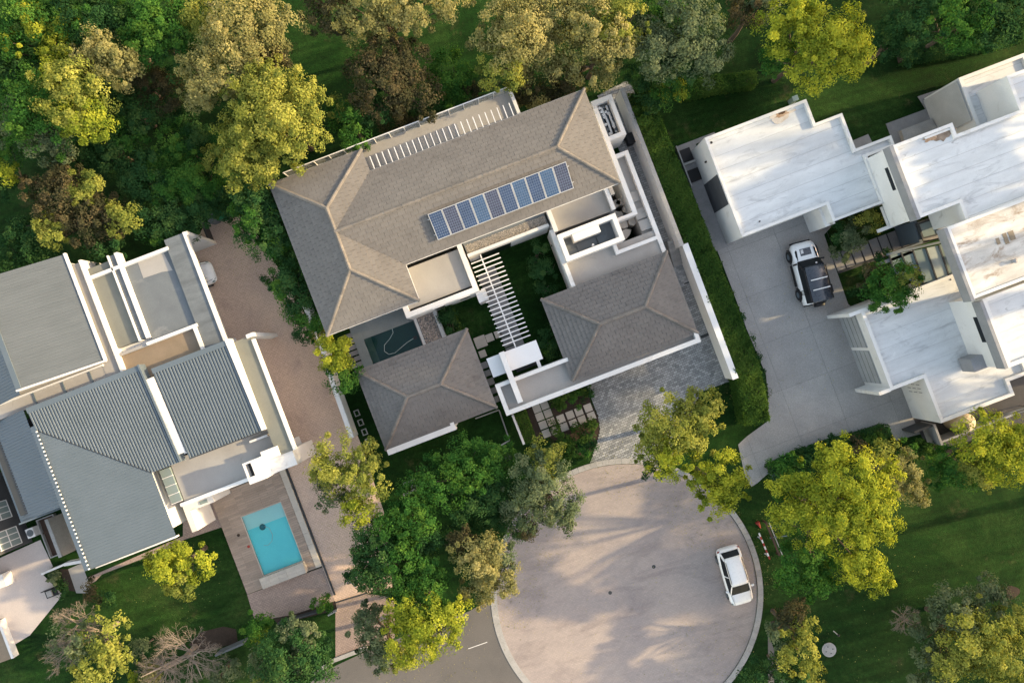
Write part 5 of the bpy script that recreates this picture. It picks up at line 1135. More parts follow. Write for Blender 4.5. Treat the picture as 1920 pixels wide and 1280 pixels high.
for a in (0.5, 2.2, 3.9): MB().bar((tc.x + .15 * math.cos(a) + .08, tc.y + .15 * math.sin(a) + .06, 1.99), (tc.x + .58 * math.cos(a), tc.y + .58 * math.sin(a), 1.86), .035, .05).build('rib', tankm, tk)
MB().lathe((tc.x + .28, tc.y + .3, 1.84), [(.14, 0), (.14, .08), (.02, .1)], 14).build('inlet', tankm, tk)
rk = thing('drying_rack', 'dark metal drying rack with pale rails in the service yard', 'rack', P(*V7(1550, 760), 0))
for k in range(5):
    a = P(*V7(1390 + k * 6, 785 + k * 14), .9); b = P(*V7(1700 + k * 6, 690 + k * 14), .9); MB().bar(a, b, .05, .05).build('rail', metal_seam if k % 2 else charcoal, rk)
for (x, y) in ((1395, 800), (1415, 850), (1680, 710)): p = P(*V7(x, y), .9); MB().bar((p.x, p.y, 0), p, .05, .05, (1, 0, 0)).build('leg', charcoal, rk)
# glazed entrance roof: sloping bars and panes
gr_ = thing('glazed_entrance_roof', 'glazed lean-to roof with dark bars over the stepping-slab entrance', 'glass roof', P(*Z8(970, 270), 0))
gz = 3.1
xs = [(775, 222, 800, 330), (840, 215, 905, 370), (905, 205, 965, 385), (975, 190, 1040, 375), (1045, 175, 1110, 365), (1088, 155, 1170, 358)]
tops = [P(*Z8(x0, y0), gz) for x0, y0, x1, y1 in xs]; bots = [P(*Z8(x1, y1), gz) for x0, y0, x1, y1 in xs]
for i in range(5): MB().prism([tops[i].xy, tops[i + 1].xy, bots[i + 1].xy, bots[i].xy], gz - .03, gz).build('pane', glass_grey if i != 3 else mat('pale_blind_glass', (0.42, 0.47, 0.46, 1), None, 1, .25, fine=.01), gr_)
for i in range(6): MB().bar(tops[i] + Vector((0, 0, .03)), bots[i] + Vector((0, 0, .03)), .09, .1).build('glazing_bar', charcoal, gr_)
MB().bar(P(*Z8(765, 225), gz + .05), P(*Z8(1095, 148), gz + .05), .16, .16).build('head_beam', metal_seam, gr_); MB().bar(P(*Z8(900, 390), gz - .1), P(*Z8(1175, 360), gz - .1), .1, .2).build('sill_beam', charcoal, gr_)
p = [P(*V8(*q), 0) for q in ((150, 810), (500, 690))]
MB().bar(P(*V8(140, 815), 2.6), P(*V8(500, 690), 2.6), .1, .12).build('tie_rail', metal_seam, gr_)
for q in ((160, 830), (470, 700)): e = P(*V8(*q), 0); MB().bar(e, Vector((e.x, e.y, gz)), .08, .08, (1, 0, 0)).build('post', charcoal, gr_)
MB().prism(poly(V8, [(440, 480), (860, 340), (900, 500), (740, 660), (500, 670)]), 0, .06).build('entrance_floor', slabg, rh)
s_ = MB().prism(poly(V8, [(450, 505), (610, 450), (665, 605), (500, 645)], 2.7), 2.62, 2.7).build('rooflight', glass_grey, rh)
MB().ring(poly(V8, [(440, 495), (620, 435), (680, 615), (495, 660)], 2.7), .12, 2.5, 2.76).build('frame', charcoal, s_)
MB().prism(poly(V8, [(690, 390), (820, 350), (870, 480), (720, 530)], 1.5), 0, 1.5).build('timber_porch', brownwood, rh)
MB().box((r3u0 - 2.6, r3u0 - .3, r3v0 + .9, r3v0 + 1.1), 2.5, 3.1).build('porch_beam', grey_fascia, rh)
MB().prism(poly(V8, [(400, 475), (435, 465), (500, 680), (470, 690)], 2.4), 0, 2.4).build('porch_wall', metal_seam, rh)
# entrance stepping slabs, bed
ep = tag(bpy.data.objects.new('entrance_path', None), kind='structure'); COL.objects.link(ep)
e0, e1 = P(*Z8(500, 262)), P(*Z8(905, 112))
MB().sheet(poly(Z8, [(455, 225), (940, 45), (1010, 150), (500, 330)]), .012).build('path_bed', charcoal, ep)
for i in range(9):
    c = e0 + (e1 - e0) * i / 8; u, v = uv(c); MB().box((u - .31, u + .31, v - .68, v + .68), 0, .06 + rnd.uniform(-.005, .005)).build('paving_slab', slabg, ep)
MB().sheet(poly(Z8, [(500, 330), (840, 220), (900, 380), (850, 460), (565, 525)]), .01).build('entrance_bed', grass, kind='structure')
# ------------------------------------------------------------------ cars
def loft(secs, closed=True):
    """secs: list of lists of 3d points, same count; makes a skin"""
    m = MB(); n = len(secs[0]); vs = [p for s in secs for p in s]
    fs = [(i * n + k, i * n + (k + 1) % n, (i + 1) * n + (k + 1) % n, (i + 1) * n + k) for i in range(len(secs) - 1) for k in range(n)]
    m.add(vs, fs + [tuple(range(n - 1, -1, -1)), tuple(range((len(secs) - 1) * n, len(secs) * n))]); return m
def car(t, loc, heading, st, cabin, paint, roofp, glass, wheels, wr, extras=None, wheel_w=.22, track=.8):
    """st: stations (x, half width, z sill, z deck, crown); cabin: roof stations (x, half width at belt, half width at roof, z belt, z roof)"""
    M = Matrix.Translation(loc) @ Matrix.Rotation(heading, 4, 'Z')
    T = lambda x, y, z: M @ Vector((x, y, z))
    secs = []
    for x, w, zs, zd, cr in st:
        secs.append([T(x, -w * .9, zs), T(x, w * .9, zs), T(x, w, zs + (zd - zs) * .35), T(x, w * .985, zs + (zd - zs) * .75), T(x, w * .9, zd), T(x, w * .5, zd + cr), T(x, -w * .5, zd + cr), T(x, -w * .9, zd), T(x, -w * .985, zs + (zd - zs) * .75), T(x, -w, zs + (zd - zs) * .35)])
    body = loft(secs).build('body', paint, t, smooth=True)
    cs = []
    for x, wb, wr_, zb, zr_ in cabin:
        cs.append([T(x, -wb, zb), T(x, wb, zb), T(x, wr_, zr_ - .05), T(x, wr_ * .85, zr_), T(x, 0, zr_ + .03), T(x, -wr_ * .85, zr_), T(x, -wr_, zr_ - .05)])
    cab = loft(cs).build('cabin', glass, t, smooth=False)
    return M, T, body
# white hatchback-SUV in the turning circle
def suv(name, label, loc, heading, group=None):
    t = thing(name, label, 'car', loc, group)
    st = [(-2.2, .66, .42, .74, .02), (-2.14, .80, .34, .92, .03), (-1.9, .89, .28, .98, .03), (-1.2, .92, .24, .99, .02), (0, .92, .24, .96, .02), (.9, .915, .24, .95, .03), (1.55, .90, .26, .90, .06), (1.95, .85, .30, .80, .05), (2.14, .74, .36, .68, .03), (2.22, .55, .42, .58, .01)]
    cab = [(-1.98, .70, .62, .96, 1.02), (-1.55, .80, .66, .97, 1.46), (-.9, .84, .67, .97, 1.53), (0, .84, .68, .95, 1.55), (.35, .83, .66, .95, 1.50), (1.18, .80, .70, .94, .99)]
    M, T, body = car(t, loc, heading, st, cab, car_white, car_white, glass_dark, None, .33)
    sm = body.modifiers.new('round', 'SUBSURF'); sm.levels = sm.render_levels = 2
    # painted roof skin and pillars
    rf = []
    for x, w, z in ((-1.68, .60, 1.44), (-1.5, .64, 1.505), (-.9, .655, 1.575), (-.2, .665, 1.6), (.2, .66, 1.59), (.42, .62, 1.535)):
        rf.append([T(x, -w, z - .03), T(x, w, z - .03), T(x, w * .8, z), T(x, 0, z + .02), T(x, -w * .8, z)])
    loft(rf).build('roof', car_white, t, smooth=True)
    for s in (-1, 1):
        pil = MB(); pil.bar(T(.40, s * .64, 1.50), T(1.16, s * .76, 1.0), .07, .05); pil.bar(T(-1.55, s * .64, 1.46), T(-1.95, s * .70, 1.0), .13, .06); pil.bar(T(-.3, s * .69, 1.5), T(-.3, s * .85, .98), .07, .03); pil.build('pillar', car_white, t)
        MB().bar(T(-1.45, s * .60, 1.575), T(.15, s * .60, 1.62), .035, .04).build('roof_rail', blackp, t)
        mir = MB(); mir.add([T(.78, s * .86, .98), T(.78, s * 1.08, 1.0), T(.92, s * 1.05, 1.0), T(.95, s * .86, .98), T(.78, s * .86, 1.1), T(.78, s * 1.08, 1.12), T(.90, s * 1.04, 1.12), T(.93, s * .86, 1.1)], [(3, 2, 1, 0), (4, 5, 6, 7), (0, 1, 5, 4), (1, 2, 6, 5), (2, 3, 7, 6), (3, 0, 4, 7)]); mir.build('mirror', car_white, t)
        MB().add([T(-2.16, s * .62, .72), T(-2.10, s * .80, .74), T(-1.98, s * .86, .84), T(-2.02, s * .80, .945), T(-2.12, s * .66, .93)], [(0, 1, 2, 3, 4), (4, 3, 2, 1, 0)]).build('tail_light', redp, t)
        MB().add([T(2.19, s * .55, .62), T(2.05, s * .79, .66), T(1.86, s * .86, .76), T(1.9, s * .78, .80), T(2.12, s * .58, .70)], [(0, 1, 2, 3, 4), (4, 3, 2, 1, 0)]).build('headlight', glass_grey, t)
        for x in (-1.32, 1.38):
            wh = MB(); a, b = T(x, s * .70, .33), T(x, s * .93, .33); wh.tube([a, b], .33, 18); w_ = wh.build('wheel', blackp, t); MB().tube([b, T(x, s * .94, .33)], .2, 14).build('rim', metal_seam, w_)
    sm_ = MB(); sm_.bar(T(1.2, -.74, 1.0), T(1.2, .74, 1.0), .02, .03)
    for s in (-1, 1): sm_.bar(T(1.2, s * .74, 1.0), T(2.0, s * .62, .86), .018, .03)
    sm_.build('bonnet_seam', blackp, t); MB().bar(T(1.12, -.5, 1.0), T(1.16, .1, 1.0), .03, .03).build('wiper', blackp, t)
    MB().bar(T(-2.19, -.2, .62), T(-2.19, .2, .62), .02, .11).build('number_plate', whitem, t)
    return t
def v8(x, y): return (1300 + x / 8, 1000 + y / 8)
c = P(*v8(632, 635), .8); suv('parked_car', 'white family car parked by the kerb of the turning circle', Vector((c.x, c.y, .024)), math.atan2(-870, 250))
c = P(388, 511, .8); suv('covered_car', 'white car nose showing from under the grey car port roof', Vector((c.x, c.y, .01)) - Vector((CT, ST, 0)) * 1.75, TH)
# white and black off-roader on the right-hand drive
def v4(x, y): return (1440 + x / 7.11, 420 + y / 7.11)
t = thing('off_road_car', 'white off-road car with blue-black roof, roof bars and rear spare wheel', 'car', P(*v4(580, 640)))
c = P(*v4(560, 650), 1.0); loc = Vector((c.x, c.y, .02)); hd = math.atan2(835, -215)
st = [(-2.25, .90, .45, 1.12, .0), (-2.22, .95, .38, 1.16, .01), (-1.2, .97, .36, 1.16, .01), (.5, .97, .36, 1.14, .01), (.95, .97, .36, 1.12, .02), (1.7, .95, .38, 1.06, .05), (2.1, .88, .42, .98, .05), (2.28, .74, .5, .86, .03), (2.34, .55, .55, .74, .01)]
cab = [(-2.15, .86, .80, 1.14, 1.86), (-1.0, .87, .80, 1.14, 1.9), (.25, .87, .80, 1.13, 1.9), (.5, .87, .76, 1.12, 1.84), (1.0, .85, .78, 1.1, 1.16)]
M, T, body = car(t, loc, hd, st, cab, car_white, car_navy, glass_dark, None, .4)
rf = [[T(x, -w, z - .05), T(x, w, z - .05), T(x, w * .92, z), T(x, 0, z + .015), T(x, -w * .92, z)] for x, w, z in ((-2.2, .70, 1.9), (-2.1, .74, 1.94), (-.5, .75, 1.96), (.3, .73, 1.945), (.48, .68, 1.89))]
loft(rf).build('roof', car_navy, t, smooth=True)
for x in (-.55, -1.28): MB().bar(T(x, -.7, 2.02), T(x, .55, 2.02), .075, .04).build('roof_bar', whitem, t)
MB().prism([T(x, y, 0).xy for x, y in ((1.12, -.42), (1.85, -.40), (1.85, .40), (1.12, .42))], 1.0, 1.145).build('bonnet_panel', car_navy, t)
MB().prism([T(x, y, 0).xy for x, y in ((1.5, .16), (1.78, .16), (1.78, .34), (1.5, .34))], 1.1, 1.152).build('bonnet_sticker', whitem, t)
for s in (-1, 1):
    MB().add([T(1.05, s * .68, 1.135), T(1.05, s * .80, 1.11), T(1.75, s * .76, 1.08), T(1.85, s * .66, 1.1), T(1.75, s * .62, 1.115)], [(0, 1, 2, 3, 4), (4, 3, 2, 1, 0)]).build('bonnet_vent', glass_dark, t)
    mir = MB(); mir.bar(T(.85, s * .9, 1.2), T(.82, s * 1.16, 1.22), .12, .16); mir.build('mirror', blackp, t)
    for x in (-1.4, 1.5):
        wh = MB(); a, b = T(x, s * .74, .42), T(x, s * 1.03, .42); wh.tube([a, b], .42, 20); w_ = wh.build('wheel', blackp, t); MB().tube([b, T(x, s * 1.04, .42)], .22, 12).build('rim', metal_seam, w_)
        ar = MB(); ar.tube([T(x + .5 * math.cos(q), s * 1.0, .42 + .5 * math.sin(q)) for q in [math.pi * k / 8 for k in range(9)]], .05, 6); ar.build('wheel_arch', blackp, t)
    MB().bar(T(-.75, s * 1.0, .42), T(.85, s * 1.0, .42), .14, .06).build('side_step', blackp, t)
    MB().bar(T(-2.15, s * .8, 1.92), T(.3, s * .8, 1.93), .06, .05).build('roof_gutter', blackp, t)
    MB().add([T(2.27, s * .5, .7), T(2.12, s * .8, .74), T(2.02, s * .84, .92), T(2.16, s * .6, .93)], [(0, 1, 2, 3), (3, 2, 1, 0)]).build('headlight', glass_grey, t)
MB().prism([T(x, y, 0).xy for x, y in ((-1.75, -.98), (-1.15, -.98), (-1.15, -.76), (-1.75, -.76))], 1.25, 1.8).build('side_box', blackp, t)
lad = MB()
for y in (.82, 1.06): lad.bar(T(-1.45, y, 1.2 if y > 1 else 1.9), T(-1.15, y, 1.2 if y > 1 else 1.9), .04, .04)
for x in (-1.45, -1.35, -1.25, -1.15): lad.bar(T(x, .8, 1.93), T(x, 1.08, 1.25), .04, .04)
lad.build('side_ladder', blackp, t)
sw_ = MB(); prof = []
ax = T(-2.3, -.2, 1.0) - T(-2.6, -.2, 1.0); 
sw_.tube([T(-2.27, -.12, .95), T(-2.31, -.12, .95), T(-2.52, -.12, .95), T(-2.56, -.12, .95)], [.3, .40, .40, .32], 22); w_ = sw_.build('spare_wheel', blackp, t); MB().tube([T(-2.56, -.12, .95), T(-2.575, -.12, .95)], .2, 14).build('rim', slate, w_)
MB().bar(T(.95, .7, 1.0), T(.35, .93, 2.0), .08, .08).build('snorkel', blackp, t)
MB().bar(T(2.36, -.75, .5), T(2.36, .75, .5), .14, .16).build('bumper', blackp, t); MB().bar(T(-2.3, -.85, .5), T(-2.3, .85, .5), .14, .16).build('bumper', blackp, t)
MB().bar(T(.62, -.35, 1.75), T(.62, -.23, 1.75), .1, .012).build('licence_disc', whitem, t)
# ------------------------------------------------------------------ verge furniture
bm = thing('boom_barrier', 'red and white striped boom pole lying along the kerb under the big tree', 'barrier', P(*L8(155, 590)))
a, b = P(*L8(155, 588), .75), P(*L8(205, 708), .75)
for i in range(8): MB().bar(a + (b - a) * i / 8, a + (b - a) * (i + 1) / 8, .1, .1).build('stripe', redp if i % 2 else whitem, bm)
for f in (.25, .9): p = a + (b - a) * f; MB().bar((p.x, p.y, 0), p, .07, .07, (1, 0, 0)).build('post', whitem, bm); MB().bar(p - Vector((.25, -.1, .3)), p + Vector((.05, 0, 0)), .03, .03).build('brace', metal_seam, bm)
gt = thing('timber_gate_frame', 'brown timber frame with metal brackets under the big tree by the kerb', 'frame', P(*L8(220, 610)))
a, b = P(*L8(188, 540), .6), P(*L8(250, 690), .6)
MB().bar(a, b, .14, .1).build('beam', brownwood, gt); MB().bar(a + Vector((.22, .0, 0)), b + Vector((.22, 0, 0)), .06, .06).build('rail', kerbm, gt); MB().bar(P(*L8(205, 610), .6), P(*L8(285, 600), .6), .06, .06).build('bracket', metal_seam, gt)
for p in (a, b): MB().bar((p.x, p.y, 0), p, .12, .12, (1, 0, 0)).build('post', brownwood, gt)
cn = thing('traffic_cone', 'small red traffic cone lying on the grass by the kerb', 'cone', P(*L8(155, 552)))
MB().tube([P(*L8(150, 540), .1), P(*L8(163, 565), .04)], [.14, .03], 12).build('cone', redp, cn); MB().bar(P(*L8(147, 537), .12), P(*L8(149, 541), .12), .3, .3).build('base', redp, cn)
mh = thing('manhole_cover', 'round pale concrete manhole cover in the lawn', 'manhole', P(*L8(478, 1125)))
mc = P(*L8(478, 1125)); MB().lathe(mc, [(.53, 0), (.53, .06), (.42, .06), (.42, .045), (.02, .045)], 28).build('ring', kerbm, mh); MB().lathe(mc + Vector((0, 0, .045)), [(.39, 0), (.39, .03), (.1, .035), (.02, .035)], 24).build('lid', kerbm, mh)
for a in (.3, 2.0, 3.6, 5.2): MB().lathe(mc + Vector((.27 * math.cos(a), .27 * math.sin(a), .07)), [(.045, 0), (.045, .015), (.01, .016)], 8).build('lifting_eye', blackp, mh)
lp = thing('garden_light', 'small pale bollard light standing in the lawn above the manhole', 'light', P(*L8(505, 1045)))
a = P(*L8(500, 1040), .0); MB().tube([a, a + Vector((.02, 0, .7))], .035, 8).build('post', whitem, lp); MB().lathe(a + Vector((.02, 0, .7)), [(.09, 0), (.09, .06), (.02, .1)], 10).build('head', blackp, lp)
mb = thing('metal_cage', 'pale metal utility cage on the verge beside the drive entrance', 'cage', P(*L8(245, 340)))
a = uv(P(*L8(215, 325), .8)); b = uv(P(*L8(272, 360), .8))
for u in (a[0], b[0]):
    for v in (a[1] - .1, b[1] + .1): MB().box((u - .04, u + .04, v - .04, v + .04), 0, .85).build('post', metal_seam, mb)
for v in (a[1] - .1, b[1] + .1): MB().box((a[0] - .04, b[0] + .04, v - .04, v + .04), .85, .92).build('rail', metal_seam, mb)
for k in range(5): u = a[0] + (b[0] - a[0]) * k / 4; MB().box((u - .025, u + .025, a[1] - .1, b[1] + .1), .92, .95).build('bar', metal_seam, mb)
for i, (x, y) in enumerate(((1006, 645), (768, 787))): MB().lathe(P(*L7(x, y), .024), [(.14, 0), (.14, .008), (.02, .01)], 14).build('drain_cover', charcoal, label=['dark round drain cover near the middle of the turning circle', 'small dark drain cover in the lower left of the turning circle'][i], cat='drain cover')
gb_ = thing('green_box', 'pale green utility box behind the white garage roof', 'box', P(*Z6(803, 335)))
c = uv(P(*Z6(803, 335), .8)); MB().box((c[0] - .2, c[0] + .2, c[1] - .17, c[1] + .17), 0, .8).build('casing', mat('pale_green_plastic', (0.25, 0.33, 0.3, 1), None, 1, .5), gb_); MB().box((c[0] - .22, c[0] + .22, c[1] - .19, c[1] + .19), .8, .86).build('lid', mat('green_lid_plastic', (0.28, 0.36, 0.33, 1), None, 1, .5), gb_)
# bare soil rings and worn patches in the lawn
for i, (x, y, rr_) in enumerate(((1780, 945, 22), (1325, 860, 26), (228, 1020, 22))):
    c = P(*L8(x, y)); rq = rr_ / 2.461 * .04 * 1.2
    MB().sheet([(c.x + rq * (1 + .15 * math.sin(3 * a + i)) * math.cos(a), c.y + rq * (1 + .15 * math.sin(3 * a + i)) * math.sin(a)) for a in [6.283 * k / 18 for k in range(18)]], .006).build('soil_ring', soil, kind='structure')
# ------------------------------------------------------------------ foliage
LEAF = dict(
    Y=leafmat('yellow_green_leaves', [(0.095, 0.155, 0.022), (0.28, 0.33, 0.042), (0.50, 0.50, 0.058)], .45),
    G=leafmat('mid_green_leaves', [(0.020, 0.078, 0.020), (0.056, 0.151, 0.031), (0.129, 0.235, 0.040)], .4),
    D=leafmat('dark_green_leaves', [(0.017, 0.054, 0.021), (0.038, 0.099, 0.034), (0.090, 0.157, 0.045)], .35),
    O=leafmat('grey_olive_leaves', [(0.06, 0.095, 0.052), (0.12, 0.16, 0.085), (0.22, 0.25, 0.135)], .35),
    L=leafmat('olive_yellow_leaves', [(0.095, 0.138, 0.036), (0.25, 0.28, 0.062), (0.475, 0.455, 0.11)], .42),
    B=leafmat('tan_dry_leaves', [(0.115, 0.13, 0.055), (0.26, 0.255, 0.105), (0.46, 0.41, 0.18)], .42),
    R=leafmat('russet_leaves', [(0.035, 0.042, 0.022), (0.07, 0.07, 0.038), (0.15, 0.115, 0.062)], .35),
    F=leafmat('opaque_shade_leaves', [(0.012, 0.03, 0.014), (0.022, 0.048, 0.02), (0.04, 0.07, 0.028)], .06),  # low translucency so the added shade trees pass little light
    H=leafmat('hedge_leaves', [(0.024, 0.066, 0.017), (0.058, 0.118, 0.025), (0.11, 0.172, 0.036)], .35))
def quads(name, C, A, Bv, tone, matl, parent, **k):
    """rhombic leaves: centre C, half length vector A, half width vector Bv (numpy arrays)"""
    n = len(C); v = np.empty((n, 4, 3), np.float32)
    v[:, 0] = C - A; v[:, 1] = C + Bv - A * .15; v[:, 2] = C + A; v[:, 3] = C - Bv - A * .15
    me = bpy.data.meshes.new(name); me.vertices.add(n * 4); me.loops.add(n * 4); me.polygons.add(n)
    me.vertices.foreach_set('co', v.ravel()); me.loops.foreach_set('vertex_index', np.arange(n * 4, dtype=np.int32))
    me.polygons.foreach_set('loop_start', np.arange(0, n * 4, 4, dtype=np.int32))
    try: me.polygons.foreach_set('loop_total', np.full(n, 4, np.int32))
    except Exception: pass
    at = me.attributes.new('tone', 'FLOAT', 'FACE'); at.data.foreach_set('value', tone.astype(np.float32))
    me.materials.append(matl); me.update(calc_edges=True); me.validate()
    return link(name, me, parent, **k)
def nrmz(a): return a / np.maximum(np.linalg.norm(a, axis=-1, keepdims=True), 1e-6)
def leaf_cloud(rg, blobs, size, dens, rag=1.0, droop=0.0):
    Cs, As, Bs, Ts = [], [], [], []
    for (cx, cy, cz, rx, rz) in blobs:
        ncl = max(7, int(rx * rx * 15.0)); dirs = rg.normal(size=(ncl, 3)); dirs[:, 2] = np.where(dirs[:, 2] < -.25, -dirs[:, 2], dirs[:, 2]); dirs = nrmz(dirs)
        # lumpy outline: clumps reach in and out
        rad = np.where(rg.random(ncl) < .25, rg.uniform(.3, .75, ncl), rg.uniform(.72, 1.1, ncl))
        far = rg.random(ncl) < .13; rad = np.where(far, rg.uniform(1.08, 1.27, ncl), rad)
        cl = np.array([cx, cy, cz]) + dirs * np.array([rx, rx, rz]) * rad[:, None]
        rc = rg.uniform(.24, .56, ncl) * (0.62 + .22 * min(rx, 3)) * rag * np.where(far, .55, 1.0)
        n = int(math.pi * rx * rx * dens); which = rg.integers(0, ncl, n)
        off = rg.normal(size=(n, 3)); off = nrmz(off) * (rg.random((n, 1)) ** .45)
        p = cl[which] + off * rc[which][:, None] * np.array([1.15, 1.15, .8])
        N = nrmz(.75 * dirs[which] + .55 * off + rg.normal(size=(n, 3)) * .38 + np.array([.12, 0, .2]))
        t = nrmz(np.cross(N, rg.normal(size=(n, 3)))); b = np.cross(N, t); t[:, 2] -= droop; t = nrmz(t)
        s = size * rg.uniform(.65, 1.35, n)
        Cs.append(p); As.append(t * s[:, None] * .5); Bs.append(b * s[:, None] * .29)
        ct = rg.uniform(-.12, .5, ncl) + .12 * dirs[:, 2]; Ts.append(np.clip(ct[which] + rg.uniform(-.06, .1, n), 0, .65))
    return np.concatenate(Cs), np.concatenate(As), np.concatenate(Bs), np.concatenate(Ts)
TSEED = [100]
def blob(px, py, r, z):
    p = P(px, py, z); k = (CAM_H - z) / FOC; return (p.x, p.y, z, r * k, r * k)
def tree(name, label, spec, cat='tree', size=.15, dens=520, group=None, trunk_r=.17, flat=.72, rag=1.0, twigs=None, limbs=True, world=None):
    """spec: list of (kind, px, py, radius px, height of blob centre)"""
    TSEED[0] += 1; rg = np.random.default_rng(TSEED[0]); r = random.Random(TSEED[0])
    bl = [(k, blob(px, py, rr * 1.06, z)) for k, px, py, rr, z in spec] if world is None else [(k, (x, y, z, rr, rr)) for k, x, y, rr, z in world]
    cx = sum(b[1][0] * b[1][3] for b in bl) / sum(b[1][3] for b in bl); cy = sum(b[1][1] * b[1][3] for b in bl) / sum(b[1][3] for b in bl)
    t = thing(name, label, cat, (cx, cy, 0), group)
    zl = min(b[1][2] for b in bl)
    if limbs:
        m = MB(); top = Vector((cx, cy, zl * .62))
        m.tube([Vector((cx, cy, -.05)), Vector((cx + r.uniform(-.1, .1), cy + r.uniform(-.1, .1), zl * .3)), top], [trunk_r * 1.25, trunk_r, trunk_r * .8], 8)
        for k, b in bl:
            for q in range(3 if len(bl) < 6 else 2):
                e = Vector((b[0] + r.uniform(-.6, .6) * b[3], b[1] + r.uniform(-.6, .6) * b[3], b[2] + r.uniform(-.1, .5) * b[3]))
                mid = (top + e) / 2 + Vector((r.uniform(-.25, .25), r.uniform(-.25, .25), r.uniform(-.1, .3)))
                m.tube([top - Vector((0, 0, .25)), mid, e], [trunk_r * .55, trunk_r * .34, trunk_r * .1], 5)
        m.build('trunk', barkm if not twigs else twigm, t)
    for kind in sorted(set(k for k, b in bl)):
        if kind == 'P': continue
        bb = [(b[0], b[1], b[2], b[3], b[3] * flat) for k, b in bl if k == kind]
        C, A, Bv, T = leaf_cloud(rg, bb, size, dens, rag); quads('crown', C, A, Bv, T, LEAF[kind], t)
    if twigs:
        bb = [b for k, b in bl if k == 'P'] or [b for k, b in bl]
        m = MB()
        def grow(p, d, L, rad, depth):
            q = p + d * L; mid = (p + q) / 2 + Vector((r.uniform(-.12, .12), r.uniform(-.12, .12), r.uniform(-.05, .1))) * L
            m.tube([p, mid, q], [rad, rad * .8, rad * .55], 4 if depth > 1 else 3, cap=False)
            if depth == 0: return
            for i in range(3 if depth > 1 else 4):
                dd = (d + Vector((r.uniform(-.8, .8), r.uniform(-.8, .8), r.uniform(-.35, .5)))).normalized()
                grow(q if i else mid, dd, L * r.uniform(.55, .8), rad * .6, depth - 1)
        for b in bb:
            c = Vector((b[0], b[1], b[2] - b[3] * .4))
            for i in range(int(twigs)):
                a = 6.283 * (i + r.random()) / twigs; d = Vector((math.cos(a), math.sin(a), r.uniform(.15, .8))).normalized()
                grow(c, d, b[3] * r.uniform(.34, .5), .038, 5)
        m.build('branches', twigm, t)
    return t
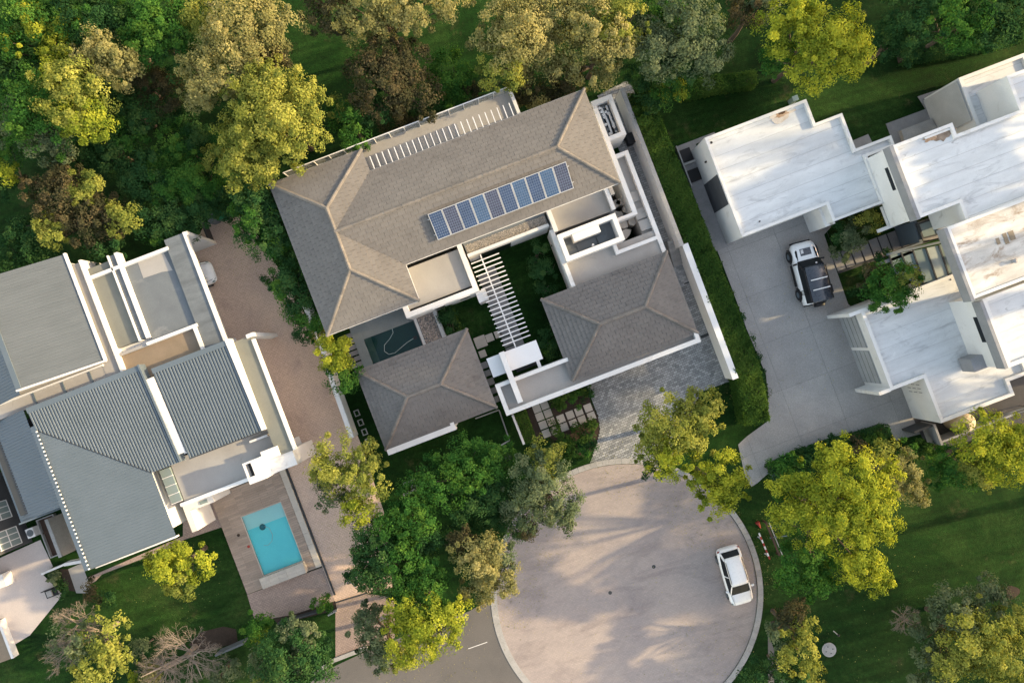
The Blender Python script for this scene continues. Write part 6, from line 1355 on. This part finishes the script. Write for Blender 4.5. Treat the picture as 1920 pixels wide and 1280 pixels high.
TR = [
 ('forest_tree', 'yellow-green tree in the very top left picture corner', [('G', 40, 50, 60, 6), ('Y', 110, 95, 26, 6.2), ('D', 15, 120, 50, 5), ('Y', 60, 40, 34, 6.6), ('G', 100, 30, 44, 6), ('D', 95, 130, 42, 4.6), ('Y', 20, 85, 26, 6.4), ('Y', 120, 50, 24, 6.4)]),
 ('forest_tree', 'dark green tree at the top edge right of the corner tree', [('D', 190, 30, 62, 6), ('D', 235, 70, 48, 5.2), ('G', 160, 55, 40, 6.2)]),
 ('forest_tree', 'mid green tree at the top edge between dark and tan trees', [('G', 295, 45, 62, 6.4), ('D', 330, 95, 46, 5.4), ('G', 275, 85, 40, 6.2)]),
 ('forest_tree', 'large round tree, yellow-green on its sunny side, left of the tan tree', [('L', 140, 175, 66, 7), ('G', 85, 205, 70, 6), ('O', 60, 240, 52, 5.2), ('Y', 165, 225, 48, 6.8), ('O', 105, 262, 46, 5), ('Y', 110, 150, 34, 7), ('G', 40, 190, 40, 5)]),
 ('forest_tree', 'small tan dry tree behind the large round yellow-green tree', [('B', 205, 105, 52, 7), ('B', 245, 140, 34, 6.2), ('R', 165, 115, 34, 6)]),
 ('forest_tree', 'big tan feathery tree at the top left beside the dark lawn', [('B', 450, 60, 72, 7.6), ('B', 405, 140, 58, 7), ('R', 500, 110, 54, 6.2), ('B', 385, 185, 36, 6), ('L', 380, 30, 42, 6.4), ('B', 520, 50, 42, 7)]),
 ('forest_shrub', 'dull brown shrub in the shade below the tan feathery tree', [('R', 300, 170, 42, 3.4), ('D', 330, 205, 32, 2.8), ('R', 265, 150, 30, 3.6)]),
 ('forest_tree', 'large sunlit olive-yellow tree at the top left corner of the hip roof', [('L', 520, 210, 76, 7.6), ('L', 565, 265, 48, 7), ('L', 470, 255, 55, 7), ('L', 500, 170, 52, 7.6), ('L', 575, 200, 40, 7)]),
 ('forest_tree', 'olive-yellow tree between the large sunlit tree and brick drive', [('L', 455, 310, 44, 6.4), ('L', 500, 305, 38, 6.6), ('D', 480, 365, 46, 5), ('D', 500, 430, 48, 4.6), ('D', 520, 400, 34, 4.8), ('G', 478, 405, 40, 5), ('G', 505, 462, 32, 4.4)]),
 ('forest_tree', 'small green tree beside the glass terrace railing', [('G', 655, 220, 36, 5), ('G', 668, 262, 26, 4.6), ('L', 640, 205, 20, 5.2)]),
 ('forest_tree', 'dark russet-brown tree above the terrace railing', [('R', 720, 150, 62, 5.6), ('R', 780, 185, 44, 5), ('D', 700, 205, 36, 4.4), ('R', 760, 120, 42, 5.6), ('D', 690, 130, 30, 5)]),
 ('forest_tree', 'fresh green tree beside the russet tree above the terrace', [('G', 845, 145, 44, 3.2), ('G', 862, 182, 26, 2.6), ('G', 825, 168, 32, 3)]),
 ('forest_tree', 'pinkish tan tree cut by the top edge of the picture', [('B', 690, 20, 58, 7), ('B', 770, 10, 52, 7), ('R', 620, 20, 46, 6.4), ('B', 835, 0, 38, 7), ('B', 720, 62, 30, 6)]),
 ('forest_tree', 'tall tan tree above the end of the terrace', [('B', 960, 60, 70, 6.4), ('B', 1010, 100, 60, 4.6), ('L', 940, 120, 44, 6), ('B', 1020, 30, 54, 6), ('R', 985, 160, 34, 3.4)]),
 ('forest_tree', 'tan and green tree behind the upper corner of the hip roof', [('B', 1110, 50, 60, 6.4), ('L', 1165, 40, 46, 6.4), ('B', 1110, 115, 46, 5), ('R', 1060, 152, 32, 3.6), ('B', 1150, 90, 40, 6)]),
 ('forest_tree', 'grey-green tree above the long hedge', [('O', 1285, 60, 60, 6), ('O', 1320, 105, 44, 5.4), ('O', 1235, 95, 50, 5.6), ('D', 1270, 120, 40, 5)]),
 ('forest_shrub', 'bright green shrub at the top of the long hedge', [('G', 1255, 165, 32, 3), ('Y', 1265, 170, 22, 3.2)]),
 ('forest_tree', 'small brownish olive tree at the top edge above the hedge', [('R', 1395, 20, 34, 5), ('O', 1430, 15, 30, 5)]),
 ('forest_tree', 'bright yellow tree above the white garage roof', [('Y', 1480, 60, 56, 6.6), ('Y', 1560, 75, 58, 7), ('Y', 1595, 105, 40, 6.6), ('Y', 1525, 120, 48, 6.4), ('Y', 1500, 20, 36, 6.6), ('G', 1455, 110, 32, 5)]),
 ('forest_tree', 'dark feathery tree right of the bright yellow tree', [('D', 1680, 90, 36, 4), ('D', 1665, 65, 30, 4.2)]),
 ('forest_tree', 'broad dark green tree in the top right picture corner', [('D', 1720, 30, 56, 5.6), ('G', 1790, 30, 58, 6), ('D', 1860, 40, 54, 5.6), ('G', 1830, 75, 36, 5), ('D', 1900, 10, 46, 6)]),
 ('forest_bush', 'rounded green bush left of the brick drive head', [('G', 335, 270, 36, 3.6), ('D', 375, 265, 32, 3.4), ('G', 310, 300, 30, 3.4)]),
 ('forest_bush', 'dark green bush in the middle of the shaded grove', [('D', 280, 330, 46, 3.6), ('G', 310, 345, 40, 3.8), ('D', 245, 350, 34, 3.2)]),
 ('forest_bush', 'glossy dark green bush beside the bins', [('G', 370, 335, 44, 3.8), ('D', 355, 385, 42, 3.4), ('L', 405, 300, 26, 4), ('D', 395, 370, 32, 3.2)]),
 ('forest_bush', 'dark green bush above the flat roofs of the metal-roofed house', [('D', 285, 400, 44, 3.4), ('D', 330, 425, 34, 3.2), ('G', 300, 440, 26, 3)]),
 ('forest_tree', 'dark olive tree with golden tips above the metal roof', [('R', 110, 370, 54, 4.6), ('L', 165, 350, 34, 5), ('R', 170, 410, 52, 4), ('L', 230, 410, 30, 4.8), ('L', 95, 435, 30, 4.6), ('D', 60, 450, 40, 3.6), ('D', 205, 455, 36, 3.4), ('R', 130, 330, 36, 4.4)]),
 ('forest_bush', 'green bush with a golden patch at the left picture edge', [('G', 15, 290, 34, 4), ('Y', 8, 325, 22, 4.4), ('D', -10, 350, 34, 3.6)]),
 ('forest_bush', 'dark bush at the left edge above the metal roof', [('D', 15, 470, 40, 3), ('D', 55, 490, 30, 2.6)]),
 ('forest_tree', 'dark leafy tree filling the grove below the large round tree', [('D', 210, 290, 46, 3.2), ('D', 165, 300, 34, 3), ('G', 240, 255, 34, 3.6)]),
 ('forest_tree', 'dark tree in the hollow between the tan and the round trees', [('D', 260, 210, 40, 3.6), ('D', 215, 200, 34, 3.6)]),
 ('forest_bush', 'dark green bush between the brick drive head and sunlit olive tree', [('D', 425, 345, 34, 3), ('G', 420, 285, 30, 3.6), ('D', 440, 385, 26, 2.6)]),
 ('forest_tree', 'shaded green tree at the left edge below the corner tree', [('D', 20, 190, 40, 4.6), ('D', 25, 240, 36, 4)]),
 ('forest_bush', 'low dark thicket between the russet tree and the terrace railing', [('R', 740, 225, 30, 2), ('D', 800, 215, 26, 2), ('R', 770, 232, 22, 1.8)]),
 ('forest_bush', 'low russet thicket at the corner of the terrace railing', [('R', 880, 180, 26, 2.6), ('B', 1000, 190, 26, 3), ('R', 1040, 178, 22, 3)]),
 ('forest_tree', 'green tree in the top edge gap right of the tan trees', [('G', 1230, 30, 44, 5), ('O', 1200, 60, 36, 5)]),
 ('forest_bush', 'dark shrubs below the grey-green tree by the long hedge', [('D', 1200, 150, 30, 2.4), ('D', 1225, 190, 28, 2.2), ('H', 1215, 215, 24, 2)]),
 ('side_tree', 'dark green small tree below the left eave of the hip roof', [('D', 545, 515, 40, 4), ('D', 560, 555, 34, 3.6), ('G', 530, 530, 28, 4), ('G', 555, 585, 24, 3.4)]),
 ('side_tree', 'green shrub at the bottom left corner of the hip roof', [('G', 585, 605, 28, 3.4), ('D', 570, 620, 20, 3), ('L', 600, 630, 14, 3.2)]),
 ('side_tree', 'bright yellow-green tree between the brick drive and pool', [('Y', 628, 660, 32, 4.2), ('Y', 645, 650, 20, 4.4), ('G', 645, 705, 30, 3.6), ('Y', 620, 685, 20, 4)]),
 ('front_tree', 'olive-yellow tree over the brick drive below the pavilion', [('L', 640, 870, 50, 5), ('L', 690, 905, 40, 5.2), ('O', 625, 920, 34, 4.2), ('Y', 675, 955, 32, 4.8), ('L', 690, 860, 30, 5), ('O', 610, 880, 24, 4.2)]),
 ('front_tree', 'spreading mid green tree in front of the pavilion lawn', [('G', 880, 870, 50, 5.4), ('G', 830, 905, 46, 5.2), ('G', 930, 860, 38, 5), ('D', 880, 930, 48, 4.6), ('G', 785, 925, 36, 4.8), ('D', 930, 920, 40, 4.6)]),
 ('front_tree', 'green tree between the brick drive and dry tan tree', [('G', 780, 965, 46, 5), ('G', 735, 985, 40, 4.8), ('D', 700, 1010, 38, 4.4), ('D', 800, 1010, 36, 4.4)]),
 ('front_tree', 'pale grey-green tree at the top left of the turning circle', [('O', 1010, 900, 56, 5.6), ('O', 1045, 935, 42, 5), ('L', 1020, 860, 34, 6), ('O', 985, 950, 40, 4.8), ('O', 1050, 975, 28, 4.2)]),
 ('front_bush', 'dark bush with orange flecks under the pale grey-green tree', [('D', 950, 980, 38, 3.4), ('R', 985, 990, 26, 3.2), ('D', 910, 960, 36, 3.6)]),
 ('front_tree', 'dry tan tree overhanging the turning circle kerb', [('B', 900, 1040, 46, 5.6), ('B', 935, 1080, 40, 5.2), ('B', 895, 1100, 34, 5), ('O', 945, 1040, 30, 5), ('R', 865, 1010, 26, 5)]),
 ('front_tree', 'dark green tree beside the star on the brick drive', [('D', 720, 1060, 50, 4.6), ('G', 755, 1050, 40, 5), ('D', 690, 1080, 34, 4.2), ('G', 765, 1095, 34, 4.6), ('D', 690, 1035, 30, 4.2)]),
 ('front_tree', 'bright yellow-green tree over the asphalt road', [('Y', 810, 1175, 50, 6), ('Y', 850, 1160, 34, 6), ('Y', 770, 1200, 44, 5.6), ('G', 800, 1115, 40, 5), ('Y', 760, 1150, 34, 5.4), ('G', 800, 1065, 34, 4.8)]),
 ('front_tree', 'thin olive tree over the kerb of the asphalt road', [('O', 700, 1185, 38, 4.2), ('O', 720, 1220, 34, 4), ('L', 750, 1235, 26, 4.2), ('O', 690, 1155, 24, 3.8)]),
 ('verge_tree', 'olive-yellow tree at the mouth of the cobbled drive', [('L', 1255, 790, 52, 6), ('L', 1310, 770, 40, 6), ('Y', 1265, 850, 44, 5.8), ('L', 1220, 830, 36, 5), ('D', 1225, 870, 30, 4.2), ('L', 1300, 820, 38, 6)]),
 ('verge_tree', 'bright yellow tree between the two drive entrances', [('Y', 1350, 880, 42, 5.8), ('Y', 1340, 935, 36, 5.4), ('Y', 1375, 915, 26, 5.4), ('Y', 1320, 900, 26, 5.6)]),
 ('verge_tree', 'very large yellow-green tree on the verge right of the turning circle', [('Y', 1580, 900, 66, 8), ('Y', 1635, 960, 52, 8), ('Y', 1500, 940, 60, 7), ('Y', 1580, 980, 60, 8), ('Y', 1610, 1050, 46, 7), ('G', 1500, 1050, 52, 6), ('Y', 1560, 850, 34, 7.6), ('G', 1470, 900, 40, 6), ('Y', 1640, 1085, 28, 6.4), ('G', 1530, 1090, 34, 5.6), ('Y', 1655, 900, 36, 7.6)]),
 ('verge_tree', 'tan tree behind the very large yellow-green tree', [('B', 1690, 880, 36, 5), ('B', 1705, 915, 30, 4.8), ('L', 1660, 855, 28, 5), ('B', 1720, 940, 18, 4.4)]),
 ('verge_tree', 'yellow-green tree beside the water tank at the right picture edge', [('Y', 1840, 830, 50, 5.4), ('Y', 1885, 860, 46, 5.6), ('G', 1790, 880, 40, 4.4), ('G', 1760, 890, 28, 3.8), ('Y', 1905, 815, 34, 5.4), ('L', 1830, 890, 32, 4.8)]),
 ('lawn_tree', 'golden olive tree in the lower right lawn corner', [('L', 1830, 1190, 60, 5.4), ('L', 1880, 1230, 54, 5.4), ('O', 1790, 1140, 44, 4.6), ('O', 1850, 1120, 36, 4.4), ('L', 1790, 1230, 44, 5), ('O', 1740, 1250, 40, 4), ('L', 1910, 1160, 34, 4.8), ('O', 1730, 1190, 32, 3.8)]),
 ('lawn_tree', 'small olive tree near the manhole in the lawn', [('L', 1495, 1215, 38, 4), ('R', 1485, 1145, 28, 3.6), ('L', 1510, 1180, 26, 4), ('O', 1460, 1190, 26, 3.6)]),
 ('lawn_bush', 'dark bush at the bottom edge right of the turning circle', [('D', 1430, 1262, 40, 3), ('D', 1480, 1270, 36, 3), ('L', 1520, 1262, 24, 3.2)]),
 ('garden_tree', 'small yellow-green tree on the lawn beside the swimming pool', [('Y', 325, 1060, 38, 4.2), ('Y', 365, 1055, 32, 4.2), ('L', 345, 1090, 30, 4), ('Y', 330, 1035, 24, 4.2), ('L', 300, 1050, 22, 4)]),
 ('garden_tree', 'round dark grey-green tree below the pool patio', [('D', 545, 1225, 62, 4.8), ('O', 520, 1260, 48, 4.4), ('D', 590, 1235, 42, 4.4), ('O', 560, 1190, 36, 4.8), ('L', 500, 1275, 26, 4.6)]),
 ('garden_bush', 'light green bush above the round grey-green tree', [('G', 480, 1180, 28, 2), ('G', 500, 1165, 18, 2), ('Y', 490, 1190, 14, 2.2)]),
 ('garden_bush', 'small bright green bush at the corner of the brick patio', [('G', 600, 1138, 20, 1.4)]),
 ('garden_bush', 'small pale green bush on the lawn right of the dry shrubby tree', [('O', 262, 1218, 18, 1.8)]),
 ('entrance_tree', 'green tree hanging over the white front roof by the entrance', [('G', 1675, 530, 40, 4.2), ('L', 1705, 520, 24, 4.6), ('G', 1650, 545, 34, 3.6), ('G', 1690, 560, 22, 4.2), ('R', 1640, 520, 26, 3.2)]),
 ('entrance_bush', 'clipped dark bush in the entrance bed by the drive', [('D', 1612, 535, 22, 1.4), ('D', 1660, 490, 24, 1.4), ('H', 1680, 500, 16, 1.3)]),
 ('entrance_bush', 'feathery olive bush above the stepping slabs', [('O', 1600, 440, 26, 1.8), ('L', 1630, 415, 22, 2), ('D', 1575, 440, 24, 1.4), ('O', 1580, 470, 20, 1.4)]),
 ('court_bush', 'dark bush against the white courtyard wall below the gravel roof', [('D', 1012, 468, 18, 2), ('D', 1005, 490, 14, 1.6)]),
 ('court_bush', 'dark rounded bush half way down the courtyard wall', [('D', 1012, 512, 17, 1.8), ('D', 1030, 505, 18, 2)]),
 ('court_bush', 'dark bush at the left corner of the garage roof', [('D', 1030, 545, 16, 1.6), ('D', 1015, 540, 12, 1.4)]),
 ('court_bush', 'dark leafy bush beside the entrance canopy', [('D', 1030, 640, 22, 1.8), ('G', 1022, 655, 14, 1.6), ('D', 1040, 662, 18, 1.8)]),
 ('court_bush', 'dark hedge bush beside the pebble bed by the pool', [('D', 838, 590, 16, 1), ('D', 845, 612, 16, 1), ('D', 832, 575, 10, 1)]),
]
for nm, lab, sp_ in TR:
    small = 'bush' in nm or 'shrub' in nm
    tree(nm, lab, sp_, 'bush' if small else 'tree', size=.13 if small else .15, dens=600 if small else 520, trunk_r=.07 if small else .16, group=('trees and bushes' if False else None))
# dry and bare ones
tree('dry_tree', 'half-dead tree of pale pinkish twigs and olive leaves below the metal roof', [('P', 140, 1170, 44, 3.4), ('P', 115, 1225, 34, 3.2), ('L', 200, 1190, 40, 4), ('L', 185, 1245, 44, 3.8), ('O', 160, 1200, 36, 3.6), ('L', 225, 1230, 30, 3.6), ('O', 120, 1190, 26, 3)], dens=200, size=.18, twigs=9)
tree('dead_tree', 'bare dead tree of pale branches at the bottom edge', [('P', 350, 1235, 60, 3.2), ('P', 300, 1262, 44, 2.8)], twigs=12)
tree('golden_bush', 'small golden bush at the foot of the bare dead tree', [('Y', 262, 1268, 16, 1.6), ('B', 290, 1262, 22, 1.8)], cat='bush', size=.15)
tree('grey_bush', 'silver grey bush right of the bare dead tree', [('O', 425, 1258, 26, 2), ('O', 400, 1270, 20, 2)], cat='bush', size=.15)
tree('bare_bush', 'bare grey twiggy bush left of the golden olive lawn tree', [('P', 1702, 1165, 26, 2)], cat='bush', twigs=9, trunk_r=.05)
# planting beds
def bed(name, label, pts, n, kind, r0=.3, r1=.5, cat='bush'):
    r = random.Random(n + len(label)); us = pts
    for i in range(n):
        pass
low = [('H', 1048, 738, 16), ('H', 1072, 730, 18), ('H', 1092, 724, 15), ('G', 1080, 746, 17), ('H', 1052, 756, 17), ('D', 1098, 742, 14)]
tree('bed_shrubs', 'bank of low glossy green shrubs between the garage front and pavers', [(k, x, y, r_, .5) for k, x, y, r_ in low], 'shrubs', size=.15, dens=420, limbs=False)
low = [('H', 1050, 820, 18), ('H', 1075, 824, 19), ('H', 1096, 808, 17), ('D', 1106, 826, 16), ('G', 1085, 844, 18), ('H', 1060, 842, 18), ('D', 1096, 846, 16), ('H', 1110, 796, 11), ('H', 1040, 800, 10)]
tree('bed_shrubs', 'bank of low green shrubs below the pavers by the cobbled drive', [(k, x, y, r_, .5) for k, x, y, r_ in low], 'shrubs', size=.15, dens=420, limbs=False)
low = [('D', 1500, 868, 22), ('D', 1535, 850, 22), ('G', 1480, 880, 18), ('D', 1570, 838, 20), ('R', 1600, 835, 18), ('H', 1640, 835, 20), ('G', 1700, 838, 22), ('H', 1730, 840, 20), ('G', 1755, 855, 20), ('D', 1460, 890, 16)]
tree('bed_shrubs', 'mixed dark shrubs behind the very large yellow-green tree', [(k, x, y, r_, .8) for k, x, y, r_ in low], 'shrubs', size=.17, dens=300, limbs=False)
low = [('D', 1330, 480, 12), ('D', 1345, 520, 13), ('H', 1360, 555, 13), ('D', 1385, 600, 13), ('H', 1372, 580, 12), ('D', 1400, 640, 14), ('D', 1412, 670, 14), ('D', 1422, 700, 14), ('H', 1430, 740, 13), ('D', 1318, 450, 10)]
tree('bed_shrubs', 'strip of dark ground shrubs between the long hedge and grey drive', [(k, x, y, r_, .35) for k, x, y, r_ in low], 'shrubs', size=.16, dens=330, limbs=False)
for i, (x, y, lab) in enumerate(((1338, 497, 'upper clipped ball shrub beside the long hedge'), (1377, 592, 'middle clipped ball shrub beside the long hedge'), (1408, 676, 'lower clipped ball shrub beside the long hedge'))):
    tree('ball_shrub', lab, [('H', x, y, 15, .7)], 'shrub', size=.12, dens=900, rag=.5, flat=.95, trunk_r=.04, group='clipped ball shrubs')
low = [('R', 70, 1190 - 1000 + 990, 1, .3)]
for i, (x, y, k_, rr_, lab) in enumerate(((175, 1105, 'R', 20, 'low brown shrub beside the stone path below the metal roof'), (205, 1120, 'D', 16, 'low dark shrub at the lawn corner below the metal roof'), (110, 1085, 'O', 16, 'grey tufted shrub beside the low white garden wall'), (118, 1105, 'D', 12, 'dark tufted shrub beside the garden bench'))):
    tree('low_shrub', lab, [(k_, x, y, rr_, .5)], 'shrub', size=.15, dens=350, limbs=False)
# ------------------------------------------------------------------ hedges
def hedge(name, label, pts, w, h, kind='H', dens=760, size=.13, ragged=.06):
    TSEED[0] += 1; rg = np.random.default_rng(TSEED[0]); pts = [Vector((p.x, p.y)) for p in pts]
    t = thing(name, label, 'hedge', (pts[0].x, pts[0].y, 0)); core = MB(); Cs = []; Ns = []
    for a, b in zip(pts, pts[1:]):
        d = (b - a); L = d.length; d.normalize(); s = Vector((-d.y, d.x)); core.bar((a.x, a.y, (h - .3) / 2), (b.x, b.y, (h - .3) / 2), w - .4, h - .3)
        for (n_, f) in ((int(L * w * dens), 'top'), (int(L * h * dens * .6), 'l'), (int(L * h * dens * .6), 'r')):
            tt = rg.uniform(-.1, L + .1, n_)
            if f == 'top': ss = rg.uniform(-w / 2, w / 2, n_); zz = np.full(n_, h); nn = np.array([0, 0, 1.0])
            else:
                sg = 1 if f == 'l' else -1; ss = np.full(n_, sg * w / 2); zz = rg.uniform(0, h, n_); nn = np.array([s.x * sg, s.y * sg, .3])
            wob = .12 * np.sin(tt * 2.1 + a.x) + .07 * np.sin(tt * 5.3 + ss * 3)
            p = np.stack([a.x + d.x * tt + s.x * ss, a.y + d.y * tt + s.y * ss, zz + (wob if f == 'top' else 0)], 1) + rg.normal(size=(n_, 3)) * ragged
            Cs.append(p); Ns.append(np.tile(nn, (n_, 1)))
    C = np.concatenate(Cs); N = nrmz(np.concatenate(Ns) + rg.normal(size=C.shape) * .55); n = len(C)
    tt = nrmz(np.cross(N, rg.normal(size=C.shape))); b = np.cross(N, tt); sz = size * rg.uniform(.7, 1.3, n)
    tone = np.clip(.25 + .2 * np.sin(C[:, 0] * 1.7 + C[:, 1] * 1.1) + rg.uniform(-.15, .2, n), 0, .65)
    core.build('stems', soil, t); quads('foliage', C, tt * sz[:, None] * .5, b * sz[:, None] * .3, tone, LEAF[kind], t); return t
hedge('boundary_hedge', 'long clipped hedge between the boundary wall and the grey drive', [P(*p, 1.7) for p in ((1193, 175), (1218, 235), (1240, 290), (1264, 345), (1297, 425), (1318, 480), (1350, 565), (1380, 640), (1404, 705), (1420, 790))], 1.8, 1.75)
hedge('back_hedge', 'clipped hedge running above the white garage roof', [P(*p, 1.1) for p in ((1290, 168), (1345, 155), (1415, 146))], 1.0, 1.1)
hedge('back_hedge', 'hedge at the top right behind the stepped white roofs', [P(*p, 1.2) for p in ((1700, 98), (1790, 84), (1870, 70), (1960, 45))], 1.1, 1.2, 'D')
hedge('front_hedge', 'clipped yellow-green hedge block between white wall and bark bed', [P(*V6(540, 835), 1.4), P(*V6(665, 1190), 1.4)], .82, 1.4, 'H', 900, .09, .03)
hedge('drive_hedge', 'low dark hedge along the lower edge of the grey concrete drive', [P(*L8(210, 305), .7), P(*L8(350, 235), .7), P(*L8(520, 180), .7), P(*L8(750, 115), .7)], .8, .7, 'D')
hedge('pool_hedge', 'narrow yellow-green hedge beside the pebble bed', [P(*Z4(862, 410), .7), P(*Z4(915, 545), .7)], .35, .7, 'H', 700, .09)
# ------------------------------------------------------------------ unseen trees added outside the frame, crowns shaped to throw the long shade
def shade_tree(label, blobs_, kind='F', dens=190, size=.5):
    tree('added_shade_tree', label, None, size=size, dens=dens, trunk_r=.35, world=[(kind, *b) for b in blobs_])
fr_ = random.Random(12); J_ = lambda s: fr_.uniform(-s, s)
for nm, yc in (('first', 6.8), ('second', 10.2), ('third', 13.6)):
    shade_tree(nm + ' of three unseen poplars added for shade beyond the right picture edge', [(51 + J_(1.2), yc + J_(.9), 2.2 + J_(.3), z) for z in (16.6, 18.2, 19.8, 21.4, 23.0, 24.8, 26.2)])
shade_tree('unseen spreading tree added for shade beyond the right picture edge behind the white roofs', [(50 + J_(1), 15.6 + k * 1.3 + J_(.3), 2.0, 18.0 + J_(.2)) for k in range(9)])
shade_tree('lower unseen tree added for shade beyond the right picture edge behind the white roofs', [(46 + J_(.6), 13.4 + k * 1.2, 1.6, 12.2 + J_(.2)) for k in range(5)])
shade_tree('unseen tall tree added for shade beyond the right picture edge beside the lawn', [(46 + J_(.8), -10.5 + J_(2.2), 2.2, 10.2 + .5 * k) for k in range(6)])
shade_tree('unseen broad tree added for shade beyond the right picture edge below the lawn', [(47 + J_(4), -19 + J_(4), 2.6 + J_(.4), 6.5 + J_(1.5)) for k in range(5)])
shade_tree('unseen broad tree added for shade beyond the lower right picture corner', [(45 + J_(4), -29 + J_(4), 2.6 + J_(.4), 6.5 + J_(1.5)) for k in range(5)])
shade_tree('unseen small tree added for shade beyond the right picture edge below the white roofs', [(46 + J_(.6), -3.4 + k * 1.2, 1.6, 9.4 + J_(.3)) for k in range(5)])
shade_tree('unseen tree added for shade beyond the top right picture corner', [(47 + J_(4), 32 + J_(4), 2.6 + J_(.4), 8.5 + J_(2)) for k in range(8)])

# ------------------------------------------------------------------ fallen leaves
def litter(name, areas, n, seed, kind='B'):
    rg = np.random.default_rng(seed); Cs = []
    for (px_, py_, rr, w_) in areas:
        k = int(n * w_); a = rg.uniform(0, 6.283, k); d = rr * np.sqrt(rg.random(k)) * .04; c = P(px_, py_)
        Cs.append(np.stack([c.x + d * np.cos(a), c.y + d * np.sin(a), np.full(k, .055)], 1))
    C = np.concatenate(Cs); m_ = len(C); N = nrmz(rg.normal(size=(m_, 3)) * .35 + np.array([0, 0, 1.0])); t = nrmz(np.cross(N, rg.normal(size=(m_, 3)))); b = np.cross(N, t); s = rg.uniform(.04, .1, m_)
    return quads(name, C, t * s[:, None] * .5, b * s[:, None] * .3, rg.uniform(0, .65, m_), LEAF[kind], None, kind='stuff')
o_ = litter('leaf_litter', [(1180, 885, 60, .08), (960, 1120, 60, .12), (1010, 1000, 70, .12), (1320, 960, 70, .12), (1410, 1080, 50, .08), (1330, 1240, 90, .08), (800, 1230, 110, .14), (660, 1000, 70, .08), (700, 1150, 60, .08), (1450, 1000, 50, .03), (1450, 640, 140, .08), (1160, 1110, 240, .12), (470, 470, 60, .06), (330, 1080, 90, .03), (1700, 1180, 160, .04)], 3000, 5)
tag(o_, 'scattered dry fallen leaves on paving and lawns', 'leaves')
